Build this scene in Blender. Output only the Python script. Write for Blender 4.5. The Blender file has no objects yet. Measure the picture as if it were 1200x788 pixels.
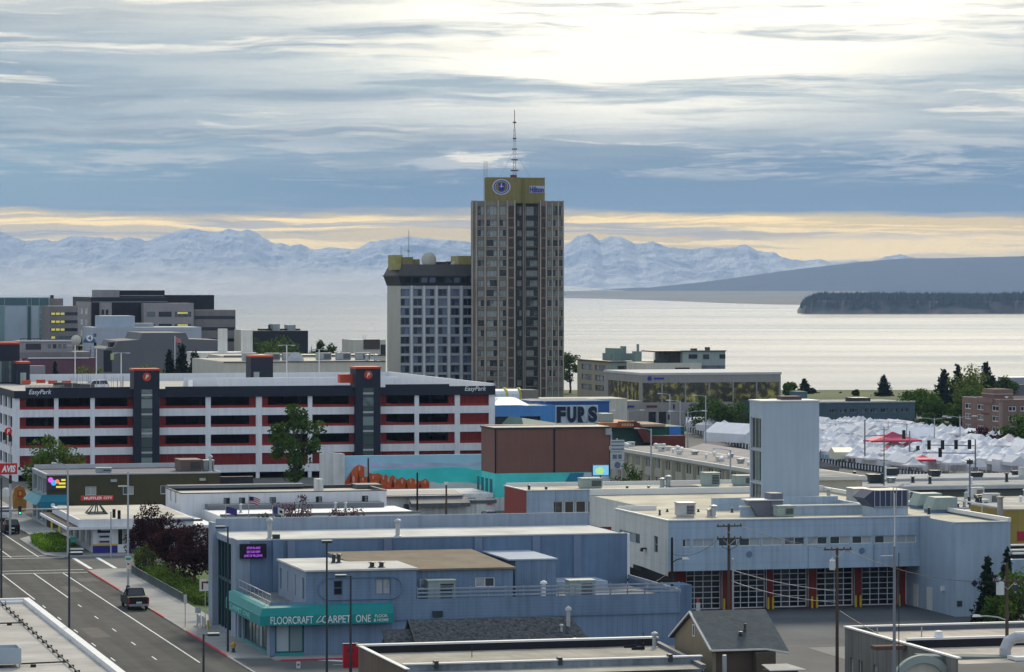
import bpy, math, random
import numpy as np
from mathutils import Vector, Matrix
D = bpy.data
SC = bpy.context.scene
COL = SC.collection
R = math.radians
# ---------------------------------------------------------------- camera
H = 31.0            # camera height above the streets, metres
K = 4000.0          # focal length in photo pixels (photo 1200 wide)
HY = 335.0          # photo row of the level line
TH = math.atan(0.26)   # the street grid is turned by this angle
cam = D.cameras.new("camera"); cam.lens = 120.0; cam.sensor_width = 36.0
cam.shift_y = -(394.0 - HY) / 1200.0
cam.clip_start = 1.0; cam.clip_end = 120000.0
camo = D.objects.new("camera", cam); COL.objects.link(camo)
camo.location = (0, 0, H); camo.rotation_euler = (R(90), 0, 0)
SC.camera = camo
SC.view_settings.view_transform = 'Standard'; SC.view_settings.look = 'None'
SC.view_settings.exposure = 0.0; SC.view_settings.gamma = 1.0
SC.view_settings.use_curve_mapping = False
SC.cycles.volume_bounces = 0
SC.cycles.max_bounces = 6
SUN_EL, SUN_AZ = R(32), R(8)      # azimuth clockwise from +Y
# ---------------------------------------------------------------- sky
wd = D.worlds.new("World"); SC.world = wd; wd.use_nodes = True
nt = wd.node_tree; nt.nodes.clear()
def nn(t, **kw):
    n = nt.nodes.new(t)
    for k, v in kw.items(): setattr(n, k, v)
    return n
def lk(a, b): nt.links.new(a, b)
def val(x, sock):
    if isinstance(x, (int, float)): sock.default_value = x
    elif isinstance(x, tuple): sock.default_value = x
    else: lk(x, sock)
def mth(op, a, b=0.0, c=0.0, clamp=False):
    n = nn('ShaderNodeMath', operation=op, use_clamp=clamp)
    val(a, n.inputs[0]); val(b, n.inputs[1]); val(c, n.inputs[2]); return n.outputs[0]
def smooth(x, a, b):
    n = nn('ShaderNodeMapRange', interpolation_type='SMOOTHSTEP'); lk(x, n.inputs[0])
    n.inputs[1].default_value = a; n.inputs[2].default_value = b
    n.inputs[3].default_value = 0; n.inputs[4].default_value = 1; return n.outputs[0]
def mixc(f, a, b):
    n = nn('ShaderNodeMix', data_type='RGBA'); val(f, n.inputs[0])
    for s, i in ((a, 6), (b, 7)):
        if isinstance(s, tuple): n.inputs[i].default_value = s + (1,)
        else: lk(s, n.inputs[i])
    return n.outputs[2]
def vec(x, y, z=0.0):
    n = nn('ShaderNodeCombineXYZ'); val(x, n.inputs[0]); val(y, n.inputs[1]); val(z, n.inputs[2]); return n.outputs[0]
def noise(v, detail=6, rough=.55, scale=1.0, dist=0.0):
    n = nn('ShaderNodeTexNoise', noise_dimensions='3D'); lk(v, n.inputs['Vector'])
    n.inputs['Scale'].default_value = scale; n.inputs['Detail'].default_value = detail
    n.inputs['Roughness'].default_value = rough; n.inputs['Distortion'].default_value = dist
    return n.outputs['Fac']
tc = nn('ShaderNodeTexCoord'); sep = nn('ShaderNodeSeparateXYZ'); lk(tc.outputs['Generated'], sep.inputs[0])
az = mth('ARCTAN2', sep.outputs[0], sep.outputs[1]); el = mth('ARCSINE', sep.outputs[2])
U = mth('MULTIPLY', az, 3.3333); V = mth('MULTIPLY', el, 11.94)
wn = noise(vec(mth('MULTIPLY', U, 3.0), mth('MULTIPLY', V, 8.0), 3.1), 5)
V2 = mth('ADD', V, mth('MULTIPLY', mth('SUBTRACT', wn, .5), .16))
ramp = nn('ShaderNodeValToRGB'); lk(mth('MULTIPLY', V2, .5), ramp.inputs[0])
cr = ramp.color_ramp
stops = [(0.0, (.62, .72, .80)), (.05, (1.15, .92, .50)), (.085, (1.32, .93, .28)), (.115, (1.15, .84, .32)), (.132, (.155, .305, .46)), (.20, (.105, .255, .42)),
         (.25, (.23, .37, .50)), (.30, (.36, .48, .56)), (.36, (.32, .45, .54)), (.44, (.42, .52, .58)), (.50, (.56, .60, .60)), (.62, (.78, .78, .72)), (1.0, (.80, .84, .88))]
while len(cr.elements) < len(stops): cr.elements.new(.5)
for e, (p, c) in zip(cr.elements, stops): e.position = p; e.color = c + (1,)
base = ramp.outputs[0]
wx = mth('ADD', U, mth('MULTIPLY', mth('SUBTRACT', noise(vec(mth('MULTIPLY', U, 5.0), mth('MULTIPLY', V, 14.0), 11.0), 4), .5), .22))
wy = mth('ADD', V, mth('MULTIPLY', mth('SUBTRACT', noise(vec(mth('MULTIPLY', U, 4.0), mth('MULTIPLY', V, 6.0), 21.0), 4), .5), .10))
def cl(fx, fy, z, detail=9, rough=.62, dist=0.0):
    return noise(vec(mth('MULTIPLY', wx, fx), mth('MULTIPLY', wy, fy), z), detail, rough, 1.0, dist)
# a paler, cooler left horizon and a golden right one
left = smooth(U, .0, -.5)
base = mixc(mth('MULTIPLY', left, mth('MULTIPLY', smooth(V2, .22, .28), smooth(V2, .62, .48))), base, (.235, .405, .52))
band = mth('MULTIPLY', smooth(V2, .26, .2), mth('MULTIPLY', left, .5))
base = mixc(band, base, (.74, .74, .70))
# low golden slits broken by small grey bars
g1 = cl(2.6, 24.0, 7.7)
slit = mth('MULTIPLY', smooth(g1, .47, .56), mth('MULTIPLY', smooth(V2, .26, .22), smooth(V2, .07, .12)))
base = mixc(mth('MULTIPLY', slit, .9), base, (2.0, 1.42, .50))
g2 = cl(2.2, 22.0, 17.2)
bar = mth('MULTIPLY', smooth(g2, .52, .60), mth('MULTIPLY', smooth(V2, .32, .24), smooth(V2, .14, .19)))
base = mixc(mth('MULTIPLY', bar, .7), base, (.36, .43, .50))
# soft darker banks
d1 = cl(2.1, 7.0, 1.3)
dm = mth('MULTIPLY', smooth(d1, .45, .60), mth('MULTIPLY', smooth(V2, .36, .52), smooth(V2, 1.8, 1.0)))
base = mixc(mth('MULTIPLY', dm, .72), base, (.245, .345, .44))
# pale veils
v1 = cl(1.9, 9.5, 31.0)
vm_ = mth('MULTIPLY', smooth(v1, .48, .64), smooth(V2, .36, .5))
base = mixc(mth('MULTIPLY', vm_, .55), base, (.60, .66, .68))
# thin bright streaks, more and wider with height
s1 = cl(2.6, 12.5, 5.0, 9, .62)
sm = mth('MULTIPLY', smooth(s1, .52, .65), smooth(V2, .40, .66))
base = mixc(mth('MULTIPLY', sm, .85), base, (1.12, 1.06, .90))
# a row of small cumulus tops
c1 = cl(6.0, 17.0, 2.0, 10, .66)
cm = mth('MULTIPLY', smooth(c1, .47, .60), mth('MULTIPLY', smooth(V2, .34, .39), smooth(V2, .56, .46)))
base = mixc(mth('MULTIPLY', cm, .75), base, (.62, .67, .69))
c2 = mth('MULTIPLY', smooth(cl(6.0, 17.0, 2.6, 10, .66), .54, .62), mth('MULTIPLY', cm, mth('MULTIPLY', smooth(U, -.25, -.02), smooth(U, .25, .05))))
base = mixc(c2, base, (1.05, 1.0, .85))
# the sun behind the cloud: a broad bright window
def gauss(u0, su, v0, sv):
    a = mth('POWER', mth('DIVIDE', mth('SUBTRACT', U, u0), su), 2.0); b = mth('POWER', mth('DIVIDE', mth('SUBTRACT', V2, v0), sv), 2.0)
    return mth('EXPONENT', mth('MULTIPLY', mth('ADD', a, b), -1.0))
sb = cl(2.2, 9.5, 9.0, 9, .64)
gl = mth('ADD', mth('MULTIPLY', gauss(.13, .26, .80, .22), 1.35), mth('MULTIPLY', gauss(.36, .45, 1.04, .17), 1.35))
gl = mth('ADD', gl, mth('MULTIPLY', gauss(.15, .8, 1.5, .5), .6))
gl = mth('MULTIPLY', gl, mth('ADD', mth('MULTIPLY', smooth(sb, .36, .58), .9), .10))
base = mixc(mth('MINIMUM', gl, 1.0), base, (1.40, 1.33, 1.12))
# the rest of the dome, overcast
hi = smooth(V, 1.6, 4.0)
dn = noise(vec(mth('MULTIPLY', U, .8), mth('MULTIPLY', V, .8), 0.5), 5)
dome = mixc(smooth(dn, .35, .65), (.50, .63, .80), (.70, .80, .92))
front = mth('MULTIPLY', smooth(mth('ABSOLUTE', az), 1.3, .1), smooth(V, 9.0, 2.0))
dome = mixc(mth('MULTIPLY', front, .85), dome, (1.06, .97, .71))
base = mixc(hi, base, dome)
back = smooth(mth('ABSOLUTE', az), .9, 1.7)
base = mixc(mth('MULTIPLY', back, smooth(V, 4.0, 0.0)), base, (.66, .80, 1.02))
sky = nn('ShaderNodeTexSky', sky_type='NISHITA'); sky.sun_disc = False
sky.sun_elevation = SUN_EL; sky.sun_rotation = SUN_AZ
bg1 = nn('ShaderNodeBackground'); lk(sky.outputs[0], bg1.inputs[0]); bg1.inputs[1].default_value = .06
bg2 = nn('ShaderNodeBackground'); lk(base, bg2.inputs[0]); bg2.inputs[1].default_value = 1.0
ms = nn('ShaderNodeMixShader'); ms.inputs[0].default_value = .93
lk(bg1.outputs[0], ms.inputs[1]); lk(bg2.outputs[0], ms.inputs[2])
wo = nn('ShaderNodeOutputWorld'); lk(ms.outputs[0], wo.inputs[0])
# ---------------------------------------------------------------- sun behind thin cloud
sl = D.lights.new("sun", 'SUN'); sl.energy = 2.9; sl.angle = R(14); sl.color = (1.0, .87, .66)
so = D.objects.new("sun", sl); COL.objects.link(so)
sd = Vector((math.sin(SUN_AZ) * math.cos(SUN_EL), math.cos(SUN_AZ) * math.cos(SUN_EL), math.sin(SUN_EL)))
so.rotation_euler = sd.to_track_quat('Z', 'Y').to_euler(); so.location = sd * 200
# ================================================================ materials
MATS = {}
def M(name, rgb, rough=.75, var=.14, scale=.35, streak=0.0, metal=0.0, bump=0.0, spec=.22, lines=None, island=0.0, emit=None, rnd=0.0, trans=0.0):
    """procedural surface: base colour with noise mottling, vertical run-off streaks, optional board lines and bump"""
    if name in MATS: return MATS[name]
    m = D.materials.new(name); m.use_nodes = True; t = m.node_tree; N = t.nodes; L = t.links
    b = N['Principled BSDF']; b.inputs['Roughness'].default_value = rough; b.inputs['Metallic'].default_value = metal
    b.inputs['Specular IOR Level'].default_value = spec
    MATS[name] = m
    c = N.new('ShaderNodeTexCoord')
    n1 = N.new('ShaderNodeTexNoise'); n1.inputs['Scale'].default_value = scale; n1.inputs['Detail'].default_value = 6; n1.inputs['Roughness'].default_value = .6
    L.new(c.outputs['Object'], n1.inputs['Vector'])
    r1 = N.new('ShaderNodeMapRange'); r1.inputs[1].default_value = .3; r1.inputs[2].default_value = .7
    r1.inputs[3].default_value = 1 - var; r1.inputs[4].default_value = 1 + var; L.new(n1.outputs['Fac'], r1.inputs[0])
    cur = r1.outputs[0]
    def mul(a, bb):
        n = N.new('ShaderNodeMath'); n.operation = 'MULTIPLY'; L.new(a, n.inputs[0]); L.new(bb, n.inputs[1]); return n.outputs[0]
    if streak:
        mp = N.new('ShaderNodeMapping'); mp.inputs['Scale'].default_value = (2.2, 2.2, .12); L.new(c.outputs['Object'], mp.inputs[0])
        n2 = N.new('ShaderNodeTexNoise'); n2.inputs['Scale'].default_value = 1.0; n2.inputs['Detail'].default_value = 5; L.new(mp.outputs[0], n2.inputs['Vector'])
        r2 = N.new('ShaderNodeMapRange'); r2.inputs[1].default_value = .42; r2.inputs[2].default_value = .72
        r2.inputs[3].default_value = 1; r2.inputs[4].default_value = 1 - streak; L.new(n2.outputs['Fac'], r2.inputs[0]); cur = mul(cur, r2.outputs[0])
    hline = None
    if lines:
        ax, per, amt = lines       # axis, period in metres, darkness of the joint
        sp = N.new('ShaderNodeSeparateXYZ'); L.new(c.outputs['Object'], sp.inputs[0])
        if ax == 'h':
            ad = N.new('ShaderNodeMath'); ad.operation = 'ADD'; L.new(sp.outputs[0], ad.inputs[0]); L.new(sp.outputs[1], ad.inputs[1]); so_ = ad.outputs[0]
        else: so_ = sp.outputs['XYZ'.index(ax.upper())]
        md = N.new('ShaderNodeMath'); md.operation = 'DIVIDE'; L.new(so_, md.inputs[0]); md.inputs[1].default_value = per
        fr = N.new('ShaderNodeMath'); fr.operation = 'FRACT'; L.new(md.outputs[0], fr.inputs[0])
        rr = N.new('ShaderNodeMapRange'); rr.inputs[1].default_value = 0; rr.inputs[2].default_value = .16
        rr.inputs[3].default_value = 1 - amt; rr.inputs[4].default_value = 1; L.new(fr.outputs[0], rr.inputs[0]); hline = rr.outputs[0]; cur = mul(cur, hline)
    if island:
        gi = N.new('ShaderNodeNewGeometry'); r3 = N.new('ShaderNodeMapRange'); r3.inputs[3].default_value = 1 - island; r3.inputs[4].default_value = 1 + island
        L.new(gi.outputs['Random Per Island'], r3.inputs[0]); cur = mul(cur, r3.outputs[0])
    if rnd:
        oi = N.new('ShaderNodeObjectInfo'); r4 = N.new('ShaderNodeMapRange'); r4.inputs[3].default_value = 1 - rnd; r4.inputs[4].default_value = 1 + rnd
        L.new(oi.outputs['Random'], r4.inputs[0]); cur = mul(cur, r4.outputs[0])
    vm = N.new('ShaderNodeVectorMath'); vm.operation = 'SCALE'; vm.inputs[0].default_value = rgb; L.new(cur, vm.inputs['Scale'])
    L.new(vm.outputs[0], b.inputs['Base Color'])
    if bump:
        n3 = N.new('ShaderNodeTexNoise'); n3.inputs['Scale'].default_value = 3.0; n3.inputs['Detail'].default_value = 6; L.new(c.outputs['Object'], n3.inputs['Vector'])
        bp = N.new('ShaderNodeBump'); bp.inputs['Strength'].default_value = bump; bp.inputs['Distance'].default_value = .1
        L.new(n3.outputs['Fac'], bp.inputs['Height']); L.new(bp.outputs[0], b.inputs['Normal'])
    if emit:
        b.inputs['Emission Color'].default_value = tuple(emit[:3]) + (1,); b.inputs['Emission Strength'].default_value = emit[3]
    if trans:
        tr = N.new('ShaderNodeBsdfTranslucent'); L.new(vm.outputs[0], tr.inputs[0]); mx = N.new('ShaderNodeMixShader'); mx.inputs[0].default_value = trans
        L.new(b.outputs[0], mx.inputs[1]); L.new(tr.outputs[0], mx.inputs[2]); L.new(mx.outputs[0], N['Material Output'].inputs[0])
    return m
def glass(name, dark, pale, share=.35, rough=.12, spec=.38, scale=1.2):
    """window glass: dark interior, a drawn blind or a painted glint, chosen pane by pane"""
    if name in MATS: return MATS[name]
    m = D.materials.new(name); m.use_nodes = True; t = m.node_tree; N = t.nodes; L = t.links; MATS[name] = m
    b = N['Principled BSDF']; b.inputs['Roughness'].default_value = rough; b.inputs['Specular IOR Level'].default_value = spec
    oi = N.new('ShaderNodeObjectInfo'); gi = N.new('ShaderNodeNewGeometry')
    ad = N.new('ShaderNodeMath'); ad.operation = 'ADD'; L.new(oi.outputs['Random'], ad.inputs[0]); L.new(gi.outputs['Random Per Island'], ad.inputs[1])
    fr = N.new('ShaderNodeMath'); fr.operation = 'FRACT'; L.new(ad.outputs[0], fr.inputs[0])
    c = N.new('ShaderNodeTexCoord'); n1 = N.new('ShaderNodeTexNoise'); n1.inputs['Scale'].default_value = scale; n1.inputs['Detail'].default_value = 4
    L.new(c.outputs['Object'], n1.inputs['Vector'])
    a2 = N.new('ShaderNodeMath'); a2.operation = 'MULTIPLY_ADD'; L.new(n1.outputs['Fac'], a2.inputs[0]); a2.inputs[1].default_value = .3; L.new(fr.outputs[0], a2.inputs[2])
    rp = N.new('ShaderNodeMapRange'); rp.inputs[1].default_value = 1.1 - share; rp.inputs[2].default_value = 1.25 - share; L.new(a2.outputs[0], rp.inputs[0])
    mx = N.new('ShaderNodeMix'); mx.data_type = 'RGBA'; mx.inputs[6].default_value = dark + (1,); mx.inputs[7].default_value = pale + (1,)
    L.new(rp.outputs[0], mx.inputs[0]); L.new(mx.outputs[2], b.inputs['Base Color'])
    return m
# shared paints and stuffs
white = M('white_paint', (.70, .70, .70), .55, .06, .5, .10)
offwhite = M('off_white_render', (.66, .65, .60), .8, .08, .3, .14)
cream = M('cream_render', (.56, .53, .44), .8, .08, .3, .12)
concrete = M('concrete', (.36, .35, .33), .85, .16, .4, .18, bump=.15)
sidewalk_m = M('sidewalk_concrete', (.27, .27, .26), .85, .15, .35)
asphalt = M('asphalt', (.085, .087, .087), .9, .22, .12, bump=.2)
asphalt_lot = M('worn_asphalt', (.095, .097, .097), .9, .28, .09, bump=.2)
roadpaint = M('road_paint', (.68, .68, .65), .7, .18, 1.2)
redkerb = M('red_kerb_paint', (.48, .05, .06), .7, .2, 1.0)
steel = M('galvanised_steel', (.42, .43, .44), .5, .1, 1.0, .1, .3)
dark_steel = M('dark_painted_steel', (.035, .045, .05), .5, .1, 1.0)
black = M('black_rubber', (.02, .02, .022), .7, .1)
grey_metal = M('grey_sheet_metal', (.34, .37, .37), .5, .12, .6, .15, .2)
green_metal = M('pale_green_sheet_metal', (.30, .36, .33), .6, .12, .6, .15)
membrane = M('roof_membrane', (.52, .48, .40), .9, .30, .16, bump=.15, lines=('y', 2.6, .10))
gravel_roof = M('tan_gravel_roof', (.40, .355, .28), .95, .3, .25, bump=.25)
wood_pole = M('weathered_pole_wood', (.085, .06, .045), .9, .2, 1.0, .3)
bronze = M('dark_bronze_frame', (.05, .045, .04), .4)
pane_dark = glass('dark_window_glass', (.012, .016, .02), (.30, .32, .32), .30)
pane_grey = glass('grey_window_glass', (.05, .065, .075), (.34, .37, .38), .45)
# ================================================================ geometry helpers
class MB:
    def __init__(s): s.v = []; s.f = []; s.m = []
    def poly(s, pts, m=0):
        i = len(s.v); s.v += [tuple(p) for p in pts]; s.f.append(tuple(range(i, i + len(pts)))); s.m.append(m)
    def box(s, x0, x1, y0, y1, z0, z1, m=0):
        i = len(s.v)
        s.v += [(x0, y0, z0), (x1, y0, z0), (x1, y1, z0), (x0, y1, z0), (x0, y0, z1), (x1, y0, z1), (x1, y1, z1), (x0, y1, z1)]
        for f in ((0, 1, 5, 4), (1, 2, 6, 5), (2, 3, 7, 6), (3, 0, 4, 7), (4, 5, 6, 7), (3, 2, 1, 0)):
            s.f.append(tuple(i + k for k in f)); s.m.append(m)
        return s
    def ext(s, A, B, m=0):
        """closed prism between two matching rings"""
        n = len(A); i = len(s.v); s.v += [tuple(p) for p in A] + [tuple(p) for p in B]
        for k in range(n):
            j = (k + 1) % n; s.f.append((i + k, i + j, i + n + j, i + n + k)); s.m.append(m)
        s.f.append(tuple(i + k for k in range(n))[::-1]); s.m.append(m)
        s.f.append(tuple(i + n + k for k in range(n))); s.m.append(m)
        return s
    def prism(s, p, z0, z1, m=0): return s.ext([(x, y, z0) for x, y in p], [(x, y, z1) for x, y in p], m)
    def prismy(s, p, y0, y1, m=0): return s.ext([(x, y0, z) for x, z in p], [(x, y1, z) for x, z in p], m)
    def prismx(s, p, x0, x1, m=0): return s.ext([(x0, y, z) for y, z in p], [(x1, y, z) for y, z in p], m)
    def tube(s, pts, r, n=6, m=0, r1=None):
        pts = [Vector(p) for p in pts]; rings = []
        for k, p in enumerate(pts):
            d = (pts[min(k + 1, len(pts) - 1)] - pts[max(k - 1, 0)]).normalized()
            a = d.orthogonal().normalized(); b = d.cross(a)
            rr = r if r1 is None else r + (r1 - r) * k / max(1, len(pts) - 1)
            i = len(s.v); s.v += [tuple(p + a * (rr * math.cos(2 * math.pi * q / n)) + b * (rr * math.sin(2 * math.pi * q / n))) for q in range(n)]
            rings.append(i)
            if k:
                # match ring phase to the previous ring
                o = min(range(n), key=lambda t: (Vector(s.v[i + t]) - Vector(s.v[rings[k - 1]]) - (p - pts[k - 1])).length)
                q = s.v[i:i + n]; s.v[i:i + n] = q[o:] + q[:o]
                q = s.v[i:i + n]
                if (Vector(q[1]) - p - Vector(s.v[rings[k - 1] + 1]) + pts[k - 1]).length > (Vector(q[-1]) - p - Vector(s.v[rings[k - 1] + 1]) + pts[k - 1]).length:
                    s.v[i:i + n] = [q[0]] + q[:0:-1]
        for a, b in zip(rings, rings[1:]):
            for q in range(n):
                w = (q + 1) % n; s.f.append((a + q, a + w, b + w, b + q)); s.m.append(m)
        s.f.append(tuple(range(rings[0], rings[0] + n))[::-1]); s.m.append(m)
        s.f.append(tuple(range(rings[-1], rings[-1] + n))); s.m.append(m)
        return s
    def lathe(s, prof, c=(0, 0, 0), n=12, m=0, axis='z'):
        i = len(s.v)
        for r, z in prof:
            for q in range(n):
                a = 2 * math.pi * q / n; x, y = r * math.cos(a), r * math.sin(a)
                p = (x, y, z) if axis == 'z' else (x, -z, y) if axis == 'y' else (z, x, y)
                s.v.append((c[0] + p[0], c[1] + p[1], c[2] + p[2]))
        for k in range(len(prof) - 1):
            for q in range(n):
                w = (q + 1) % n; s.f.append((i + k * n + q, i + k * n + w, i + (k + 1) * n + w, i + (k + 1) * n + q)); s.m.append(m)
        s.f.append(tuple(i + q for q in range(n))[::-1]); s.m.append(m)
        s.f.append(tuple(i + (len(prof) - 1) * n + q for q in range(n))); s.m.append(m)
        return s
    def wall(s, p0, p1, z0, z1, holes=(), depth=.2, m=0, mr=None):
        """a wall from p0 to p1 (outside on the right hand) with recessed openings (s0, s1, za, zb)"""
        mr = m if mr is None else mr
        L = math.hypot(p1[0] - p0[0], p1[1] - p0[1]); dx, dy = (p1[0] - p0[0]) / L, (p1[1] - p0[1]) / L
        P = lambda t, z, d=0: (p0[0] + dx * t - dy * d, p0[1] + dy * t + dx * d, z)
        hs = [(max(a, 0), min(b, L), max(c, z0), min(e, z1)) for a, b, c, e in holes]
        hs = [h for h in hs if h[1] - h[0] > 1e-3 and h[3] - h[2] > 1e-3]
        xs = sorted({0.0, L} | {round(v, 4) for h in hs for v in h[:2]}); zs = sorted({z0, z1} | {round(v, 4) for h in hs for v in h[2:]})
        for a, b in zip(xs, xs[1:]):
            if b - a < 1e-4: continue
            run = None
            for c, e in list(zip(zs, zs[1:])) + [(None, None)]:
                solid = c is not None and not any(h[0] - 1e-3 <= (a + b) / 2 <= h[1] + 1e-3 and h[2] - 1e-3 <= (c + e) / 2 <= h[3] + 1e-3 for h in hs)
                if solid: run = (run[0], e) if run else (c, e)
                elif run: s.poly([P(a, run[0]), P(b, run[0]), P(b, run[1]), P(a, run[1])], m); run = None
        for a, b, c, e in hs:
            s.poly([P(a, c), P(b, c), P(b, c, depth), P(a, c, depth)], mr); s.poly([P(a, e, depth), P(b, e, depth), P(b, e), P(a, e)], mr)
            s.poly([P(a, c), P(a, c, depth), P(a, e, depth), P(a, e)], mr); s.poly([P(b, c, depth), P(b, c), P(b, e), P(b, e, depth)], mr)
    def mesh(s, name, mats):
        me = D.meshes.new(name); me.from_pydata(s.v, [], s.f)
        for mm in (mats if isinstance(mats, (list, tuple)) else [mats]): me.materials.append(mm)
        if any(s.m): me.polygons.foreach_set('material_index', s.m)
        me.update(); return me
    def build(s, name, mats, parent=None, loc=None, rotz=None, label=None):
        o = D.objects.new(name, s.mesh(name, mats)); COL.objects.link(o); o.parent = parent
        if loc is not None: o.location = loc
        if rotz is not None: o.rotation_euler = (0, 0, rotz)
        if label: o['label'] = label
        return o
def put(name, me, parent, loc=(0, 0, 0), rotz=0.0):
    o = D.objects.new(name, me); COL.objects.link(o); o.parent = parent; o.location = loc; o.rotation_euler = (0, 0, rotz); return o
def tag(o, label, cat, group=None, kind=None):
    if label: o['label'] = label
    if cat: o['category'] = cat
    if group: o['group'] = group
    if kind: o['kind'] = kind
    return o
def thing(name, label, cat, loc=(0, 0, 0), rotz=0.0, group=None):
    o = D.objects.new(name, None); COL.objects.link(o); o.location = loc; o.rotation_euler = (0, 0, rotz); o.empty_display_size = .5
    return tag(o, label, cat, group)
def struct(o, label, cat): return tag(o, label, cat, None, 'structure')
class F:
    """street-grid frame whose origin stands under photo column px at distance Y"""
    def __init__(s, px, Y, th=TH):
        s.X = (px - 600) / K * Y; s.Y = Y; s.th = th; s.c = math.cos(th); s.s = math.sin(th); s.loc = (s.X, s.Y, 0)
    def x(s, px, y=0):
        p = (px - 600) / K; return (p * (s.Y + y * s.c) - s.X + y * s.s) / (s.c - p * s.s)
    def y(s, px, x=0):
        p = (px - 600) / K; return (s.X + x * s.c - p * (s.Y + x * s.s)) / (p * s.c + s.s)
    def z(s, py, x=0, y=0): return H - (py - HY) * (s.Y + x * s.s + y * s.c) / K
    def yz(s, py, z, x=0): return (K * (H - z) / (py - HY) - s.Y - x * s.s) / s.c
    def w(s, x, y, z=0): return (s.X + x * s.c - y * s.s, s.Y + x * s.s + y * s.c, z)
def YG(py): return K * H / (py - HY)          # distance of a ground point seen at photo row py
def at(px, Y, z=0.0): return ((px - 600) / K * Y, Y, z)
def grid(a, b, z=0.0): return (a * math.cos(TH) - b * math.sin(TH), a * math.sin(TH) + b * math.cos(TH), z)
def inset(poly, t):
    n = len(poly); out = []
    for i in range(n):
        p0, p1, p2 = Vector(poly[i - 1]), Vector(poly[i]), Vector(poly[(i + 1) % n])
        d1, d2 = (p1 - p0).normalized(), (p2 - p1).normalized(); n1, n2 = Vector((-d1.y, d1.x)), Vector((-d2.y, d2.x))
        k = (n1 + n2); k = k / max(.2, k.dot(n1)); out.append(tuple(p1 + k * t))
    return out
WC = {}
def window(parent, loc, ang, w, h, nx=1, nz=1, frame=None, pane=None, fw=.07, split=True, name='window', fd=.06):
    """window with its frame; the pane is a sub-part (or the same mesh for far windows)"""
    frame = frame or white; pane = pane or pane_dark
    key = (round(w, 2), round(h, 2), nx, nz, frame.name, pane.name, fw, split)
    if key not in WC:
        f = MB(); p = f if not split else MB()
        f.box(0, w, 0, fd, 0, fw); f.box(0, w, 0, fd, h - fw, h); f.box(0, fw, 0, fd, fw, h - fw); f.box(w - fw, w, 0, fd, fw, h - fw)
        for k in range(1, nx): x = w * k / nx; f.box(x - fw * .4, x + fw * .4, .003, fd, fw, h - fw)
        for k in range(1, nz): z = h * k / nz; f.box(fw, w - fw, .006, fd, z - fw * .35, z + fw * .35)
        for k in range(nx):
            a, b = w * k / nx + fw * .3, w * (k + 1) / nx - fw * .3
            p.poly([(a, fd * .8, fw * .5), (b, fd * .8, fw * .5), (b, fd * .8, h - fw * .5), (a, fd * .8, h - fw * .5)], 0 if split else 1)
        WC[key] = (f.mesh(name, [frame] if split else [frame, pane]), p.mesh('pane', pane) if split else None)
    a, b = WC[key]; o = put(name, a, parent, loc, ang)
    if b: put('pane', b, o)
    return o
def lettering(parent, txt, w, h, mat, loc, ang=0.0, shear=0.0, ext=.04, bold=.02, name='lettering'):
    cu = D.curves.new('lettering', 'FONT'); cu.body = txt; cu.shear = shear; cu.extrude = .5; cu.offset = bold; cu.space_line = 1.0
    cu.align_x = 'CENTER' if '\n' in txt else 'LEFT'
    o = D.objects.new('tmp', cu); COL.objects.link(o); dg = bpy.context.evaluated_depsgraph_get()
    me = D.meshes.new_from_object(o.evaluated_get(dg)); D.objects.remove(o); D.curves.remove(cu)
    n = len(me.vertices); a = np.empty(n * 3, 'f'); me.vertices.foreach_get('co', a); a = a.reshape(-1, 3)
    mn, mx = a.min(0), a.max(0); q = (a - mn) / np.maximum(mx - mn, 1e-6)
    out = np.stack([q[:, 0] * w, -q[:, 2] * ext, q[:, 1] * h], 1)
    me.vertices.foreach_set('co', out.ravel().astype('f')); me.materials.clear(); me.materials.append(mat); me.update()
    return put(name, me, parent, loc, ang)
def building(name, label, cat, Fr, foot, h, mw, mr, par=.5, wins=None, cap=None, depth=.18, group=None, z0=0.0, t=.25, th=None, wall_name='wall', top=None):
    """foot: CCW plan, first edge the front.  wins: {edge: [dict(s, z, w, h, nx, nz, frame, pane, fw, split)]}"""
    th = thing(name, label, cat, Fr.loc, Fr.th, group) if th is None else th
    mb = MB(); n = len(foot)
    for i in range(n):
        p0, p1 = foot[i], foot[(i + 1) % n]; ws = (wins or {}).get(i, [])
        mb.wall(p0, p1, z0, h + par, [(q['s'], q['s'] + q['w'], q['z'], q['z'] + q['h']) for q in ws], depth)
        L = math.hypot(p1[0] - p0[0], p1[1] - p0[1]); dx, dy = (p1[0] - p0[0]) / L, (p1[1] - p0[1]) / L
        for q in ws:
            if q.get('skip'): continue
            d = depth - .05
            window(th, (p0[0] + dx * q['s'] - dy * d, p0[1] + dy * q['s'] + dx * d, q['z']), math.atan2(dy, dx), q['w'], q['h'], q.get('nx', 1), q.get('nz', 1),
                   q.get('frame'), q.get('pane'), q.get('fw', .07), q.get('split', True))
    mb.build(wall_name, mw, th)
    ins = inset(foot, t) if par > 0 else foot
    rf = MB(); rf.poly([(x, y, h) for x, y in ins]); rf.build('roof', mr, th)
    if par > 0:
        pp = MB(); out = inset(foot, -.04)
        for i in range(n):
            j = (i + 1) % n; a, b, c, d = out[i], out[j], ins[j], ins[i]
            pp.ext([a + (h + par,), b + (h + par,), c + (h + par,), d + (h + par,)], [p + (h + par + .1,) for p in (a, b, c, d)])
            pp.poly([c + (h,), d + (h,), d + (h + par,), c + (h + par,)])
        pp.build('parapet', cap or mw, th)
    return th
def row(x0, x1, n, z, w, h, **k):
    """n openings of width w spread evenly from x0 to x1"""
    st = (x1 - x0 - w) / max(1, n - 1); return [dict(s=x0 + i * st, z=z, w=w, h=h, **k) for i in range(n)]
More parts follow.
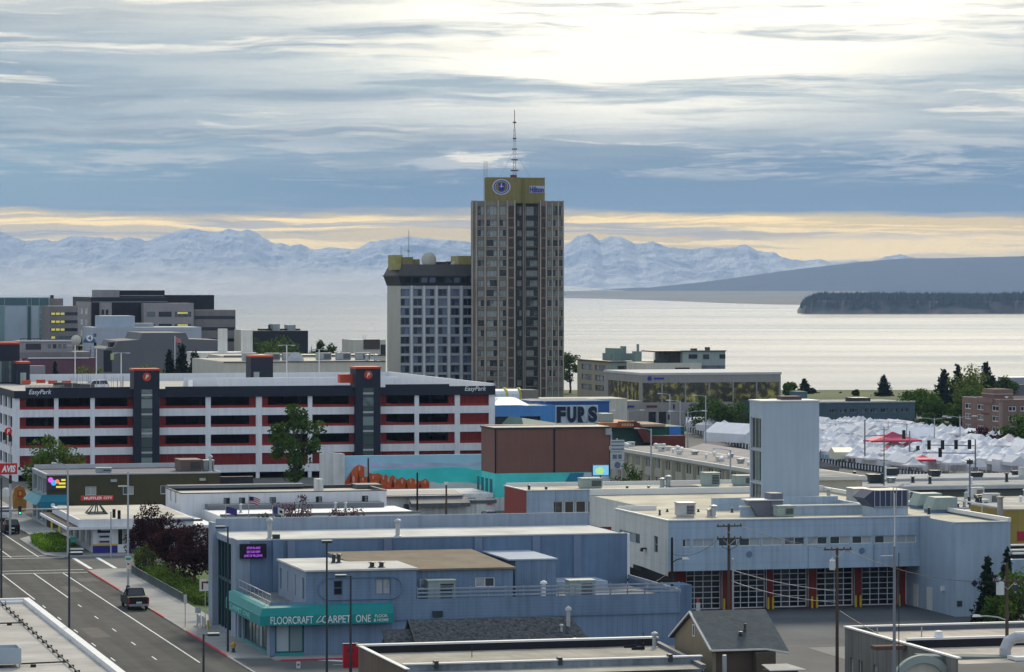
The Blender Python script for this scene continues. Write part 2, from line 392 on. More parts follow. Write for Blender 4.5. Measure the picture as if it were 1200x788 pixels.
def rect(w, d): return [(0, 0), (w, 0), (w, d), (0, d)]
def unit(parent, x, y, z, w, d, h, mat=None, name='rooftop_unit', legs=.2):
    """air handler on a curb with a grille and a lid"""
    mat = mat or green_metal
    b = MB(); b.box(.1, w - .1, .1, d - .1, 0, legs); b.box(0, w, 0, d, legs, h - .12); b.box(-.06, w + .06, -.06, d + .06, h - .12, h)
    o = b.build(name, mat, parent, (x, y, z))
    g = MB(); gx = w * .55
    for k in range(6): zz = legs + .15 + (h - legs - .4) * k / 6; g.box(w - gx, w - .15, -.03, -.004, zz, zz + (h - legs - .4) / 9)
    g.build('grille', dark_steel, o)
    return o
def vent(parent, x, y, z, h=.9, r=.18, mat=None, name='roof_vent'):
    MB().lathe([(r * 1.6, 0), (r * 1.5, .08), (r, .12), (r, h * .75), (r * .9, h * .76), (r * .9, h * .82), (r * 1.7, h * .83), (r * 1.5, h * .92), (r * .3, h)], n=10).build(name, mat or steel, parent, (x, y, z))
# ================================================================ land, water, mountains
rng = np.random.default_rng(7)
def _vn(x, y, seed):
    xi, yi = np.floor(x).astype(np.int64), np.floor(y).astype(np.int64); fx, fy = x - xi, y - yi
    fx, fy = fx * fx * (3 - 2 * fx), fy * fy * (3 - 2 * fy)
    def h(a, b):
        n = (a * 374761393 + b * 668265263 + seed * 974711) & 0x7fffffff; n = ((n ^ (n >> 13)) * 1274126177) & 0x7fffffff
        return ((n ^ (n >> 16)) & 0xffff) / 65535.0
    return (h(xi, yi) * (1 - fx) + h(xi + 1, yi) * fx) * (1 - fy) + (h(xi, yi + 1) * (1 - fx) + h(xi + 1, yi + 1) * fx) * fy
def fbm(x, y, seed, octs=6, ridged=False, gain=.5):
    t = 0; a = 1.0; s = 0
    for k in range(octs):
        n = _vn(x * 2 ** k, y * 2 ** k, seed + k * 17)
        if ridged: n = 1 - abs(2 * n - 1)
        t = t + a * n; s += a; a *= gain
    return t / s
def heightfield(name, X, Yv, Z, mat, smooth=True):
    ny, nx = Z.shape
    co = np.stack([X, Yv, Z], -1).reshape(-1, 3)
    i = (np.arange(ny - 1)[:, None] * nx + np.arange(nx - 1)[None, :]).ravel()
    f = np.stack([i, i + 1, i + nx + 1, i + nx], 1)
    me = D.meshes.new(name); me.from_pydata(co.tolist(), [], f.tolist()); me.materials.append(mat)
    if smooth: me.polygons.foreach_set('use_smooth', [True] * len(f))
    me.update(); o = D.objects.new(name, me); COL.objects.link(o); return o
grass_m = M('bluff_grass', (.085, .105, .04), .95, .35, .02)
mud_m = M('tidal_mud', (.21, .20, .165), .8, .2, .002)
earth = M('town_ground', (.13, .13, .12), .95, .3, .03)
rows_ = [(-120, 0, 0), (860, 0, 0), (1015, 0, 1), (1045, -1.5, 1), (1110, -15, 1), (1180, -27, 1), (1400, -28.5, 1), (1905, -29.4, 2), (1990, -30.6, 2), (28500, -34, 2)]
g = MB()
for (y0, z0, m), (y1, z1, m1) in zip(rows_, rows_[1:]):
    g.poly([(-8500, y0, z0), (8500, y0, z0), (8500, y1, z1), (-8500, y1, z1)], m1)
struct(g.build('ground', [earth, grass_m, mud_m]), 'flat town ground ending at a grassy bluff above the tidal flats', 'ground')
# water
wm = D.materials.new('inlet_water'); wm.use_nodes = True; t = wm.node_tree; N = t.nodes; L = t.links
b = N['Principled BSDF']; b.inputs['Base Color'].default_value = (.10, .105, .095, 1); b.inputs['Roughness'].default_value = .24; b.inputs['IOR'].default_value = 1.33
b.inputs['Specular IOR Level'].default_value = .55
c = N.new('ShaderNodeTexCoord'); mp = N.new('ShaderNodeMapping'); mp.inputs['Scale'].default_value = (.016, .0028, 1); L.new(c.outputs['Object'], mp.inputs[0])
n1 = N.new('ShaderNodeTexNoise'); n1.inputs['Scale'].default_value = 1; n1.inputs['Detail'].default_value = 8; n1.inputs['Roughness'].default_value = .68; L.new(mp.outputs[0], n1.inputs['Vector'])
bp = N.new('ShaderNodeBump'); bp.inputs['Strength'].default_value = .6; bp.inputs['Distance'].default_value = 2.4; L.new(n1.outputs['Fac'], bp.inputs['Height'])
L.new(bp.outputs[0], b.inputs['Normal'])
mp2 = N.new('ShaderNodeMapping'); mp2.inputs['Scale'].default_value = (.0009, .0045, 1); L.new(c.outputs['Object'], mp2.inputs[0])
n2 = N.new('ShaderNodeTexNoise'); n2.inputs['Scale'].default_value = 1; n2.inputs['Detail'].default_value = 6; L.new(mp2.outputs[0], n2.inputs['Vector'])
rr = N.new('ShaderNodeMapRange'); rr.inputs[1].default_value = .35; rr.inputs[2].default_value = .65; rr.inputs[3].default_value = .17; rr.inputs[4].default_value = .24
L.new(n2.outputs['Fac'], rr.inputs[0]); L.new(rr.outputs[0], b.inputs['Roughness'])
w = MB(); w.poly([(-8500, 1300, -30), (8500, 1300, -30), (8500, 28500, -30), (-8500, 28500, -30)])
struct(w.build('water', wm), 'pale silver sea inlet beyond the town', 'water')
# far snowy range: silhouette table (photo column, photo row)
def prof(tab, px):
    a = np.array(tab, float); return np.interp(px, a[:, 0], a[:, 1])
mm = D.materials.new('hazed_snowy_rock'); mm.use_nodes = True; t = mm.node_tree; N = t.nodes; L = t.links; b = N['Principled BSDF']; b.inputs['Roughness'].default_value = .9
c = N.new('ShaderNodeTexCoord'); n1 = N.new('ShaderNodeTexNoise'); n1.inputs['Scale'].default_value = .004; n1.inputs['Detail'].default_value = 9; n1.inputs['Roughness'].default_value = .65
L.new(c.outputs['Object'], n1.inputs['Vector']); ge = N.new('ShaderNodeNewGeometry'); sp = N.new('ShaderNodeSeparateXYZ'); L.new(ge.outputs['Normal'], sp.inputs[0])
ad = N.new('ShaderNodeMath'); ad.operation = 'MULTIPLY_ADD'; L.new(sp.outputs[0], ad.inputs[0]); ad.inputs[1].default_value = -.35; L.new(n1.outputs['Fac'], ad.inputs[2])
rp = N.new('ShaderNodeMapRange'); rp.inputs[1].default_value = .42; rp.inputs[2].default_value = .58; L.new(ad.outputs[0], rp.inputs[0])
mx = N.new('ShaderNodeMix'); mx.data_type = 'RGBA'; mx.inputs[6].default_value = (.36, .40, .43, 1); mx.inputs[7].default_value = (.66, .66, .63, 1); L.new(rp.outputs[0], mx.inputs[0]); L.new(mx.outputs[2], b.inputs['Base Color'])  # rock and snow colours paled to stand in for distance haze
RY = 26000.0
tab = [(-260, 285), (-100, 268), (0, 271), (30, 280), (60, 282), (100, 275), (135, 279), (150, 276), (170, 283), (185, 278), (215, 268), (250, 271), (290, 270), (310, 279), (322, 286), (340, 288), (352, 284), (365, 291), (390, 289),
       (412, 291), (432, 283), (455, 279), (480, 275), (510, 279), (545, 283), (590, 290), (640, 296), (660, 290), (678, 276), (690, 274), (703, 283), (715, 279), (728, 278), (745, 286), (765, 284), (785, 291), (810, 294), (830, 291), (862, 291), (874, 287), (890, 296), (905, 297), (922, 304),
       (940, 306), (960, 303), (975, 307), (1000, 305), (1020, 307), (1040, 301), (1055, 297), (1070, 303), (1110, 306), (1180, 312), (1300, 318), (1500, 322)]
px = np.linspace(-220, 1420, 900); yv = np.linspace(23600, 28300, 110)
PX, YY = np.meshgrid(px, yv); XX = (PX - 600) / K * RY
top = H + (HY - prof(tab, PX)) * RY / K
tt = (YY - RY) / np.where(YY < RY, RY - 23600, 28300 - RY)
env = np.clip(1 - np.abs(tt), 0, 1) ** .85
rid = fbm(XX / 900, YY / 900, 3, 7, True, .55)
z = -34 + (top + 34) * env * (.55 + .45 * np.clip(1 - np.abs(tt) * 1.2, 0, 1)) + (rid - .62) * 190 * np.clip(env * 1.4, 0, 1) * (.25 + np.minimum(1, np.abs(tt) * 2.2))
z = z + (fbm(XX / 230, YY / 230, 9, 5, True, .6) - .62) * 62 * env * np.clip(np.abs(tt) * 3 + .8, 0, 1)
struct(heightfield('mountains', XX, YY, np.maximum(z, -36), mm, False), 'far snowy mountain range across the inlet', 'mountains')
# long dark wooded slope at the right, nearer than the range
HYd = 22000.0
tab2 = [(560, 346), (640, 343), (700, 340), (760, 337), (820, 331), (870, 324), (920, 316), (960, 311), (1000, 307), (1060, 303), (1120, 301), (1200, 299.5), (1320, 298), (1500, 300), (1700, 316)]
px = np.linspace(560, 1700, 240); yv = np.linspace(20200, 24600, 36); PX, YY = np.meshgrid(px, yv); XX = (PX - 600) / K * HYd
tt = (YY - HYd) / np.where(YY < HYd, HYd - 20200, 24600 - HYd)
z = -34 + (H + (HY - prof(tab2, PX)) * HYd / K + 34) * np.clip(1 - np.abs(tt), 0, 1) ** .8 + (fbm(XX / 500, YY / 500, 21, 5) - .5) * 26 * np.clip(1 - tt ** 2, 0, 1)
hill_m = M('wooded_hill', (.028, .042, .05), .95, .3, .004)
struct(heightfield('hill', XX, YY, z, hill_m), 'long dark wooded slope rising to the right behind the headland', 'hill')
# low tide flat running out to the headland
mf = [(560, 345.5), (665, 349.5), (720, 350.5), (790, 353), (850, 355.5), (905, 357), (950, 357.5), (1020, 357.5)]
near = [((p - 600) / K * (61 * K / (r - HY)), 61 * K / (r - HY)) for p, r in mf]
g = MB(); R_ = []
for x, y in near:
    u_ = x / y; R_.append([(x, y, -33), (x, y, -29.4), (u_ * (y + 900), y + 900, -28.0), (u_ * (y + 2600), y + 2600, -22.0), (u_ * 18800, max(18800, y + 3000), -6.0), (u_ * 20600, max(20600, y + 3600), 0.0), (u_ * 22500, 22500, -33)])
for A, B in zip(R_, R_[1:]):
    for k in range(6): g.poly([A[k], B[k], B[k + 1], A[k + 1]])
flat_m = M('green_tidal_flat', (.17, .155, .10), .9, .35, .0012)
struct(g.build('tidal_flat', flat_m), 'flat brown and green tidal marsh reaching toward the headland', 'ground')
# headland bluff and its forest
px = np.linspace(926, 1330, 150); yv = np.linspace(7330, 8900, 40); PX, YY = np.meshgrid(px, yv); XX = (PX - 600) / K * YY
e0 = 7390 + 150 * np.clip((955 - PX) / 25, 0, 1) ** 2 + (fbm(XX / 60, XX * 0, 5, 4) - .5) * 60
rise = np.clip((YY - e0) / 60, 0, 1); rise = rise * rise * (3 - 2 * rise)
tipf = np.clip((PX - 934) / 22, 0, 1) ** .5
zt = -33 + rise * tipf * (29 + 5 * fbm(XX / 200, YY / 300, 8, 3)) * np.clip((8900 - YY) / 300, 0, 1)
cliff = D.materials.new('bluff_earth'); cliff.use_nodes = True; t = cliff.node_tree; N = t.nodes; L = t.links; b = N['Principled BSDF']; b.inputs['Roughness'].default_value = .95
c = N.new('ShaderNodeTexCoord'); n1 = N.new('ShaderNodeTexNoise'); n1.inputs['Scale'].default_value = .02; n1.inputs['Detail'].default_value = 7; L.new(c.outputs['Object'], n1.inputs['Vector'])
rp = N.new('ShaderNodeValToRGB'); rp.color_ramp.elements[0].position = .42; rp.color_ramp.elements[0].color = (.03, .04, .02, 1); rp.color_ramp.elements[1].position = .62; rp.color_ramp.elements[1].color = (.16, .13, .10, 1)
L.new(n1.outputs['Fac'], rp.inputs[0]); L.new(rp.outputs[0], b.inputs['Base Color'])
struct(heightfield('headland', XX, YY, zt, cliff), 'wooded point of land with an earth bluff above the water', 'headland')
forest_m = M('far_forest', (.022, .032, .016), .95, .3, .01, island=.5)
fm = MB(); rr = random.Random(3)
def zhead(x, y):
    p = x / y * K + 600; i = int(np.clip(np.searchsorted(yv, y), 1, 39)); j = int(np.clip((p - 926) / (1330 - 926) * 149, 0, 149)); return zt[i, j]
for k in range(7600):
    y = 7400 + 1000 * rr.random() ** 2.2; x = (rr.uniform(938, 1330) - 600) / K * y; zz = zhead(x, y)
    if zz < -22 + 10 * rr.random(): continue
    hh = rr.uniform(9, 17) * (1.25 if rr.random() < .15 else 1); r0 = rr.uniform(2.6, 4.6); i = len(fm.v); a0 = rr.random() * 6
    fm.v += [(x + r0 * math.cos(a0 + q * 1.257), y + r0 * math.sin(a0 + q * 1.257), zz + hh * .12 * rr.random()) for q in range(5)] + [(x, y, zz + hh)]
    for q in range(5): fm.f.append((i + q, i + (q + 1) % 5, i + 5)); fm.m.append(0)
tag(fm.build('forest', forest_m), 'dark spruce forest covering the headland', 'forest', None, 'stuff')
# haze
hz = MB(); hz.box(-9000, 9000, -200, 29000, -40, 455)
hm = D.materials.new('haze'); hm.use_nodes = True; t = hm.node_tree; t.nodes.clear(); pv = t.nodes.new('ShaderNodeVolumePrincipled'); ou = t.nodes.new('ShaderNodeOutputMaterial')
pv.inputs['Color'].default_value = (.45, .66, 1.0, 1); pv.inputs['Density'].default_value = 3.6e-5; pv.inputs['Anisotropy'].default_value = .0; pv.inputs['Density Attribute'].default_value = ''; pv.inputs['Temperature Attribute'].default_value = ''
t.links.new(pv.outputs[0], ou.inputs['Volume'])
tag(hz.build('haze', hm), 'thin bluish haze over the inlet and town', 'haze', None, 'stuff')
# low mist lying on the water under the left half of the range: thick at its foot, thinning to nothing at its crest
mi = MB(); mi.ext([(-7600, 19800, -34.5), (1100, 19800, -34.5), (1100, 23300, -34.5), (-7600, 23300, -34.5)], [(-7000, 22400, 215), (-1500, 22400, 190), (-1500, 22500, 190), (-7000, 22500, 215)])
mt_ = D.materials.new('mist'); mt_.use_nodes = True; t = mt_.node_tree; t.nodes.clear(); pv = t.nodes.new('ShaderNodeVolumePrincipled'); ou = t.nodes.new('ShaderNodeOutputMaterial')
pv.inputs['Color'].default_value = (.99, .97, .90, 1); pv.inputs['Anisotropy'].default_value = .55; pv.inputs['Density'].default_value = 3.2e-4; pv.inputs['Density Attribute'].default_value = ''; pv.inputs['Temperature Attribute'].default_value = ''
t.links.new(pv.outputs[0], ou.inputs['Volume']); tag(mi.build('mist', mt_), 'pale low mist on the water below the snowy range', 'mist', None, 'stuff')
# ================================================================ streets (grid coordinates a across, b along the main street)
def gsheet(name, rects, z, mat, label, cat):
    m = MB()
    for a0, a1, b0, b1 in rects: m.poly([(a0, b0, z), (a1, b0, z), (a1, b1, z), (a0, b1, z)])
    o = m.build(name, mat); o.rotation_euler = (0, 0, TH); return struct(o, label, cat)
def gslab(name, polys, z, mat, label, cat):
    m = MB()
    for p in polys: m.prism(p, -.3, z)
    o = m.build(name, mat); o.rotation_euler = (0, 0, TH); return struct(o, label, cat)
# worn asphalt with tyre-darkened lanes running along the street
rm = D.materials.new('street_asphalt'); rm.use_nodes = True; t = rm.node_tree; N = t.nodes; L = t.links; b = N['Principled BSDF']; b.inputs['Roughness'].default_value = .88; b.inputs['Specular IOR Level'].default_value = .12
c = N.new('ShaderNodeTexCoord'); mp = N.new('ShaderNodeMapping'); mp.inputs['Scale'].default_value = (.55, .012, 1); L.new(c.outputs['Object'], mp.inputs[0])
n1 = N.new('ShaderNodeTexNoise'); n1.inputs['Scale'].default_value = 1; n1.inputs['Detail'].default_value = 4; L.new(mp.outputs[0], n1.inputs['Vector'])
n2 = N.new('ShaderNodeTexNoise'); n2.inputs['Scale'].default_value = .35; n2.inputs['Detail'].default_value = 7; L.new(c.outputs['Object'], n2.inputs['Vector'])
ad = N.new('ShaderNodeMath'); ad.operation = 'MULTIPLY_ADD'; L.new(n2.outputs['Fac'], ad.inputs[0]); ad.inputs[1].default_value = .5; L.new(n1.outputs['Fac'], ad.inputs[2])
rp = N.new('ShaderNodeValToRGB'); rp.color_ramp.elements[0].position = .55; rp.color_ramp.elements[0].color = (.036, .038, .038, 1); rp.color_ramp.elements[1].position = .95; rp.color_ramp.elements[1].color = (.076, .077, .074, 1)
L.new(ad.outputs[0], rp.inputs[0]); L.new(rp.outputs[0], b.inputs['Base Color'])
gsheet('road', [(29.5, 48.9, 90, 900)], .012, rm, 'wide multi lane street running away past the shops', 'road')
gsheet('cross_road', [(-60, 29.5, 373, 388.5), (48.9, 230, 373, 388.5)], .012, asphalt, 'side street crossing the main street at the lights', 'road')
gsheet('asphalt_lot', [(49, 150, 225, 279.5)], .006, asphalt_lot, 'asphalt yard between the flooring shop and the low roofs', 'lot')
rest = [(48.8, 279.6), (52.0, 279.6), (53, 281), (53, 371.5), (49.9, 371.5), (48.8, 370)]
gslab('sidewalk', [rest, [(52.0, 277.6), (88, 277.6), (88, 280.3), (52, 280.3)],
                   [(48.8, 424), (46.6, 418), (46.6, 393), (48.2, 389.5), (60, 389.5), (110, 389.5), (110, 394), (52.4, 394), (52.4, 700), (48.8, 700)],
                   [(25.5, 389.5), (29, 389.5), (29.5, 391), (29.5, 800), (25.5, 800)], [(26, 100), (29.5, 100), (29.5, 371), (26, 371)]], .13, sidewalk_m, 'pale concrete sidewalks along the streets', 'sidewalk')
km = MB()
def kerb(b0, b1, mat=0): km.box(48.62, 48.795, b0, b1, 0, .135, mat)
for b0, b1 in ((346, 370), (316, 323), (281.5, 303)): kerb(b0, b1, 0)
for b0, b1 in ((100, 281.4), (303.1, 315.9), (323.1, 345.9), (424.1, 700)): kerb(b0, b1, 1)
km.box(52.5, 62, 277.4, 277.595, 0, .135, 0); km.box(62.1, 88, 277.4, 277.595, 0, .135, 0)
o = km.build('kerb', [redkerb, concrete]); o.rotation_euler = (0, 0, TH); struct(o, 'sidewalk kerb with red painted stretches', 'kerb')
mk = MB(); z = .018
def stripe(a0, a1, b0, b1): mk.poly([(a0, b0, z), (a1, b0, z), (a1, b1, z), (a0, b1, z)])
stripe(45.7, 45.84, 278, 368.5); stripe(45.7, 45.84, 391, 470)
for a in (42.65, 39.2, 35.8):
    stripe(a - .07, a + .07, 338, 368.5); stripe(a - .07, a + .07, 391, 404)
    for k in range(-9, 5): stripe(a - .06, a + .06, 281 + 12 * k, 283.6 + 12 * k)
    for k in range(12): stripe(a - .06, a + .06, 412 + 12 * k, 414.6 + 12 * k)
for b0 in (368.6, 372.2, 389.2, 392.4): stripe(29.9, 48.5, b0, b0 + .32)
for a in (49.2, 51.9): stripe(a, a + .45, 373.2, 388.2)
o = mk.build('road_marking', roadpaint); o.rotation_euler = (0, 0, TH); struct(o, 'white lane lines and crosswalk lines on the street', 'road marking')
mk = MB(); z = .016; mk.poly([(58, 275.2, z), (59.2, 275.2, z), (56.8, 277.3, z), (55.4, 277.3, z)]); stripe(56, 64, 273.6, 273.75)
o = mk.build('lot_marking', roadpaint); o.rotation_euler = (0, 0, TH); struct(o, 'white painted patch at the shop corner', 'road marking')
lawn_m = M('lawn', (.07, .115, .025), .95, .3, .4, bump=.3)
gsheet('lawn', [(53.2, 78, 311, 371)], .05, lawn_m, 'green lawn under the dark red trees', 'lawn')
gsheet('concrete_apron', [(98, 190, 262, 276.5)], .014, M('pale_concrete', (.20, .20, .19), .9, .16, .15), 'pale concrete strip in the station yard', 'pavement')
gsheet('yard', [(88, 190, 279, 335)], .010, M('dark_yard_asphalt', (.085, .093, .098), .9, .3, .12), 'dark asphalt apron in front of the station doors', 'pavement')

tp = MB(); r_ = random.Random(6)
for a0, a1, b0, b1 in ((43.4, 45.0, 345, 352), (39.8, 41.6, 300, 309), (46.2, 48.3, 357, 362), (36.4, 38.4, 352, 360), (43.3, 44.6, 402, 411), (46.4, 48.2, 289, 294)): tp.poly([(a0, b0, .0145), (a1, b0 + .3, .0145), (a1 - .1, b1, .0145), (a0 + .05, b1 - .2, .0145)])
for k in range(16):
    a, b = r_.uniform(32, 48), r_.uniform(275, 366); p = [(a, b)]
    for q in range(6): p.append((p[-1][0] + r_.uniform(-.5, .5), p[-1][1] + r_.uniform(.8, 2.6)))
    for (x0, y0), (x1, y1) in zip(p, p[1:]): tp.poly([(x0, y0, .0155), (x0 + .09, y0, .0155), (x1 + .09, y1, .0155), (x1, y1, .0155)])
for a, b in ((44.2, 322), (40.9, 338), (44.4, 363), (37.3, 318)): tp.poly([(a + .38 * math.cos(u_), b + .38 * math.sin(u_), .0165) for u_ in np.linspace(0, 5.9, 14)])
o = tp.build('road_patch', M('tar_patch', (.045, .045, .046), .8, .2, .6)); o.rotation_euler = (0, 0, TH); struct(o, 'dark tar seams, patches and manhole covers in the street', 'road patch')
# ================================================================ trees
def leafmat(name, rgb): return M(name, rgb, .9, .3, .8, island=.55, trans=.3, spec=.06)
leaf_green = leafmat('green_leaves', (.080, .130, .020)); leaf_dark = leafmat('dark_green_leaves', (.055, .10, .018)); leaf_lime = leafmat('yellow_green_leaves', (.12, .15, .03))
leaf_red = leafmat('dark_red_leaves', (.042, .016, .017)); leaf_grey = leafmat('grey_green_leaves', (.075, .09, .05)); needle = leafmat('spruce_needles', (.018, .034, .018)); leaf_mauve = leafmat('mauve_buds', (.13, .07, .09))
bark = M('tree_bark', (.07, .055, .045), .95, .3, 2.0)
def leaf_mesh(pts, size, rg, mat, flat=0.0):
    n = len(pts); nr = rg.normal(size=(n, 3)); nr[:, 2] = nr[:, 2] * (1 - flat) + flat * 1.5; nr /= np.linalg.norm(nr, axis=1)[:, None]
    u = np.cross(nr, rg.normal(size=(n, 3))); u /= np.linalg.norm(u, axis=1)[:, None]; v = np.cross(nr, u)
    sz = size * rg.uniform(.6, 1.35, (n, 1)); a = rg.uniform(.45, .8, (n, 1))
    q = np.stack([pts - u * sz, pts - v * sz * a, pts + u * sz, pts + v * sz * a * .8], 1).reshape(-1, 3)
    me = D.meshes.new('crown'); me.vertices.add(n * 4); me.vertices.foreach_set('co', q.ravel().astype('f'))
    me.loops.add(n * 4); me.loops.foreach_set('vertex_index', np.arange(n * 4, dtype='i')); me.polygons.add(n)
    me.polygons.foreach_set('loop_start', np.arange(0, n * 4, 4, dtype='i')); me.update(calc_edges=True); me.validate(); me.materials.append(mat); return me
def broad_parts(h, r, n, leaf, seed, mat, base=.25, clumps=26, sparse=1.0, name_trunk='trunk'):
    rg = np.random.default_rng(seed); cz = h * (base + 1) / 2; hz_ = h * (1 - base) / 2
    d = rg.normal(size=(clumps, 3)); d /= np.linalg.norm(d, axis=1)[:, None]; rad = rg.uniform(.42, .98, (clumps, 1))
    r *= 1.15; c = d * rad * np.array([r, r, hz_]); c[:, :2] *= (1 - .35 * np.clip(c[:, 2:3] / hz_, 0, 1)); c[:, 2] += cz
    cs = rg.uniform(.24, .44, clumps) * r * sparse
    k = rg.integers(0, clumps, n); dd = rg.normal(size=(n, 3)); dd /= np.linalg.norm(dd, axis=1)[:, None]
    pts = c[k] + dd * (rg.uniform(.25, 1.0, (n, 1)) ** .6) * cs[k][:, None] * np.array([1, 1, .8])
    cr = leaf_mesh(pts, leaf, rg, mat, .25)
    t = MB(); tr = .025 * h + .05; t.tube([(0, 0, -.1), (rg.normal() * .1, rg.normal() * .1, h * base), (rg.normal() * .2, rg.normal() * .2, h * .62), (0, 0, h * .9)], tr, 7, 0, tr * .15)
    for j in range(min(clumps, 14)):
        z0 = h * rg.uniform(base * .8, .6); t.tube([(0, 0, z0), tuple(c[j] * np.array([.5, .5, 0]) + np.array([0, 0, (z0 + c[j][2]) / 2 + .2])), tuple(c[j])], tr * .45, 5, 0, tr * .08)
    return cr, t.mesh('trunk', bark)
def conifer_parts(h, r, seed, mat=None, dens=1.0, gap=.0):
    rg = np.random.default_rng(seed); P = []
    tiers = int(10 + h * 1.1); 
    for k in range(tiers):
        f = (k + .3) / tiers; z = h * (.06 + .93 * f); rr = r * (1 - f) ** .85 * rg.uniform(.75, 1.15) + .08
        nb = max(4, int(9 * (1 - f) + 4))
        for q in range(nb):
            if rg.random() < gap: continue
            a = rg.uniform(0, 6.283); L_ = rr * rg.uniform(.65, 1.1); m = int(max(3, 9 * L_ / r + 3) * dens); s = rg.uniform(.15, 1, m)
            x = np.cos(a) * s * L_ + rg.normal(size=m) * .06 * r; y = np.sin(a) * s * L_ + rg.normal(size=m) * .06 * r
            P.append(np.stack([x, y, z - s * L_ * .38 + rg.normal(size=m) * .02 * h], 1))
    me = leaf_mesh(np.concatenate(P), .07 * r + .1, rg, mat or needle, .3)
    t = MB(); t.tube([(0, 0, -.1), (0, 0, h * .97)], .02 * h + .05, 6, 0, .02); return me, t.mesh('trunk', bark)
def plant(name, label, cat, loc, parts, group=None, rot=0.0):
    t = thing(name, label, cat, loc, rot, group); put('crown', parts[0], t); put('trunk', parts[1], t); return t
def bushmesh(w, d, h, n, leaf, seed, mat, bump=.12):
    """clipped or rounded mass of leaves w x d x h centred on its base"""
    rg = np.random.default_rng(seed); p = rg.uniform(-1, 1, (n, 3)); k = np.max(np.abs(p), 1)[:, None]; p = p / k * rg.uniform(.8, 1.0, (n, 1))
    p = np.sign(p) * np.abs(p) ** .9; l = np.linalg.norm(p, axis=1)[:, None]; p = p * (.72 + .28 / np.maximum(l, .6))
    q = p * np.array([w / 2, d / 2, h / 2]); q[:, 2] += h / 2; q += rg.normal(size=(n, 3)) * bump; q[:, 2] = np.maximum(q[:, 2], .02)
    return leaf_mesh(q, leaf, rg, mat, .2)
def hedge(name, label, cat, loc, rot, w, d, h, n, leaf, seed, mat, group=None):
    o = put(name, bushmesh(w, d, h, n, leaf, seed, mat), None, loc, rot); return tag(o, label, cat, group)
# ================================================================ big parking garage
navy = M('navy_panel', (.020, .025, .040), .6, .08, .4, .1); gar_white = M('garage_white_concrete', (.78, .77, .78), .75, .08, .35, .13); orange_red = M('orange_red_panel', (.52, .07, .03), .5, .08, .6)
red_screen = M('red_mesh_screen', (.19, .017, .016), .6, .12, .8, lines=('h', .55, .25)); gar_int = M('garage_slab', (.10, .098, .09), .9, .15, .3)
greenglass = glass('green_stair_glass', (.06, .085, .085), (.20, .25, .24), .45)
logo_white = M('white_sign_face', (.80, .80, .80), .5, .03); logo_red = M('red_sign_face', (.55, .03, .03), .45, .05)
g = F(17, 540.0); gw = g.x(580); gd = 80.0
G = thing('parking_garage', 'long white parking garage with navy parapet, red screens and two stair towers', 'parking garage', g.loc, TH)
LV = [(11.35, 13.2), (8.3, 10.15), (5.25, 7.1), (2.2, 4.05)]
bays = [(23, 63.5), (68.5, 106), (111, 157), (187, 241), (247, 300), (307, 361), (366, 417), (446, 486), (491, 533), (539, 573)]
BX = [(g.x(a), g.x(b)) for a, b in bays]
holes = [(a, b, c, e) for a, b in BX for c, e in LV]
mb = MB(); mb.wall((0, 0), (gw, 0), 1.0, 13.3, holes, .45)
lh = [(2.0 + 7.6 * k, 2.0 + 7.6 * k + 6.2, c, e) for k in range(10) for c, e in LV]
mb.wall((0, gd), (0, 0), 0, 13.3, lh, .45)
mb.wall((gw, 0), (gw, gd), 0, 14.6); mb.wall((gw, gd), (0, gd), 0, 14.6)
mb.box(0, .6, 0, .6, 0, 1.0)
for a, b in BX: mb.box(b + .02, b + .6, .05, .5, 0, .99)
mb.build('wall', gar_white, G)
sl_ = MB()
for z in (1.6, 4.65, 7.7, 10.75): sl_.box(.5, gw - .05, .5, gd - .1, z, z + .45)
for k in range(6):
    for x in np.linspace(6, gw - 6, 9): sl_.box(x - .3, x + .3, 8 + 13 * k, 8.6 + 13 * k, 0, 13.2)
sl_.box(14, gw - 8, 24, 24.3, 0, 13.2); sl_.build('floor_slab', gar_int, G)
dk = MB(); dk.box(.3, gw - .05, .3, gd - .1, 13.3, 13.6); dk.build('roof_deck', M('pale_deck', (.44, .42, .37), .9, .14, .1), G)
# ramps seen behind the two bays right of the second tower
rp_ = MB()
for z in (5.7, 8.75, 11.75):
    a, b = BX[7][0] - 1, BX[8][1] + 3
    rp_.ext([(a, 9, z - .6), (b, 9, z - 2.4), (b, 9, z - 2.1), (a, 9, z - .3)], [(a, 22, z - .6), (b, 22, z - 2.4), (b, 22, z - 2.1), (a, 22, z - .3)])
    rp_.ext([(a, 8.8, z - .6), (b, 8.8, z - 2.4), (b, 8.8, z - 1.5), (a, 8.8, z + .3)], [(a, 9, z - .6), (b, 9, z - 2.4), (b, 9, z - 1.5), (a, 9, z + .3)])
rp_.build('ramp', M('ramp_concrete', (.50, .46, .37), .9, .1), G)
pz = MB()
for a, b, z0, z1 in ((17, 30, 13.15, 14.35), (30, 152, 13.15, 14.85), (152, 158, 13.15, 14.5), (186, 194, 13.15, 14.5), (194, 412, 13.15, 14.85), (412, 418, 13.15, 14.5), (445, 452, 13.15, 14.5), (452, 526, 13.15, 14.95), (526, 580, 13.15, 14.6)):
    pz.box(g.x(a) - (.1 if a == 17 else 0), g.x(b) - .01, -.35, .25, z0, z1)
pz.box(-.1, .25, .26, gd, 13.15, 14.3); pz.build('parapet', navy, G)
pc = MB(); pc.box(.3, gw - .3, gd - .5, gd - .15, 13.6, 14.9); pc.box(gw - .3, gw + .02, .3, gd, 13.6, 14.95)
pc.box(g.x(194), g.x(412), .3, .5, 13.6, 14.82)
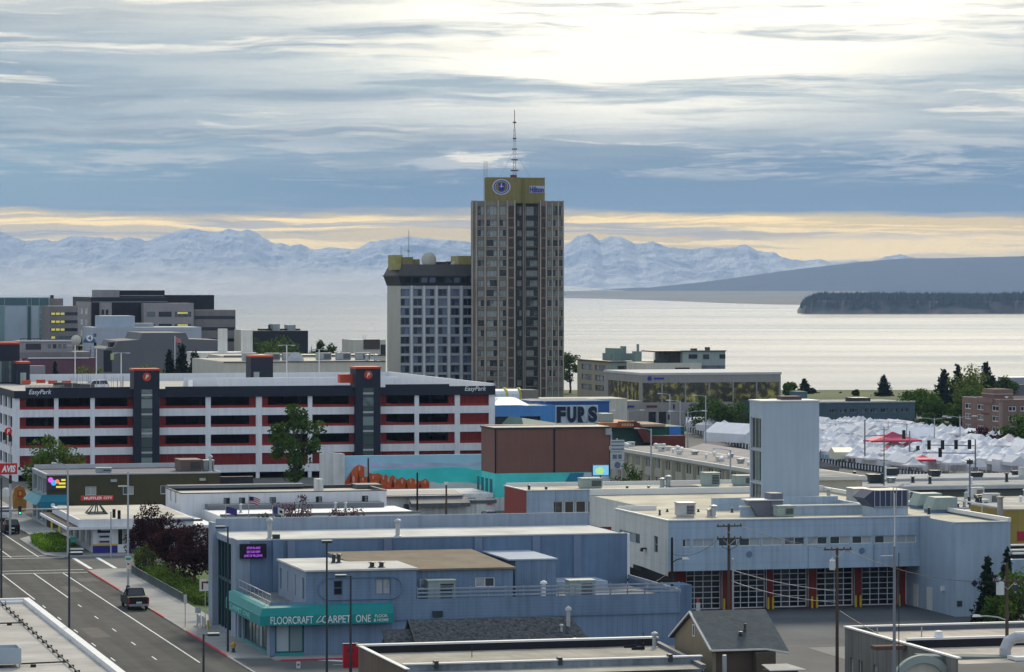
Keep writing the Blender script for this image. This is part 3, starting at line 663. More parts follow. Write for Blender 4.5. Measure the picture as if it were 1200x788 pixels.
# ramp walls on the roof deck
pc.ext([(30, 14, 13.6), (30, 14.3, 13.6), (30, 14.3, 15.4), (30, 14, 15.4)], [(36, 46, 13.6), (36, 46.3, 13.6), (36, 46.3, 14.6), (36, 46, 14.6)])
pc.box(34, 72, 44, 44.3, 13.6, 15.0); pc.box(36, 66, 20, 20.3, 13.6, 15.6)
pc.ext([(66, 20, 13.6), (66, 20.3, 13.6), (66, 20.3, 15.4), (66, 20, 15.4)], [(74, 4, 13.6), (74, 4.3, 13.6), (74, 4.3, 14.2), (74, 4, 14.2)])
pc.build('deck_wall', M('deck_wall_white', (.72, .73, .76), .6, .05, .4, .08), G)
for i, (a, b) in enumerate(BX):
    for li, (c, e) in enumerate(LV):
        full = li == 3 or i == 9
        L_ = [(a + .05, b - .05)] if full else []
        if not full:
            if i in (0, 3, 5, 7): L_.append((a + .05, a + .95))
            if i in (2, 4, 6, 8): L_.append((b - 1.0, b - .05))
        for x0, x1 in L_:
            s = MB(); s.box(x0, x1, .28, .32, c + .03, e - .03)
            for k in range(int((x1 - x0) / 1.25) + 2):
                xx = min(x1 - .05, x0 + k * 1.25); s.box(xx, xx + .07, .2, .275, c + .03, e - .03, 1)
            s.build('red_screen', [red_screen, M('red_screen_post', (.30, .04, .025), .5)], G)
for i, (a, b) in enumerate(BX):
    for c, e in LV[:3]:
        rl = MB()
        rl.box(a, b, .16, .2, c + .34, c + .42); rl.box(a, b, .16, .2, c + .05, c + .1); rl.box(a, b, .22, .24, c + .1, c + .3)
        for k in range(4): x = a + (b - a) * (k + .5) / 4; rl.box(x - .04, x + .04, .14, .21, c, c + .44)
        rl.build('railing', M('red_railing', (.33, .035, .03), .5, .1), G)
def ptower(x0, x1, top, y0=-1.3, y1=3.2, logo=True):
    t = MB(); t.box(x0, x1, y0, y1, 0, top); o = t.build('stair_tower', navy, G)
    MB().box(x0 - .12, x1 + .12, y0 - .12, y1 + .12, top + .004, top + .32).build('cap', orange_red, o)
    c = (x0 + x1) / 2; gl_ = MB(); w = (x1 - x0) * .21
    for k in range(int(top / 1.55)):
        z = .6 + k * 1.55
        if z + 1.4 < top - 2.1: gl_.box(c - w, c + w, y0 - .05, y0 + .02, z, z + 1.45)
    gl_.build('stair_glass', greenglass, o)
    for k in range(5): MB().box(c - w, c + w, y0 - .1, y0 - .052, 1.2 + 3.05 * k, 1.5 + 3.05 * k).build('landing_edge', steel, o)
    if logo:
        q = MB(); q.lathe([(.68, 0), (.68, .1)], (c, y0 - .02, top - 1.0), 24, 0, 'y'); e = q.build('emblem', logo_red if False else orange_red, o)
        lettering(e, 'P', .5, .72, logo_white, (c - .24, y0 - .13, top - 1.36), 0, .2, .03, .03)
    return o
ptower(g.x(157, -1.3), g.x(187, -1.3), 17.45); ptower(g.x(417, -1.3), g.x(446, -1.3), 17.55)
# a small side box beside the second tower cap
MB().box(g.x(400), g.x(417) - .1, 1, 3, 15.2, 16.6).build('rooftop_box', orange_red, G)
def backtower(a, b, y0, dp, top, gl_=False):
    x0, x1 = g.x(a, y0), g.x(b, y0); t = MB(); t.box(x0, x1, y0, y0 + dp, 13.3, top); o = t.build('roof_stair_house', navy, G)
    MB().box(x0 - .1, x1 + .1, y0 - .1, y0 + dp + .1, top + .004, top + .35).build('cap', orange_red, o)
    if gl_:
        q = MB()
        for k in range(6): xx = x0 + .4 + k * (x1 - x0 - 1.2) / 6; q.box(xx, xx + (x1 - x0 - 1.2) / 7, y0 - .06, y0 - .003, 13.9, top - 3)
        q.build('stair_glass', greenglass, o)
    else: MB().box(x0 + .5, x0 + 1.5, y0 - .06, y0 - .003, 13.7, 15.7).build('door', grey_metal, o)
backtower(294, 320, 55, 5, 18.3); backtower(-8, 23, 66, 7, 20.6, True); backtower(20.5, 35, 60, 5, 17.3)
def roof_lamp(px_, ybase, y, top):
    x = g.x(px_, y); z1 = g.z(top, x, y); p = MB(); p.tube([(x, y, 13.6), (x, y, z1)], .09, 6); o = p.build('lamp_post', white, G)
    q = MB(); q.box(x - 1.3, x + 1.3, y - .06, y + .06, z1, z1 + .1); q.box(x - 1.5, x - .8, y - .2, y + .2, z1 - .1, z1 + .08); q.box(x + .8, x + 1.5, y - .2, y + .2, z1 - .1, z1 + .08); q.build('lamp_head', grey_metal, o)
for a in ((88, 0, 40, 405), (113, 0, 22, 409), (142, 0, 34, 414), (336, 0, 46, 405), (374, 0, 40, 410)): roof_lamp(*a)
# rails, planters and posts near the left end of the deck
rr = MB()
for y in (3, 8, 13, 18):
    a, b = g.x(30, y), g.x(64 + y * .6, y)
    for z in (14.2, 14.65): rr.tube([(a, y, z), (b, y, z)], .04, 5)
    for k in range(9): x = a + (b - a) * k / 8; rr.tube([(x, y, 13.6), (x, y, 14.66)], .04, 5)
rr.build('deck_railing', M('grey_rail', (.30, .29, .29), .6), G)
r_ = random.Random(5)
for k in range(30):
    px_ = r_.uniform(84, 146); y = r_.uniform(6, 50); x = g.x(px_, y); MB().tube([(x, y, 13.6), (x, y, 13.6 + r_.uniform(1.6, 2.6))], .05, 5).build('sign_post', steel, G)
for px_, y in ((31, 40), (48, 44), (62, 38), (78, 36)): 
    x = g.x(px_, y); MB().box(x - .75, x + .75, y, y + .5, 14.3, 14.9).build('barrier_board', orange_red, G)
for px_, y in ((71, 26), (83, 22), (93, 18), (103, 14)):
    x = g.x(px_, y); MB().box(x - 1.1, x + 1.1, y, y + 1.2, 13.62, 14.9).build('planter_box', M('dark_planter', (.07, .07, .065), .8), G)
for a, b in ((33.5, 60), (544, 569)):
    lettering(G, 'EasyPark', g.x(b) - g.x(a), .95, logo_white, (g.x(a), -.37, 13.58), 0, .25, .04, .006)
# ================================================================ hotels
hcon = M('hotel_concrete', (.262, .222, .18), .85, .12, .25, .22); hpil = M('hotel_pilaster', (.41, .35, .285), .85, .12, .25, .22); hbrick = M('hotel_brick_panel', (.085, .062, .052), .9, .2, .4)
hdark = M('hotel_recess_shade', (.075, .07, .062), .85, .12); hyel = M('mustard_penthouse', (.245, .205, .075), .7, .1, .2, .2); hframe = M('hotel_window_frame', (.10, .095, .085), .6)  # hdark puts the shade of the set-back recess into its colour
hglass = glass('hotel_glint_glass', (.012, .017, .022), (.30, .33, .30), .62, scale=.8)  # many panes coloured pale to stand in for glints on the glass
h = F(552.5, 950.0, .02); hw = h.x(660.5); hz0 = 54.6
HT = thing('hotel_tower', 'tall dark brown hotel tower with mustard penthouse and red and white mast', 'hotel', h.loc, h.th)
X = lambda p, y=0: h.x(p, y)
FLH = 2.79; rows18 = [51.3 - FLH * k for k in range(19)]   # window centre heights, top floor down
rec = 5.0
xL, xR = X(604), X(632.5)
body = MB()
def hwall(p0, p1, cols, m, dep=.35, tall=True):
    hs = []; L = math.hypot(p1[0] - p0[0], p1[1] - p0[1]); dx, dy = (p1[0] - p0[0]) / L, (p1[1] - p0[1]) / L
    for a, b in cols:
        for k, zc in enumerate(rows18):
            z0, z1 = (zc - .95, zc + .8) if k else (zc - .4, zc + 2.0)
            if k == 0: z0, z1 = zc - 2.0 + 1.3, zc + 1.9
            hs.append((a, b, z0, z1)); d = dep - .06
            window(HT, (p0[0] + dx * a - dy * d, p0[1] + dy * a + dx * d, z0), math.atan2(dy, dx), b - a, z1 - z0, 3 if b - a > 2.5 else 2, 1, hframe, hglass, .07, False)
    body.wall(p0, p1, 0, hz0, hs, dep, m)
c0 = [(X(559.8), X(567.2)), (X(570.2), X(582.5)), (X(585.4), X(593.2))]
hwall((0, 0), (xL, 0), c0, 0)
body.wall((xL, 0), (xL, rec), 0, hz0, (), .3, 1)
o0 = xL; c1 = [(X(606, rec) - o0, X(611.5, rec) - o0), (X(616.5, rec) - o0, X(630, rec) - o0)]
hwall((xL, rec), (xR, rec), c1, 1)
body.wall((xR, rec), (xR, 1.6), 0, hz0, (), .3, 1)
c2 = [(X(641.5, 1.6) - xR, X(646.3, 1.6) - xR), (X(648.2, 1.6) - xR, X(653.6, 1.6) - xR), (X(655, 1.6) - xR, X(659.6, 1.6) - xR)]
hwall((xR, 1.6), (hw, 1.6), c2, 0)
body.wall((hw, 1.6), (hw, 22), 0, hz0); body.wall((hw, 22), (0, 22), 0, hz0)
lw = [(4 + 5.5 * k, 6.2 + 5.5 * k, zc - .9, zc + .8) for k in range(3) for zc in rows18]; body.wall((0, 22), (0, 0), 0, hz0, (), .35, 0)
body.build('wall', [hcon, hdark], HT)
body = MB(); body.poly([(0, 0, hz0 - .5), (xL, 0, hz0 - .5), (xL, rec, hz0 - .5), (xR, rec, hz0 - .5), (xR, 1.6, hz0 - .5), (hw, 1.6, hz0 - .5), (hw, 22, hz0 - .5), (0, 22, hz0 - .5)]); body.build('roof', gravel_roof, HT)
pl = MB()
for p in (553.4, 558.2, 568.6, 584, 594.6, 603.2): x = X(p); pl.box(x - .22, x + .22, -.45, .05, 0, hz0 + .15)
for p in (633.4, 640.2, 647.2, 654.3, 660.1): x = X(p, 1.6); pl.box(x - .18, x + .18, 1.15, 1.65, 0, hz0 + .15)
for p in (613.2, 615.3, 631): x = X(p, rec); pl.box(x - .15, x + .15, rec - .3, rec + .05, 0, hz0 - .2)
pl.build('pilaster', hpil, HT)
bp_ = MB()
for k, zc in enumerate(rows18):
    top = 1.95 if k == 0 else 1.15
    bp_.box(X(596.2), X(602), -.14, -.002, zc - 1.2, zc + top); bp_.box(X(634.6, 1.6), X(639, 1.6), 1.46, 1.598, zc - 1.2, zc + top)
bp_.build('brick_panel', hbrick, HT)
for k, zc in enumerate(rows18[1:]):
    z = zc - 1.15
    for x0, x1, y0, y1, z0, z1 in ((X(559.2), X(594), -.22, -.002, z - .02, z + .16), (X(595), X(603), -.25, -.003, z - .12, z + .0), (X(640.8, 1.6), X(659.8, 1.6), 1.35, 1.598, z - .02, z + .18), (X(616.4, rec), X(630.4, rec), rec - .16, rec - .002, z - .02, z + .12)):
        MB().box(x0, x1, y0, y1, z0, z1).build('sill_band', hpil, HT)

ph = MB(); ptop = hz0 + 6.6
py0 = 1.0; ph.prism([(X(568.5, py0), py0), (X(608.5, py0), py0), (X(612, 4), 4), (X(638.5, 4), 4), (X(638.5, 4), 16), (X(568.5, py0), 16)], hz0 - .6, ptop)
pho = ph.build('penthouse', hyel, HT)
blue = M('deep_blue_sign', (.03, .035, .30), .45, .05); silver = M('silver_sign', (.55, .55, .60), .4, .05)
cx, cz = X(587.6, py0), h.z(219.3, X(587), py0)
em = MB(); seg = 40
for k in range(seg):
    a, b = 2 * math.pi * k / seg, 2 * math.pi * (k + 1) / seg
    for r0, r1, d, m in ((2.55, 2.2, .10, 0), (2.2, 1.9, .14, 1), (1.9, 1.75, .10, 0)):
        P = lambda t, r, y: (cx + r * math.cos(t), y, cz + r * .86 * math.sin(t))
        em.ext([P(a, r0, py0 - d), P(b, r0, py0 - d), P(b, r1, py0 - d), P(a, r1, py0 - d)], [P(a, r0, py0 - .005), P(b, r0, py0 - .005), P(b, r1, py0 - .005), P(a, r1, py0 - .005)], m)
emo = em.build('emblem', [silver, blue], pho)
s = MB(); s.prismy([(cx - .85, cz + 1.15), (cx - .15, cz + 1.15), (cx - .15, cz - .2), (cx + .15, cz - .2), (cx + .15, cz + 1.15), (cx + .95, cz + 1.15), (cx + .85, cz - .6), (cx + .45, cz - 1.1), (cx - .45, cz - 1.1), (cx - .75, cz - .6)], py0 - .12, py0 - .01, 0)
s.prismy([(cx - .14, cz + 1.0), (cx + .14, cz + 1.0), (cx + .14, cz - .15), (cx - .14, cz - .15)], py0 - .09, py0 - .012, 1); s.prismy([(cx - .5, cz + .25), (cx + .6, cz + .25), (cx + .6, cz + .05), (cx - .5, cz + .05)], py0 - .15, py0 - .121, 1)
s.build('monogram', [blue, silver], emo)
x0, x1 = X(620.5, 4), X(637.8, 4); zz = h.z(225.8, x0, 4)
sg = MB().box(x0 - .1, x1 + .05, 3.9, 3.996, zz - .15, zz + 1.85).build('sign', M('sign_silver_back', (.42, .43, .50), .5), pho)
lettering(sg, 'Hilton', x1 - x0 - .2, 1.6, blue, (x0 + .05, 3.89, zz), 0, 0, .12, .03)
mred = M('mast_red', (.16, .055, .045), .6); mwh = M('mast_white', (.5, .48, .46), .6)
def lattice(parent, x, y, z0, z1, w0, w1, mats, name='mast', step=1.2, r=.045):
    m = MB(); n = int((z1 - z0) / step)
    for k in range(n):
        f0, f1 = k / n, (k + 1) / n; a, b = w0 + (w1 - w0) * f0, w0 + (w1 - w0) * f1; za, zb = z0 + (z1 - z0) * f0, z0 + (z1 - z0) * f1; mi = (k // 4) % 2
        cs = [(-1, -1), (1, -1), (1, 1), (-1, 1)]
        for q in range(4):
            c, e = cs[q], cs[(q + 1) % 4]
            m.tube([(x + c[0] * a, y + c[1] * a, za), (x + c[0] * b, y + c[1] * b, zb)], r, 4, mi)
            m.tube([(x + c[0] * a, y + c[1] * a, za), (x + e[0] * b, y + e[1] * b, zb)], r * .7, 4, mi)
    return m.build(name, mats, parent)
mx_ = X(603, 9); lattice(HT, mx_, 9, ptop, ptop + 14, .42, .2, [mred, mwh], r=.06)
tp = MB(); tp.tube([(mx_, 9, ptop + 14), (mx_, 9, ptop + 19.2)], .1, 5)
for zq, w in ((ptop + 5, .9), (ptop + 8, .7), (ptop + 2, 1.1), (ptop + 11, .5), (ptop + 15.5, .5)): tp.box(mx_ - w, mx_ + w, 8.7, 9.3, zq, zq + .35)
for sx in (-1, 1): tp.tube([(mx_ + sx * 4.4, 9, ptop), (mx_, 9, ptop + 8)], .03, 4)
tp.box(mx_ - 1.2, mx_ + .6, 8, 10, ptop, ptop + .9); tp.build('antenna', [mred], HT)
lattice(HT, X(569, 6), 6, hz0 - .5, hz0 + 11.3, .5, .42, [M('mast_grey', (.30, .28, .26), .6)] * 2, step=1.0, r=.06)
# low annexe tower
l = F(470, 955.0); lw_ = l.x(560); ld = 18.0; ltop = l.z(335)
LT = thing('hotel_annexe', 'cream hotel annexe with dark flared top storey and blue windows', 'hotel', l.loc, TH)
lp = M('annexe_pilaster', (.42, .43, .45), .8, .08, .3, .12); lsp = M('annexe_blue_spandrel', (.16, .19, .25), .7, .1); lglass = glass('annexe_glass', (.010, .014, .028), (.14, .17, .25), .40); lcream = M('annexe_cream', (.52, .49, .42), .85, .06, .2, .12)
wl = MB(); hs = []; cols = [469.6 + 14.65 * k for k in range(7)]
rowsz = [l.z(342.8 + 11.2 * k) for k in range(18)]
for c in cols:
    a, b = l.x(c + .1), l.x(c + 10.4)
    for zc in rowsz:
        z0, z1 = zc - 1.1, zc + .95
        if z0 < .5: continue
        hs.append((a, b, z0, z1)); window(LT, (a, .32, z0), 0, b - a, z1 - z0, 2, 1, lsp, lglass, .13, False)
hs = [q for q in hs if q[1] < lw_]
wl.wall((0, 0), (lw_, 0), 0, ltop, hs, .4, 0); wl.wall((lw_, 0), (lw_, ld), 0, ltop, (), .3, 1); wl.wall((lw_, ld), (0, ld), 0, ltop, (), .3, 1); wl.wall((0, ld), (0, 0), 0, ltop, (), .3, 1)
wl.build('wall', [lp, lcream], LT)
pm = MB()
for c in cols: x = l.x(c + 12.5); pm.box(x - .28, x + .28, -.3, -.003, 0, ltop)
pm.build('pilaster', M('annexe_white_pilaster', (.64, .65, .67), .8, .06, .3, .1), LT)
za, zb, zt = ltop, l.z(324), l.z(310); e = .9
tb = MB(); tb.ext([(-.1, -.1, za), (lw_, -.1, za), (lw_, ld + .1, za), (-.1, ld + .1, za)], [(-e, -e, zb), (lw_, -e, zb), (lw_, ld + e, zb), (-e, ld + e, zb)])
tb.build('top_storey', M('annexe_dark_band', (.03, .027, .03), .6, .1), LT)
tm = MB(); tm.box(-e - .25, lw_, -e - .25, ld + e + .25, zb + .003, zb + .3)
tm.ext([(-e, -e, zb + .3), (lw_, -e, zb + .3), (lw_, ld + e, zb + .3), (-e, ld + e, zb + .3)], [(.5, .5, zt), (lw_, .5, zt), (lw_, ld - .5, zt), (.5, ld - .5, zt)])
tm.build('mansard_roof', M('annexe_mansard', (.075, .068, .066), .6, .1, .3, lines=('h', 1.4, .2)), LT)
gl_ = MB()
for k in range(9): x = 1.0 + k * 2.35; gl_.ext([(x, -.2, za + .4), (x + 1.7, -.2, za + .4), (x + 1.7, -.86, zb - .35), (x, -.86, zb - .35)], [(x, -.1, za + .4), (x + 1.7, -.1, za + .4), (x + 1.7, -.76, zb - .35), (x, -.76, zb - .35)])
gl_.build('band_window', lglass, LT)
def lbox(a, b, y0, y1, t0, t1, name, mat): x0, x1 = l.x(a, y0), l.x(b, y0); MB().box(x0, x1, y0, y1, l.z(t0, x0, y0) - .6, l.z(t1, x0, y0)).build(name, mat, LT)
lbox(472.5, 484, 2, 9, 314, 301.5, 'penthouse', hyel); lbox(462, 472, 4, 12, 313, 299, 'penthouse', M('pale_mustard', (.38, .33, .12), .7, .1)); lbox(459, 470, 1, 5, 314, 309, 'penthouse', M('pale_mustard', (.38, .33, .12)))
lbox(537, 552, 3, 12, 314, 300, 'penthouse', M('pale_mustard', (.38, .33, .12))); lbox(484, 492, 5, 9, 315, 304, 'equipment_box', M('olive_box', (.2, .17, .07), .7)); lbox(510, 523, 6, 9, 314, 307, 'equipment_box', M('brown_box', (.07, .05, .05), .7)); lbox(525, 545, 8, 11, 314, 306.5, 'equipment_box', M('brown_box', (.07, .05, .05), .7))
def dish(parent, x, y, z, r, az_=0.0, mat=None):
    o = MB(); o.lathe([(.15, .25), (r * .35, .1), (r * .7, -.12), (r, -.45), (r + .03, -.42), (r * .7, -.05), (r * .35, .18)], (0, 0, 0), 22, 0, 'y'); d = o.build('satellite_dish', mat or cream, parent, (x, y, z), az_)
    s = MB(); s.tube([(0, .5, -r * .2), (0, .7, -r - .8)], .12, 6); s.build('stand', dark_steel, d)
dish(LT, l.x(502, 4), 3, l.z(305, 0, 3), 2.15); dish(LT, l.x(531.5, 4), 3, l.z(310, 0, 3), .95, .4)
an = MB(); 
for p, t in ((479, 270), (470, 288)): x = l.x(p, 6); an.tube([(x, 6, zt - 1), (x, 6, l.z(t, x, 6))], .09, 5)
x = l.x(479, 6); an.box(x - .35, x + .2, 5.9, 6.1, zt + 3.5, zt + 4.1); an.build('antenna', grey_metal, LT)
# ================================================================ far buildings, left
lit = M('lit_office_window', (.3, .27, .08), .5, .5, .8, emit=(.75, .66, .12, .5))
dkglass = glass('office_glass', (.015, .02, .03), (.12, .14, .16), .3)
tealglass = glass('teal_curtain_glass', (.05, .12, .13), (.16, .28, .28), .5)
pblue = M('pale_blue_panel', (.40, .46, .52), .6, .06, .3, .05); greybrown = M('grey_brown_panel', (.22, .20, .195), .8, .1, .3, .1); ddark = M('dark_charcoal_cladding', (.022, .024, .032), .6, .15, .2)
pinkgrey = M('pink_grey_panel', (.32, .295, .30), .8, .08, .3, .1); bulk = M('grey_bulk_cladding', (.135, .138, .145), .7, .06, .2, .06); maroon = M('maroon_render', (.16, .075, .10), .8, .12, .3, .1)
def pbox(th, f, a, b, y0, d, t0, t1, name, mat, z0=None):
    """box part: photo columns a..b at local depth y0, roof at photo row t0, bottom at row t1 (or the ground)"""
    x0, x1 = f.x(a, y0), f.x(b, y0); zt_ = f.z(t0, x0, y0); zb_ = 0.0 if t1 is None else f.z(t1, x0, y0)
    return MB().box(x0, x1, y0, y0 + d, zb_ if z0 is None else z0, zt_).build(name, mat, th)
def band(th, f, a, b, y0, t0, t1, name, mat, proud=.06, dep=.05):
    x0, x1 = f.x(a, y0), f.x(b, y0); return MB().box(x0, x1, y0 - proud, y0 - proud + dep, f.z(t1, x0, y0), f.z(t0, x0, y0)).build(name, mat, th)
f = F(-30, 905.0); t = thing('glass_office', 'pale blue office block with teal glass strips behind the red capped garage stair houses', 'office block', f.loc, TH)
pbox(t, f, -30, 58, 0, 20, 348.5, None, 'wall', pblue); band(t, f, -30, 47, 0, 349.5, 358, 'window', tealglass, .1)
for a, b, t0, t1 in ((32, 36, 359, 402), (46, 56.5, 359, 402), (-30, 5, 359, 402), (47, 57, 349.5, 358.6)): band(t, f, a, b, 0, t0, t1, 'window', tealglass, .1)
for a in (5, 31.6, 36.3, 45.6): band(t, f, a, a + .5, 0, 350, 402, 'mullion', steel, .16)
for k in range(4): band(t, f, 46, 57, 0, 366 + 8 * k, 366.6 + 8 * k, 'mullion', steel, .17)
pbox(t, f, 58.2, 74, 1, 12, 350, None, 'lift_tower', greybrown); pbox(t, f, 60, 63, 3, 3, 346, 351, 'rooftop_unit', dark_steel)
f = F(58, 885.0); t = thing('brown_office', 'grey brown office block with yellow lit window bands', 'office block', f.loc, TH)
pbox(t, f, 58.5, 91, 0, 18, 359, None, 'wall', greybrown)
for k in range(4):
    y = 366.2 + 9.3 * k; band(t, f, 59, 90.8, 0, y, y + 3.6, 'window', dkglass, .05)
    for q in range(3 if k < 3 else 1): band(t, f, 60 + q * 5.5, 64.5 + q * 5.5, 0, y + .4, y + 3, 'lit_window', lit, .09)
f = F(107, 935.0); t = thing('dark_office', 'large charcoal office complex with stepped dark blocks and a pinkish grey front', 'office complex', f.loc, TH)
pbox(t, f, 107, 196, 0, 40, 348.5, None, 'wall', ddark)
lf = MB(); lf.box(-.4, -.003, 0, 30, 0, f.z(354)); lf.build('side_wall', pinkgrey, t)
for k in range(3):
    for y in (4, 14): MB().box(-.46, -.41, y, y + 5, f.z(369 + 13 * k), f.z(362 + 13 * k)).build('window', dkglass, t)
pbox(t, f, 119, 140, 6, 20, 340, 350, 'penthouse', pinkgrey); pbox(t, f, 140.2, 193, 8, 20, 340.5, 350, 'penthouse', ddark)
pbox(t, f, 193.2, 251, 10, 30, 346, None, 'east_block', ddark); band(t, f, 140.5, 192, 8, 346.3, 346.9, 'roof_line', steel); band(t, f, 108, 196, 0, 353.8, 354.3, 'roof_line', steel)
pbox(t, f, 118, 131, -3, 4, 354.8, None, 'front_bay', pinkgrey); pbox(t, f, 168.5, 227, -5, 18, 355.5, None, 'front_block', pinkgrey)
for k in range(2):
    for a, b in ((172, 182), (186, 201), (205, 224)): band(t, f, a, b, -5, 365.5 + 14.2 * k, 371.5 + 14.2 * k, 'window', dkglass)
    band(t, f, 208, 220, -5, 366 + 14.2 * k, 368 + 14.2 * k, 'lit_window', lit, .1)
for a in (119, 124): band(t, f, a, a + 3, -3, 363, 369, 'window', dkglass)
pbox(t, f, 227.3, 276, -2, 24, 363.5, None, 'brown_wing', greybrown)
for k in range(3): band(t, f, 228, 275, -2, 370.5 + 13.2 * k, 374.2 + 13.2 * k, 'window', dkglass)
f = F(108, 865.0); t = thing('white_block', 'plain white blind block in front of the charcoal offices', 'building', f.loc, TH)
pbox(t, f, 120, 158, 2, 14, 370.5, None, 'upper_wall', pblue); pbox(t, f, 108.5, 236, 0, 20, 384, None, 'wall', M('pale_grey_panel', (.42, .45, .50), .7, .06, .3, .08)); pbox(t, f, 158.5, 180, 8, 5, 379, 385, 'rooftop_unit', grey_metal)
for k in range(3): band(t, f, 109.5, 113, 0, 391 + 10.5 * k, 395 + 10.5 * k, 'window', dkglass)
band(t, f, 113, 236, 0, 387.4, 387.9, 'joint', steel, .03)
f = F(121, 815.0); t = thing('grey_hall', 'windowless dark grey hall with stepped roofline above the garage', 'hall', f.loc, TH)
m = MB(); P = lambda a, r: (f.x(a), f.z(r))
m.prismy([(f.x(121), 0), (f.x(262), 0), P(262, 399.5), P(221, 398), P(217.5, 390.5), P(167, 390.5), P(163.5, 398.5), P(138, 400), P(134, 407), P(121, 409)], 0, 25); m.build('wall', bulk, t)
band(t, f, 121.5, 131, 0, 411, 436, 'dark_panel', ddark); band(t, f, 129.5, 133.5, 0, 414.5, 422, 'sign', M('pale_yellow_sign', (.50, .50, .22), .6), .1)
pbox(t, f, 129, 141, 3, 4, 401, 409, 'rooftop_unit', ddark); fp = MB(); x = f.x(205, -8); fp.tube([(x, -8, 0), (x, -8, f.z(394, x, -8))], .1, 6); fpo = fp.build('flagpole', white, t)
fl = MB(); z = f.z(395, x, -8); fl.ext([(x, -8, z), (x + 1.3, -8.3, z - .5), (x + 1.4, -8.3, z - 1.6), (x, -8, z - 1.2)], [(x, -7.96, z), (x + 1.3, -8.26, z - .5), (x + 1.4, -8.26, z - 1.6), (x, -7.96, z - 1.2)]); fl.build('flag', M('faded_red_flag', (.45, .18, .18), .8, .4, 2.0), fpo)
f = F(206, 770.0); t = thing('white_mission', 'small white rendered building with two square chimneys', 'building', f.loc, TH)
pbox(t, f, 230, 300, 0, 14, 413.5, None, 'wall', offwhite); pbox(t, f, 222, 262, -4, 6, 426, None, 'front_wing', offwhite); pbox(t, f, 257, 266.5, 3, 2, 385.5, 416, 'chimney', offwhite); pbox(t, f, 284.5, 296, 3, 2.4, 387, 418, 'chimney', offwhite)
pbox(t, f, 271, 300, -2, 4, 417.5, None, 'front_bay', offwhite)
for a, t0 in ((242, 418.5), (265, 422)): band(t, f, a, a + 3, -0.0 if a < 250 else 0, t0, t0 + 6, 'window', dkglass)
for a in (276.5, 289): band(t, f, a, a + 3, -2, 422.5, 429, 'window', dkglass)
f = F(23, 745.0); t = thing('maroon_store', 'low maroon store with a grey brown upper floor behind the garage', 'store', f.loc, TH)
pbox(t, f, 33, 114, 0, 12, 420, None, 'wall', maroon); band(t, f, 33, 104, 0, 419.3, 420.6, 'coping', white, .2, .3); pbox(t, f, 23, 106, 5, 14, 413, 420.5, 'upper_wall', greybrown)
pbox(t, f, 23, 85, 9, 14, 400, 414, 'upper_floor', pinkgrey); band(t, f, 30, 48, 9, 403, 410, 'window', dkglass); band(t, f, 23, 84, 9, 399, 400.4, 'coping', white, .3, .4)
for k in range(4): band(t, f, 56 + 6 * k, 60 + 6 * k, 9, 403.5, 408.5, 'window', dkglass)
rm_ = MB()
for k in range(7): x = f.x(24 + 4 * k, 12); rm_.tube([(x, 12, f.z(400, x, 12)), (x, 12, f.z(397, x, 12))], .08, 4)
rm_.tube([(f.x(24, 12), 12, f.z(397, x, 12)), (f.x(48, 12), 12, f.z(397, x, 12))], .1, 4); rm_.build('roof_rail', dark_steel, t)
pbox(t, f, 35, 53, -6, 5, 429, None, 'side_shed', pinkgrey); dish(t, f.x(89.5, 4), 4, f.z(399, 0, 4), 1.1)
f = F(97, 790.0); t = thing('hotel_sign', 'blue house shaped sign with a white figure four on a post', 'sign', f.loc, TH)
m = MB(); P = lambda a, r: (f.x(a), f.z(r)); m.prismy([P(98, 402), P(98, 399), P(105, 392), P(112, 399), P(112, 402)], 0, .6); m.build('sign_face', M('blue_sign_face', (.05, .12, .20), .5), t)
m = MB(); m.lathe([(.75, 0), (.75, .06)], (f.x(105), -.01, f.z(396.5)), 18, 0, 'y'); m.build('disc', logo_white, t); lettering(t, '4', .75, 1.0, M('blue_sign_face', (0, 0, 0)), (f.x(105) - .38, -.08, f.z(396.5) - .5))
m = MB(); m.box(f.x(107.5), f.x(110), .1, .5, 0, f.z(402)); m.build('post', pblue, t); m = MB()
for k in range(3): m.box(f.x(107), f.x(110.5), -.05, .09, f.z(409 + 4 * k), f.z(406 + 4 * k))
m.build('sign_plate', pblue, t)
f = F(285, 915.0); t = thing('black_block', 'black flat roofed block with a cream edge, half hidden by trees', 'building', f.loc, TH)
pbox(t, f, 294, 361, 0, 20, 388, None, 'wall', ddark); pbox(t, f, 285, 294.2, -.5, 14, 387, None, 'corner_wall', cream); pbox(t, f, 320, 328, 4, 6, 380, 389, 'rooftop_unit', grey_metal); pbox(t, f, 338, 346.5, 4, 6, 381, 389, 'rooftop_unit', grey_metal); pbox(t, f, 305, 352, 6, 4, 385.5, 389, 'rooftop_duct', dark_steel)
pbox(t, f, 315, 317, 5, 1, 381, 389, 'chimney', dark_steel)
f = F(411, 860.0); t = thing('cream_lowrise', 'cream low building with a dark sloping panel beside the hotel annexe', 'building', f.loc, TH)
pbox(t, f, 414, 452, 0, 14, 398.5, None, 'wall', cream); band(t, f, 426, 445, 0, 398, 409.5, 'sloped_panel', M('brown_panel', (.07, .055, .05), .7), .2, .15); band(t, f, 446, 452, 0, 404, 417, 'window', dkglass)
pbox(t, f, 434, 450, -8, 4, 423.5, None, 'rooftop_unit', grey_metal)
an = MB()
for a in (425.5, 428): x = f.x(a, 3); an.tube([(x, 3, f.z(399, x, 3)), (x, 3, f.z(393, x, 3))], .07, 4)
an.build('antenna', steel, t)
f = F(262, 700.0); t = thing('low_white_roofs', 'long low cream flat roofed store seen over the garage', 'store', f.loc, TH)
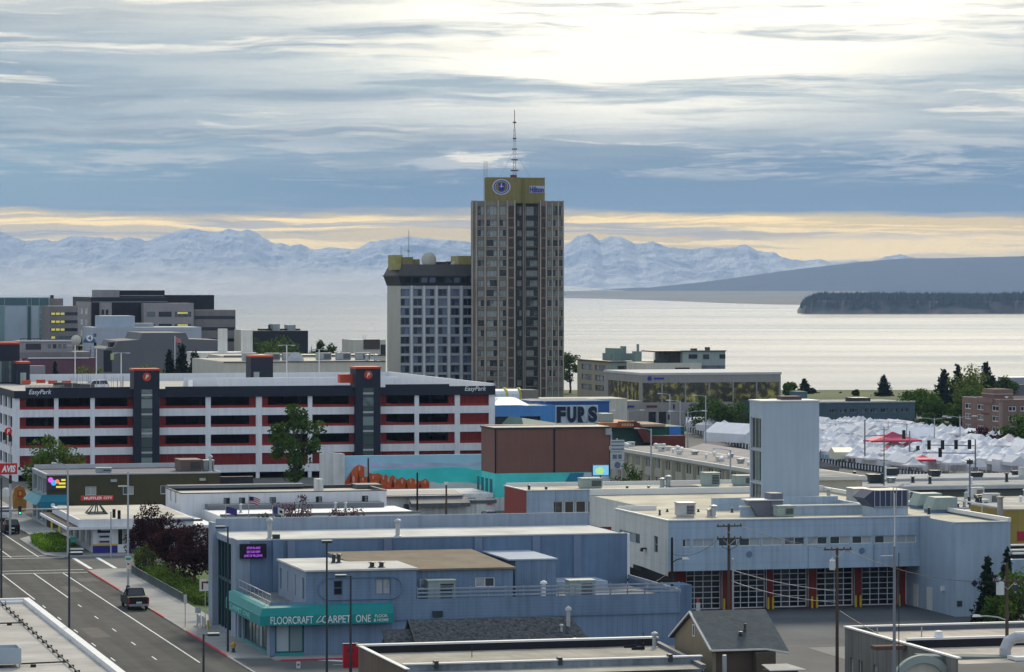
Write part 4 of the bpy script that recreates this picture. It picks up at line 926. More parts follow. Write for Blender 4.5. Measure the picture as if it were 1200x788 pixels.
pbox(t, f, 262, 452, 0, 40, 424.5, None, 'wall', cream); pbox(t, f, 262, 452, 38, 20, 417.5, None, 'rear_wall', cream)
band(t, f, 262, 452, 38, 416.8, 418, 'coping', dark_steel, .2, .3); band(t, f, 300, 410, 38, 421.5, 422.5, 'roof_line', dark_steel, .1); dish(t, f.x(347.5, 4), 4, f.z(427, 0, 4) + .6, 1.8, .2, steel)
rt = MB(); rt.poly([(f.x(262, 1), 1, f.z(424.3)), (f.x(440, 1), 1, f.z(424.3)), (f.x(440, 1), 37, f.z(424.3)), (f.x(262, 1), 37, f.z(424.3))]); rt.build('roof', membrane, t); rt = MB(); rt.ext([(f.x(262, 1), 1, f.z(424.4)), (f.x(395, 1), 1, f.z(424.4)), (f.x(395, 1), 36, f.z(424.4)), (f.x(262, 1), 36, f.z(424.4))], [(f.x(275, 1), 10, f.z(421)), (f.x(360, 1), 10, f.z(421)), (f.x(360, 1), 30, f.z(421)), (f.x(275, 1), 30, f.z(421))]); band(t, f, 262, 452, 0, 424, 425.2, 'coping', dark_steel, .2, .3); [unit(t, f.x(a_, 8), 8, f.z(424.3), 3, 2, 1.6, grey_metal) for a_ in (285, 312, 332, 372, 395, 418)]
for a in (298, 305, 430, 440): vent(t, f.x(a, 2), 2, f.z(425, 0, 2), 1.6, .35)
# ================================================================ far buildings, right of the hotel
tealgrn = M('sea_green_render', (.21, .275, .245), .8, .08, .3, .14); olive = M('khaki_render', (.30, .27, .19), .8, .08, .3, .12)
f = F(715, 830.0); t = thing('deco_apartments', 'sea green and khaki apartment building with stepped penthouses and a slender chimney', 'apartment building', f.loc, TH)
w = f.x(776); d = f.y(676.5); zt_ = f.z(425)
b = MB(); lh = [(d * .1 + d * .27 * k * 0 + .5 + k * 0, 0, 0, 0) for k in ()]
hsL = [(s, s + d * .32, f.z(r + 6.5, 0, d / 2), f.z(r, 0, d / 2)) for s in (d * .13, d * .55) for r in (427.5, 439.5, 451)]
b.wall((0, d), (0, 0), 0, zt_, hsL, .25, 1); b.wall((0, 0), (w, 0), 0, zt_, [(f.x(724), f.x(757), f.z(434.5), f.z(429))], .25, 0); b.wall((w, 0), (w, d), 0, zt_, (), .2, 0); b.wall((w, d), (0, d), 0, zt_, (), .2, 0); b.build('wall', [tealgrn, olive], t)
MB().box(-.3, w + .3, -.3, d + .3, zt_ + .003, zt_ + .3).build('roof', dark_steel, t)
for a, c, e, g_ in hsL: window(t, (.2, d - a, c), -math.pi / 2, c * 0 + g_ * 0 + (e - c) * 0 + d * .32, e - c if e > c else .1, 3, 1, olive, dkglass, .12, False) if False else None
for s0, s1, z0, z1 in hsL: window(t, (.2, d - s0, z0), -math.pi / 2, s1 - s0, z1 - z0, 3, 1, hframe, dkglass, .12, False)
window(t, (f.x(724), .2, f.z(434.5)), 0, f.x(757) - f.x(724), f.z(429) - f.z(434.5), 4, 1, hframe, dkglass, .12, False)
pbox(t, f, 720, 731.5, 6, 8, 408.5, 426, 'penthouse', tealgrn); pbox(t, f, 716.5, 745, 8, 8, 414.5, 426, 'penthouse', tealgrn); pbox(t, f, 731, 734, 6, 3, 406, 426, 'chimney', tealgrn)
pbox(t, f, 745, 752, -1, 3, 412, None, 'stair_tower', tealgrn); pbox(t, f, 747.3, 749, 0, 1, 403.5, 413, 'chimney', tealgrn)
f = F(757, 800.0); t = thing('khaki_apartments', 'khaki apartment block with sea green upper floors and a glazed roof terrace', 'apartment building', f.loc, TH)
pbox(t, f, 757, 822, 0, 16, 426, None, 'wall', cream); pbox(t, f, 800, 850, 2, 14, 411.5, None, 'upper_wall', M('pale_sea_green', (.30, .36, .34), .8, .08, .3, .12)); band(t, f, 798, 850.5, 2, 411, 412.2, 'roof_edge', dark_steel, .4, .5)
pbox(t, f, 782, 800, 4, 10, 413, 427, 'dark_penthouse', M('brown_penthouse', (.06, .055, .05), .7)); 
m = MB(); x0, x1 = f.x(766, 3), f.x(800, 3); m.box(x0, x1, 2.5, 13, f.z(413, 0, 3), f.z(411.6, 0, 3))
for k in range(5): x = x0 + (x1 - x0) * .6 * k / 4; m.tube([(x + .1, 3, f.z(426, 0, 3)), (x + .1, 3, f.z(412, 0, 3))], .09, 4)
m.box(x0, f.x(782, 3), 2.6, 2.7, f.z(426, 0, 3), f.z(422, 0, 3)); m.build('roof_terrace', dark_steel, t)
for a, b_, t0, t1, y in ((768, 772.5, 433.5, 440, 0), (777, 781.5, 433.5, 440, 0), (791, 808, 431, 440, 0), (807, 817, 415.5, 420.5, 2), (824, 831, 415.5, 421, 2), (843, 850, 415.5, 420.5, 2), (822, 849, 428.5, 434, 2)): band(t, f, a, b_, y, t0, t1, 'window', dkglass, .12)
pbox(t, f, 812, 817, 6, 2, 408.5, 412, 'chimney', dark_steel); pbox(t, f, 829, 832, 6, 2, 407, 412, 'chimney', dark_steel)
# bronze glass building
f = F(752, 745.0); w = f.x(915); d = f.y(708); zt_ = f.z(440); bstone = M('taupe_stone', (.30, .285, .265), .8, .08, .3, .12)
bgl = D.materials.new('bronze_painted_reflection'); bgl.use_nodes = True; tn = bgl.node_tree; b = tn.nodes['Principled BSDF']; b.inputs['Roughness'].default_value = .25; b.inputs['Metallic'].default_value = .0
c = tn.nodes.new('ShaderNodeTexCoord'); n1 = tn.nodes.new('ShaderNodeTexNoise'); n1.inputs['Scale'].default_value = .55; n1.inputs['Detail'].default_value = 7; n1.inputs['Roughness'].default_value = .65; tn.links.new(c.outputs['Object'], n1.inputs['Vector'])
rp = tn.nodes.new('ShaderNodeValToRGB'); tn.links.new(n1.outputs['Fac'], rp.inputs[0]); e = rp.color_ramp.elements; e[0].position = .36; e[0].color = (.02, .017, .010, 1); e[1].position = .64; e[1].color = (.50, .44, .09, 1); q = rp.color_ramp.elements.new(.49); q.color = (.055, .05, .018, 1)  # yellow-green tree reflections are painted into the glass colour
tn.links.new(rp.outputs[0], b.inputs['Base Color'])
t = thing('bronze_glass_building', 'taupe building with a long bronze glass upper storey', 'office building', f.loc, TH)
zg0, zg1 = f.z(472), f.z(449); L4 = lambda a: f.x(a)
cols = [758.5, 776, 803, 831, 859, 887, 913]
b = MB(); hs = [(f.x(p + .6), f.x(q_ - .9), zg0, zg1) for p, q_ in zip([752.5, 776, 803.5, 831.5, 859.5, 887], [776, 803.5, 831.5, 859.5, 887, 914])]
b.wall((0, 0), (w, 0), 0, zt_, hs + [(f.x(a), f.x(c_), .3, f.z(483)) for a, c_ in ((760, 769), (772, 781), (810, 850), (856, 882))], .6); b.wall((0, d), (0, 0), 0, zt_, [(3, d - 2, zg0, zg1)], .5); b.wall((w, 0), (w, d), 0, zt_); b.wall((w, d), (0, d), 0, zt_); b.build('wall', bstone, t)
for a, c_, z0, z1 in hs: MB().box(a, c_, .4, .55, z0, z1).build('window', bgl, t)
MB().box(f.x(760), f.x(882), .5, .6, .3, f.z(483)).build('shop_window', dkglass, t)
for k in range(9): y0 = 2.1 + (d - 5) * k / 9; MB().box(.3, .45, y0, y0 + (d - 5) / 9 - .3, zg0, zg1).build('window', bgl, t)
MB().box(-.15, w + .15, -.15, d + .15, zt_ + .003, zt_ + .5).build('roof', M('white_membrane', (.50, .49, .47), .8, .08, .2), t)
band(t, f, 766, 778, 0, 442.8, 444.8, 'sign', blue, .12); m = MB(); m.lathe([(.5, 0), (.5, .1)], (f.x(761), -.08, f.z(443.8)), 16, 0, 'y'); m.build('sign_disc', blue, t)
band(t, f, 757.5, 770, 0, 475.3, 478, 'sign', M('dark_red_sign', (.12, .03, .035), .6), .12)
f = F(705, 725.0); t = thing('corner_shop', 'low taupe corner shop below the bronze glass side wall', 'shop', f.loc, TH)
pbox(t, f, 690, 752, 0, 8, 470.5, None, 'wall', bstone); band(t, f, 702, 712, 0, 476, 492, 'window', dkglass); band(t, f, 735, 743, 0, 475.5, 477.8, 'sign', blue, .1); pbox(t, f, 640, 735, -6, 12, 468, None, 'front_wing', cream)
f = F(960, 735.0); tealo = M('teal_office_cladding', (.065, .105, .13), .7, .08, .3, .1); t = thing('teal_office', 'dark teal two storey office behind the market tents', 'office building', f.loc, TH)
x1 = f.x(1072); wz = [(f.z(484.5), f.z(479.3)), (f.z(497.5), f.z(492.3))]
b = MB(); hs = [(f.x(a), f.x(a + 8.5), z0, z1) for a in [900 + 12 * k for k in range(14)] for z0, z1 in wz if f.x(a) > .3]
b.wall((f.x(900), 0), (x1, 0), 0, f.z(472.5), [(q[0] - f.x(900), q[1] - f.x(900), q[2], q[3]) for q in hs], .3); b.wall((x1, 0), (x1, 20), 0, f.z(472.5)); b.poly([(f.x(900), 0, f.z(472.5)), (x1, 0, f.z(472.5)), (x1, 20, f.z(472.5)), (f.x(900), 20, f.z(472.5))]); b.poly([(f.x(900), 20, 0), (x1, 20, 0), (x1, 20, f.z(472.5)), (f.x(900), 20, f.z(472.5))]); b.wall((f.x(900), 20), (f.x(900), 0), 0, f.z(472.5)); b.build('wall', tealo, t)
for a, c_, z0, z1 in hs: window(t, (a, .22, z0), 0, c_ - a, z1 - z0, 3, 1, M('teal_window_frame', (.16, .2, .21), .6), dkglass, .12, False)
band(t, f, 900, 1072.5, 0, 471.5, 473.2, 'coping', grey_metal, .2, .3)
pbox(t, f, 1000, 1020, 5, 5, 466.5, 473, 'rooftop_unit', dark_steel); pbox(t, f, 934, 946, -3, 5, 459, None, 'stair_tower', M('teal_stair', (.07, .13, .15), .7)); pbox(t, f, 905, 938, 3, 4, 468, 473, 'rooftop_unit', M('maroon_unit', (.10, .05, .05), .7))
# brick hotel at right
f = F(1172, 668.0); brk = M('pink_brown_brick', (.20, .130, .105), .9, .12, .5, .1, lines=('z', .5, .1)); d = f.y(1127.5); w = f.x(1265); zt_ = f.z(472)
ws = {0: [dict(s=f.x(a), z=f.z(r + 6), w=f.x(a + 9) - f.x(a), h=f.z(r) - f.z(r + 6), nx=2, frame=white, pane=dkglass, split=False, fw=.14) for a in (1182, 1196, 1212, 1228, 1244) for r in (476.5, 488, 500)],
      3: [dict(s=s, z=f.z(r + 6.3, 0, d / 2), w=3.4, h=1.15 * (f.z(r) - f.z(r + 6)), nx=2, frame=offwhite, pane=dkglass, split=False, fw=.16) for s in (1.2, d * .39, d * .78) for r in (474.5, 486.5, 499)]}
building('brick_hotel', 'pink brown brick hotel with a square tower on the roof', 'hotel', f, rect(w, d), zt_, brk, membrane, .5, ws, M('pale_pink_coping', (.36, .28, .25), .8), .2)
t = D.objects['brick_hotel']; pbox(t, f, 1165, 1187, 4, 6, 456.5, 473, 'roof_tower', brk); pbox(t, f, 1164.5, 1187.5, 3.8, 6.4, 461.5, 462.8, 'tower_band', M('pale_pink_coping', (0, 0, 0))); pbox(t, f, 1163, 1188, 3, 8, 467, 473, 'tower_base', brk)
m = MB(); x = f.x(1177, 4); m.prismy([(x - .45, f.z(464.6, x, 4)), (x, f.z(467, x, 4)), (x + .45, f.z(464.6, x, 4))], 2.8, 2.99); m.build('emblem', white, t)
m = MB().box(-.12, -.003, d * .30, d * .48, f.z(486, 0, d * .4), f.z(484, 0, d * .4)); m.build('sign', M('dark_red_sign', (.12, .03, .035)), t); MB().box(-.06, .5, -.06, .45, 0, zt_).build('corner_pier', M('pale_pink_brick', (.27, .19, .165), .9, .1), t)
f = F(1176, 900.0); t = thing('grey_shed', 'grey blind shed behind the brick hotel', 'shed', f.loc, TH); pbox(t, f, 1176, 1290, 0, 20, 451, None, 'wall', M('mauve_grey_cladding', (.16, .155, .165), .8, .08)); pbox(t, f, 1183, 1210, 6, 8, 442.5, 452, 'rooftop_unit', grey_metal)
# ================================================================ middle distance
brownclad = M('brown_metal_cladding', (.195, .092, .070), .6, .08, .2, .08, lines=('h', .4, .10)); teal_m = M('turquoise_mural_paint', (.085, .62, .58), .7, .18, .25); whitewash = M('whitewashed_block', (.62, .62, .60), .85, .12, .3, .28)
# brown box building with a turquoise painted base
f = F(580, 470.0); w = f.x(714); d = f.y(564); zt_ = f.z(503.5); zm = f.z(555); z2 = f.z(583)
t = thing('brown_hall', 'brown clad windowless hall with a turquoise painted base', 'hall', f.loc, TH)
MB().box(0, w, 0, d, zm, zt_).build('upper_wall', brownclad, t)
MB().box(.02, w - .02, .02, d - .02, z2, zm - .004).build('painted_base', teal_m, t); MB().box(.03, w - .03, .03, d - .03, 0, z2 - .004).build('wall', whitewash, t)
MB().box(-.15, w + .15, -.15, d + .15, zt_ + .003, zt_ + .25).build('roof', dark_steel, t); MB().box(.2, w - .2, 6, d - .2, zt_ + .26, zt_ + .35).build('roof_sheet', membrane, t)
for p in (580, 649): x = f.x(p); MB().box(x - .05, x + .18, -.06, -.002, zm, zt_ - .01).build('joint', black, t)
m = MB(); x0 = f.x(665); m.prismy([(x0, z2 + .1), (x0 + 1.5, zm - .1), (w - .1, zm - .1), (w - .1, z2 + .1)], -.03, -.001); m.build('mural_panel', M('pale_mural_paint', (.50, .55, .58), .7, .15, .3), t)
m = MB(); m.prismy([(x0 - 1.5, z2 + .1), (x0 + .4, zm - .1), (x0 + 2.4, zm - .1), (x0 + 1.6, z2 + .1)], -.045, -.031); m.build('mural_figure', M('blue_mural_paint', (.03, .20, .32), .7, .25, .6), t)
for k in range(4): MB().box(-.03, -.001, 1.5 + k * 2.4, 2.9 + k * 2.4, z2 + .2, z2 + 2.4).build('painted_window', M('dark_teal_paint', (.03, .16, .17), .7, .2), t)
for p in (599, 652): x = f.x(p); MB().box(x - .35, x + .35, -.5, -.05, zm - 2.0, zm - 1.5).build('wall_lamp', dark_steel, t)
MB().box(f.x(709), w + .2, -.5, 1, zt_ - .9, zt_ - .01).build('corner_box', grey_metal, t)
m = MB(); m.tube([(w + .25, -.1, 0), (w + .25, -.1, zt_ - .5)], .14, 6); m.build('downpipe', grey_metal, t)
# stacked hanging signs on the hall's right edge
sg = thing('stacked_sign', 'tall pole sign of three stacked pale panels right of the brown hall', 'sign', f.w(f.x(723, -1), -1), TH)
MB().tube([(0, 0, 0), (0, 0, f.z(517) + .2)], .12, 6).build('pole', steel, sg)
for k, (r0, r1) in enumerate(((517, 530.5), (532, 541), (542, 551))):
    o = MB().box(-1.0, 1.0, -.25, -.14, f.z(r1), f.z(r0)).build('sign_panel', M('pale_sign_panel', (.46, .48, .48), .6, .06), sg)
    b = MB()
    if k == 0:
        for q in range(3): b.box(-.9, .9, -.3, -.256, f.z(r1) + .25 + .5 * q, f.z(r1) + .4 + .5 * q)
    elif k == 1: b.box(-.7, -.1, -.3, -.256, f.z(r1) + .2, f.z(r1) + .8); b.box(.1, .6, -.3, -.256, f.z(r1) + .2, f.z(r1) + .8)
    else: b.lathe([(.45, 0), (.45, .04)], (0, -.258, (f.z(r1) + f.z(r0)) / 2), 12, 0, 'y')
    b.build('sign_mark', M('blue_grey_sign_mark', (.12, .15, .22), .6), o)
# screen on a stand in front of the hall
emi = lambda n, c, s: M(n, (.02, .02, .02), .5, .05, emit=c + (s,))
p = at(704, 462); tv = thing('video_screen', 'bright blue and green video screen on a short pole by the brown hall', 'screen', p, TH); z0, z1 = H - (557 - HY) * 462 / K, H - (545.5 - HY) * 462 / K
MB().box(-1.2, 1.2, 0, .3, z0 - .08, z1 + .08).build('frame', black, tv); MB().box(-1.1, 1.1, -.03, -.004, z0, z1).build('display', emi('cyan_display', (.20, .55, .85), 1.0), tv)
m = MB(); m.prismy([(-.6, z0 + .2), (.2, z0 + .15), (.5, z0 + .6), (.1, z1 - .2), (-.4, z1 - .3), (-.8, z0 + .7)], -.05, -.031); m.build('display_patch', emi('green_display', (.45, .75, .25), 1.0), tv); MB().tube([(0, .15, 0), (0, .15, z0)], .1, 6).build('pole', dark_steel, tv)
# mural wall with white return
f = F(403, 482.0); w = f.x(565); zt_ = f.z(534.5); zl = f.z(569); t = thing('mural_wall', 'white end wall and long mural of red peaks against turquoise water and pale sky', 'wall', f.loc, TH)
m = MB(); x0 = f.x(378); m.box(x0, -.01, -.6, 2.2, 0, f.z(532)); m.prismy([(x0, f.z(532) + .002), (x0 + .2, f.z(528)), (-2, f.z(530)), (-.01, f.z(532) + .002)], -.6, .5); m.build('end_wall', whitewash, t)
MB().box(0, w, 0, .5, 0, zt_).build('wall', M('mural_sky_paint', (.32, .56, .70), .8, .14, .12), t)
def mural(pts, dep, mat, name): MB().prismy([(f.x(a), f.z(r)) for a, r in pts], -dep, -dep + .012).build(name, mat, t)
mural([(405, 545), (440, 542), (470, 545), (500, 543.5), (540, 545), (564.5, 543), (564.5, 548), (520, 547.5), (470, 550), (430, 547), (405, 549)], .03, M('mural_lilac_cloud', (.42, .50, .68), .8, .25, .2), 'painted_cloud')
mural([(437, 553), (452, 551), (480, 551.5), (520, 549.5), (545, 550), (556, 553), (564.5, 553.5), (564.5, 571), (545, 569), (520, 568.5), (510, 570), (437, 570)], .06, M('mural_turquoise', (.06, .60, .60), .8, .2, .2), 'painted_water')
mural([(500, 572), (505, 566), (516, 568.5), (530, 567), (550, 568), (564.5, 571), (564.5, 576), (500, 576)], .09, M('mural_foam', (.58, .63, .64), .8, .15, .3), 'painted_foam')
mred_ = M('mural_red_paint', (.50, .10, .03), .8, .3, 1.2); r_ = random.Random(11)
mural([(403.5, 566), (409, 556), (415, 548), (420, 545), (426, 547), (431, 554), (437, 556), (443, 555), (449, 559), (452, 556.5), (456, 561), (460, 557.5), (466, 563), (471, 560), (476, 564), (482, 561), (487, 564), (493, 565), (499, 562), (503, 567), (503, 574), (440, 574), (403.5, 568)], .12, mred_, 'painted_peaks')
for cx_, r0, hh in ((414, 562, 3.2), (421, 549, 2.2), (425, 562, 1.8), (437, 560, 1.8), (449, 560, 2.4), (455, 563, 2.6), (463, 564, 2.4), (471, 565, 2.4), (481, 564, 2.2), (487, 566, 2.2), (498, 566, 2)):
    c_ = (f.x(cx_), f.z(r0)); a_ = hh * .12 * .5 * 1.3; m = MB(); m.prismy([(c_[0] + a_ * math.cos(u_) * .8, c_[1] + a_ * 2.1 * math.sin(u_)) for u_ in np.linspace(0, 5.7, 10)], -.15, -.135); m.build('painted_highlight', M('mural_pale_red', (.60, .32, .25), .8, .2), t)
for a, r0, r1 in ((409, 566, 553), (418, 568, 552), (430, 568, 557), (443, 572, 560), (458, 572, 562), (474, 573, 565), (490, 573, 567)):
    mural([(a, r0), (a + 2, r1), (a + 4, r0)], .17, M('mural_dark_red', (.16, .025, .012), .8, .3), 'painted_shade')
# low white workshop with dark awning roof
f = F(468, 458.0); t = thing('white_workshop', 'low whitewashed workshop with dark sheet awnings under the mural', 'workshop', f.loc, TH); awn = M('dark_grey_awning', (.10, .11, .12), .6, .12, .4, .1, lines=('h', .8, .2))
x0, x1, x2 = f.x(452), f.x(511), f.x(582)
MB().box(x0, x2, 2, 14, 0, f.z(581)).build('wall', whitewash, t); MB().box(f.x(481), x2 - .1, .6, 1.99, 0, f.z(587)).build('front_wall', whitewash, t)
def slope(a, b, y0, y1, r0, r1, th_=.2): 
    xa, xb = f.x(a), f.x(b); za, zb = f.z(r0, xa, y0), f.z(r1, xa, y1)
    m = MB(); m.ext([(xa, y0, za - th_), (xb, y0, za - th_), (xb, y0, za), (xa, y0, za)], [(xa, y1, zb - th_), (xb, y1, zb - th_), (xb, y1, zb), (xa, y1, zb)]); m.build('awning', awn, t)
slope(450, 545, 1.2, 6, 582, 575.5); slope(481, 550, -.6, 1.3, 590.5, 583.2, .5); slope(545, 583, .4, 6, 587, 576.5, .4)
MB().box(f.x(560), f.x(561.2), .55, .62, .2, f.z(589)).build('pipe', steel, t); MB().box(f.x(572), f.x(578), .5, .597, f.z(594), f.z(590)).build('sign', M('pink_sign', (.55, .10, .16), .6), t); MB().box(f.x(476), f.x(480), .5, 1.5, 0, 1.6).build('bin', dark_steel, t)
MB().box(f.x(559), f.x(571), .52, .597, .1, 2.6).build('door', offwhite, t)
# white two level store in front
f = F(212, 412.0); t = thing('white_store', 'white two level rendered store with small barred windows behind the flooring shop', 'store', f.loc, TH)
w = f.x(453); zt_ = f.z(579); zb_ = 0
ws = {0: [dict(s=f.x(a), z=f.z(595), w=f.x(a + 7.5) - f.x(a), h=f.z(584.5) - f.z(595), nx=2, nz=3, frame=dark_steel, pane=pane_dark) for a in (262, 280, 316, 370, 424)], 3: [dict(s=3.5, z=f.z(592), w=1.0, h=1.5, frame=dark_steel), dict(s=7.5, z=f.z(592), w=1.0, h=1.5, frame=dark_steel)]}
building('white_store', '', '', f, rect(w, 12), zt_ - .3, white, membrane, .3, ws, dark_steel, .2, th=t); MB().box(f.x(214), f.x(377), 11.2, 13, zt_, zt_ + .35).build('roof_hood', M('slate_hood', (.17, .18, .19), .7), t); MB().box(f.x(379), f.x(386.5), 4, 6, zt_ - .4, zt_ + 1.3).build('chimney', whitewash, t)
MB().box(f.x(436), f.x(466), 9, 12.5, zt_ - .2, zt_ + .25).build('roof_duct', awn, t)
wl = f.x(462); MB().box(f.x(236), wl, -14, -.02, 0, f.z(606, 0, -14)).build('lower_wall', white, t); m = MB(); m.box(f.x(236) - .1, wl + .1, -14.1, -13.8, f.z(606, 0, -14) + .003, f.z(606, 0, -14) + .25); m.box(f.x(240), f.x(445), -2.5, -.1, f.z(606, 0, -14) + .01, f.z(606, 0, -14) + .6); m.build('coping', M('slate_hood', (0, 0, 0)), t)
for a in (282, 393, 405): vent(t, f.x(a, -8), -8, f.z(606, 0, -14), 1.1, .14)
# muffler shop
f = F(109, 394.0); zc = f.z(620); zt_ = f.z(612.5); t = thing('muffler_shop', 'low white muffler shop with blue and yellow base and broad flat canopy', 'shop', f.loc, TH)
w = f.x(246); d = 24.0; bl = M('ultramarine_paint', (.035, .03, .22), .6, .08); yl = M('yellow_stripe', (.60, .42, .05), .6)
wsx = [(f.x(138), f.x(150), 1.0, 3.0), (f.x(152), f.x(164), .9, 3.0), (f.x(168), f.x(200), .2, 3.0), (f.x(204), f.x(232), .2, 3.0)]
b = MB(); b.wall((0, 0), (w, 0), 0, zc, wsx, .2); b.wall((0, d), (0, 0), 0, zc, [(2, 6, .6, 2.7), (7.5, 11.5, .6, 2.7), (13, 17, .6, 2.7), (18.5, 22.5, .6, 2.7)], .25); b.wall((w, 0), (w, d), 0, zc); b.build('wall', white, t)
for a, c_, z0, z1 in wsx: window(t, (a, .14, z0), 0, c_ - a, z1 - z0, 2, 1, white, pane_dark)
for k in range(4): window(t, (.2, d - 2 - 5.5 * k, .6), -math.pi / 2, 4, 2.1, 2, 1, white, pane_dark)
MB().box(-.04, f.x(137.7), -.05, -.002, 0, f.z(640)).build('blue_base', bl, t); MB().box(f.x(150.2), f.x(160), -.05, -.002, 0, .9).build('blue_base', bl, t); MB().box(-.04, f.x(137.7), -.06, -.003, f.z(640) + .005, f.z(638)).build('yellow_stripe', yl, t)
m = MB(); m.box(-3.2, w + .5, -1.2, d + 1, zc, zc + .3); m.build('canopy', white, t)
m = MB(); rfz = zc + .3; m.box(-1.8, w - 2, -.6, d, rfz + .003, zt_ + .4); m.build('roof_upstand', white, t); MB().box(-1.5, w - 2.3, -.3, d - .3, zt_ + .403, zt_ + .43).build('roof', membrane, t); MB().box(-3.0, -1.82, -.8, d + .5, rfz + .004, rfz + .05).build('canopy_deck', M('dark_brown_felt', (.07, .055, .05), .9), t)
MB().box(f.x(156), f.x(236), -.9, -.65, zt_ + .0, zt_ + .25).build('roof_trim', M('grey_trim', (.12, .13, .15), .7), t)
m = MB(); m.box(f.x(114.3), f.x(129.5), -.09, -.005, f.z(625), f.z(617)); so_ = m.build('sign_board', M('dark_blue_sign', (.02, .025, .06), .5), t)
for r0, r1 in ((632, 627), (638, 633)):
    m = MB().box(f.x(114.3), f.x(129.5), -.09, -.005, f.z(r1 + 4.2 if False else r0 - .3), f.z(r1)).build('sign_board', M('pale_sign_board', (.5, .52, .55), .5), t)
    MB().box(f.x(116.5), f.x(128), -.11, -.092, f.z(r0 - 1.6), f.z(r1 + 1.2)).build('sign_mark', M('dark_blue_sign', (0, 0, 0)) if r0 == 632 else M('dark_red_sign', (.12, .03, .035)), m)
MB().box(f.x(118), f.x(128), -.11, -.092, f.z(622.2), f.z(620)).build('sign_mark', M('pale_sign_board', (0, 0, 0)), so_)
# roof sign: red board on a steel A frame
fs = F(113, 403.0); zr = zt_ + .45; s_ = thing('roof_sign', 'red sign board with white lettering on a steel frame on the muffler shop roof', 'sign', (fs.X, fs.Y, zr), TH)
zz0, zz1 = fs.z(586.5) - zr, fs.z(581.3) - zr; xa, xb = fs.x(95), fs.x(132.5)
o = MB().box(xa, xb, -.1, .1, zz0, zz1).build('sign_board', logo_red, s_); lettering(o, 'MUFFLER', (xb - xa) * .56, (zz1 - zz0) * .62, logo_white, (xa + .35, -.105, zz0 + .1), 0, 0, .03, .02); lettering(o, 'CITY', (xb - xa) * .27, (zz1 - zz0) * .55, logo_white, (xa + (xb - xa) * .70, -.105, zz0 + .12), 0, 0, .03, .02)
m = MB(); xl_, xr_ = fs.x(102), fs.x(124); xm = (xl_ + xr_) / 2
for y in (-1.4, 1.4): m.tube([(xl_, y, 0), (xm, 0, zz0), (xr_, y, 0)], .09, 5); m.tube([(xl_, y, .05), (xr_, y, .05)], .09, 5); m.tube([(xm, y, 0), (xm, 0, zz0)], .07, 5)
m.tube([(xl_, -1.4, .05), (xl_, 1.4, .05)], .08, 5); m.tube([(xr_, -1.4, .05), (xr_, 1.4, .05)], .08, 5); m.build('frame', dark_steel, s_)
# olive building
f = F(54.6, 437.0); zt_ = f.z(557.5); w = f.x(258); d = f.y(38); olv = M('dark_olive_render', (.072, .064, .033), .85, .1, .25, .08); t = thing('olive_building', 'dark olive two storey building with blue awning and colourful display at its corner', 'building', f.loc, TH)
wz = (f.z(581.5), f.z(571)); fw_ = [(f.x(a), f.x(b_)) + wz for a, b_ in ((100, 113), (144, 157), (188, 201), (210, 222))]
b = MB(); b.wall((0, 0), (w, 0), 0, zt_, fw_, .2, 0); b.wall((0, d), (0, 0), 0, zt_, [(1 + 5.2 * k, 5.2 + 5.2 * k, z0, z1) for k in range(int(d / 5.2)) for z0, z1 in ((.5, 3.0), (4.2, 6.2))], .25, 1); b.wall((w, 0), (w, d), 0, zt_); b.wall((w, d), (0, d), 0, zt_); b.build('wall', [olv, M('grey_stucco', (.30, .33, .33), .8, .1)], t)
for a, c_, z0, z1 in fw_: window(t, (a, .14, z0), 0, c_ - a, z1 - z0, 2, 1, offwhite, pane_grey, .1)
for k in range(int(d / 5.2)):
    for z0, z1 in ((.5, 3.0), (4.2, 6.2)): window(t, (.2, d - 1 - 5.2 * k, z0), -math.pi / 2, 4.2, z1 - z0, 3, 1, steel, pane_grey, .1)
MB().box(.2, w - .1, .2, d - .2, zt_ - .12, zt_ - .05).build('roof', M('mauve_grey_roof', (.17, .16, .17), .9, .15, .2), t); m = MB(); m.box(-.1, w + .1, -.1, .2, zt_ + .003, zt_ + .2); m.box(-.1, .2, .21, d, zt_ + .003, zt_ + .2); m.box(w - .1, w + .1, .21, d, zt_ + .003, zt_ + .2); m.box(.21, w - .11, d - .2, d, zt_ + .003, zt_ + .6); m.build('parapet', M('pale_coping', (.45, .46, .47), .7), t)
ta = M('blue_teal_awning', (.02, .17, .24), .6, .1); m = MB(); m.box(-1.0, f.x(79.5), -.9, -.003, f.z(596), f.z(588)); m.ext([(-1.0, -.9, f.z(588) + .003), (f.x(79.5), -.9, f.z(588) + .003), (f.x(79.5), -.003, f.z(588) + .003), (-1, -.003, f.z(588) + .003)], [(-.6, -.1, f.z(580)), (f.x(79.5), -.1, f.z(580)), (f.x(79.5), -.003, f.z(580)), (-.6, -.003, f.z(580))]); ao = m.build('awning', ta, t)
m = MB(); m.ext([(-1.4, 0, f.z(592)), (-1.4, d * .9, f.z(592)), (-.01, d * .9, f.z(592)), (-.01, 0, f.z(592))], [(-.5, 0, f.z(583)), (-.5, d * .9, f.z(583)), (-.01, d * .9, f.z(583)), (-.01, 0, f.z(583))]); m.build('awning', M('pale_teal_awning', (.10, .30, .34), .6, .1), t)
m = MB(); m.box(f.x(66.5), f.x(76.5), -.93, -.902, f.z(593.3), f.z(592)); m.lathe([(.28, 0), (.28, .03)], (f.x(61), -.905, f.z(592)), 10, 0, 'y'); m.build('awning_mark', logo_white, ao)
x0, x1 = f.x(55), f.x(77.5); o = MB().box(x0, x1, -.25, -.004, f.z(575), f.z(559.3)).build('display', emi('dark_display', (.02, .02, .03), .5), t)
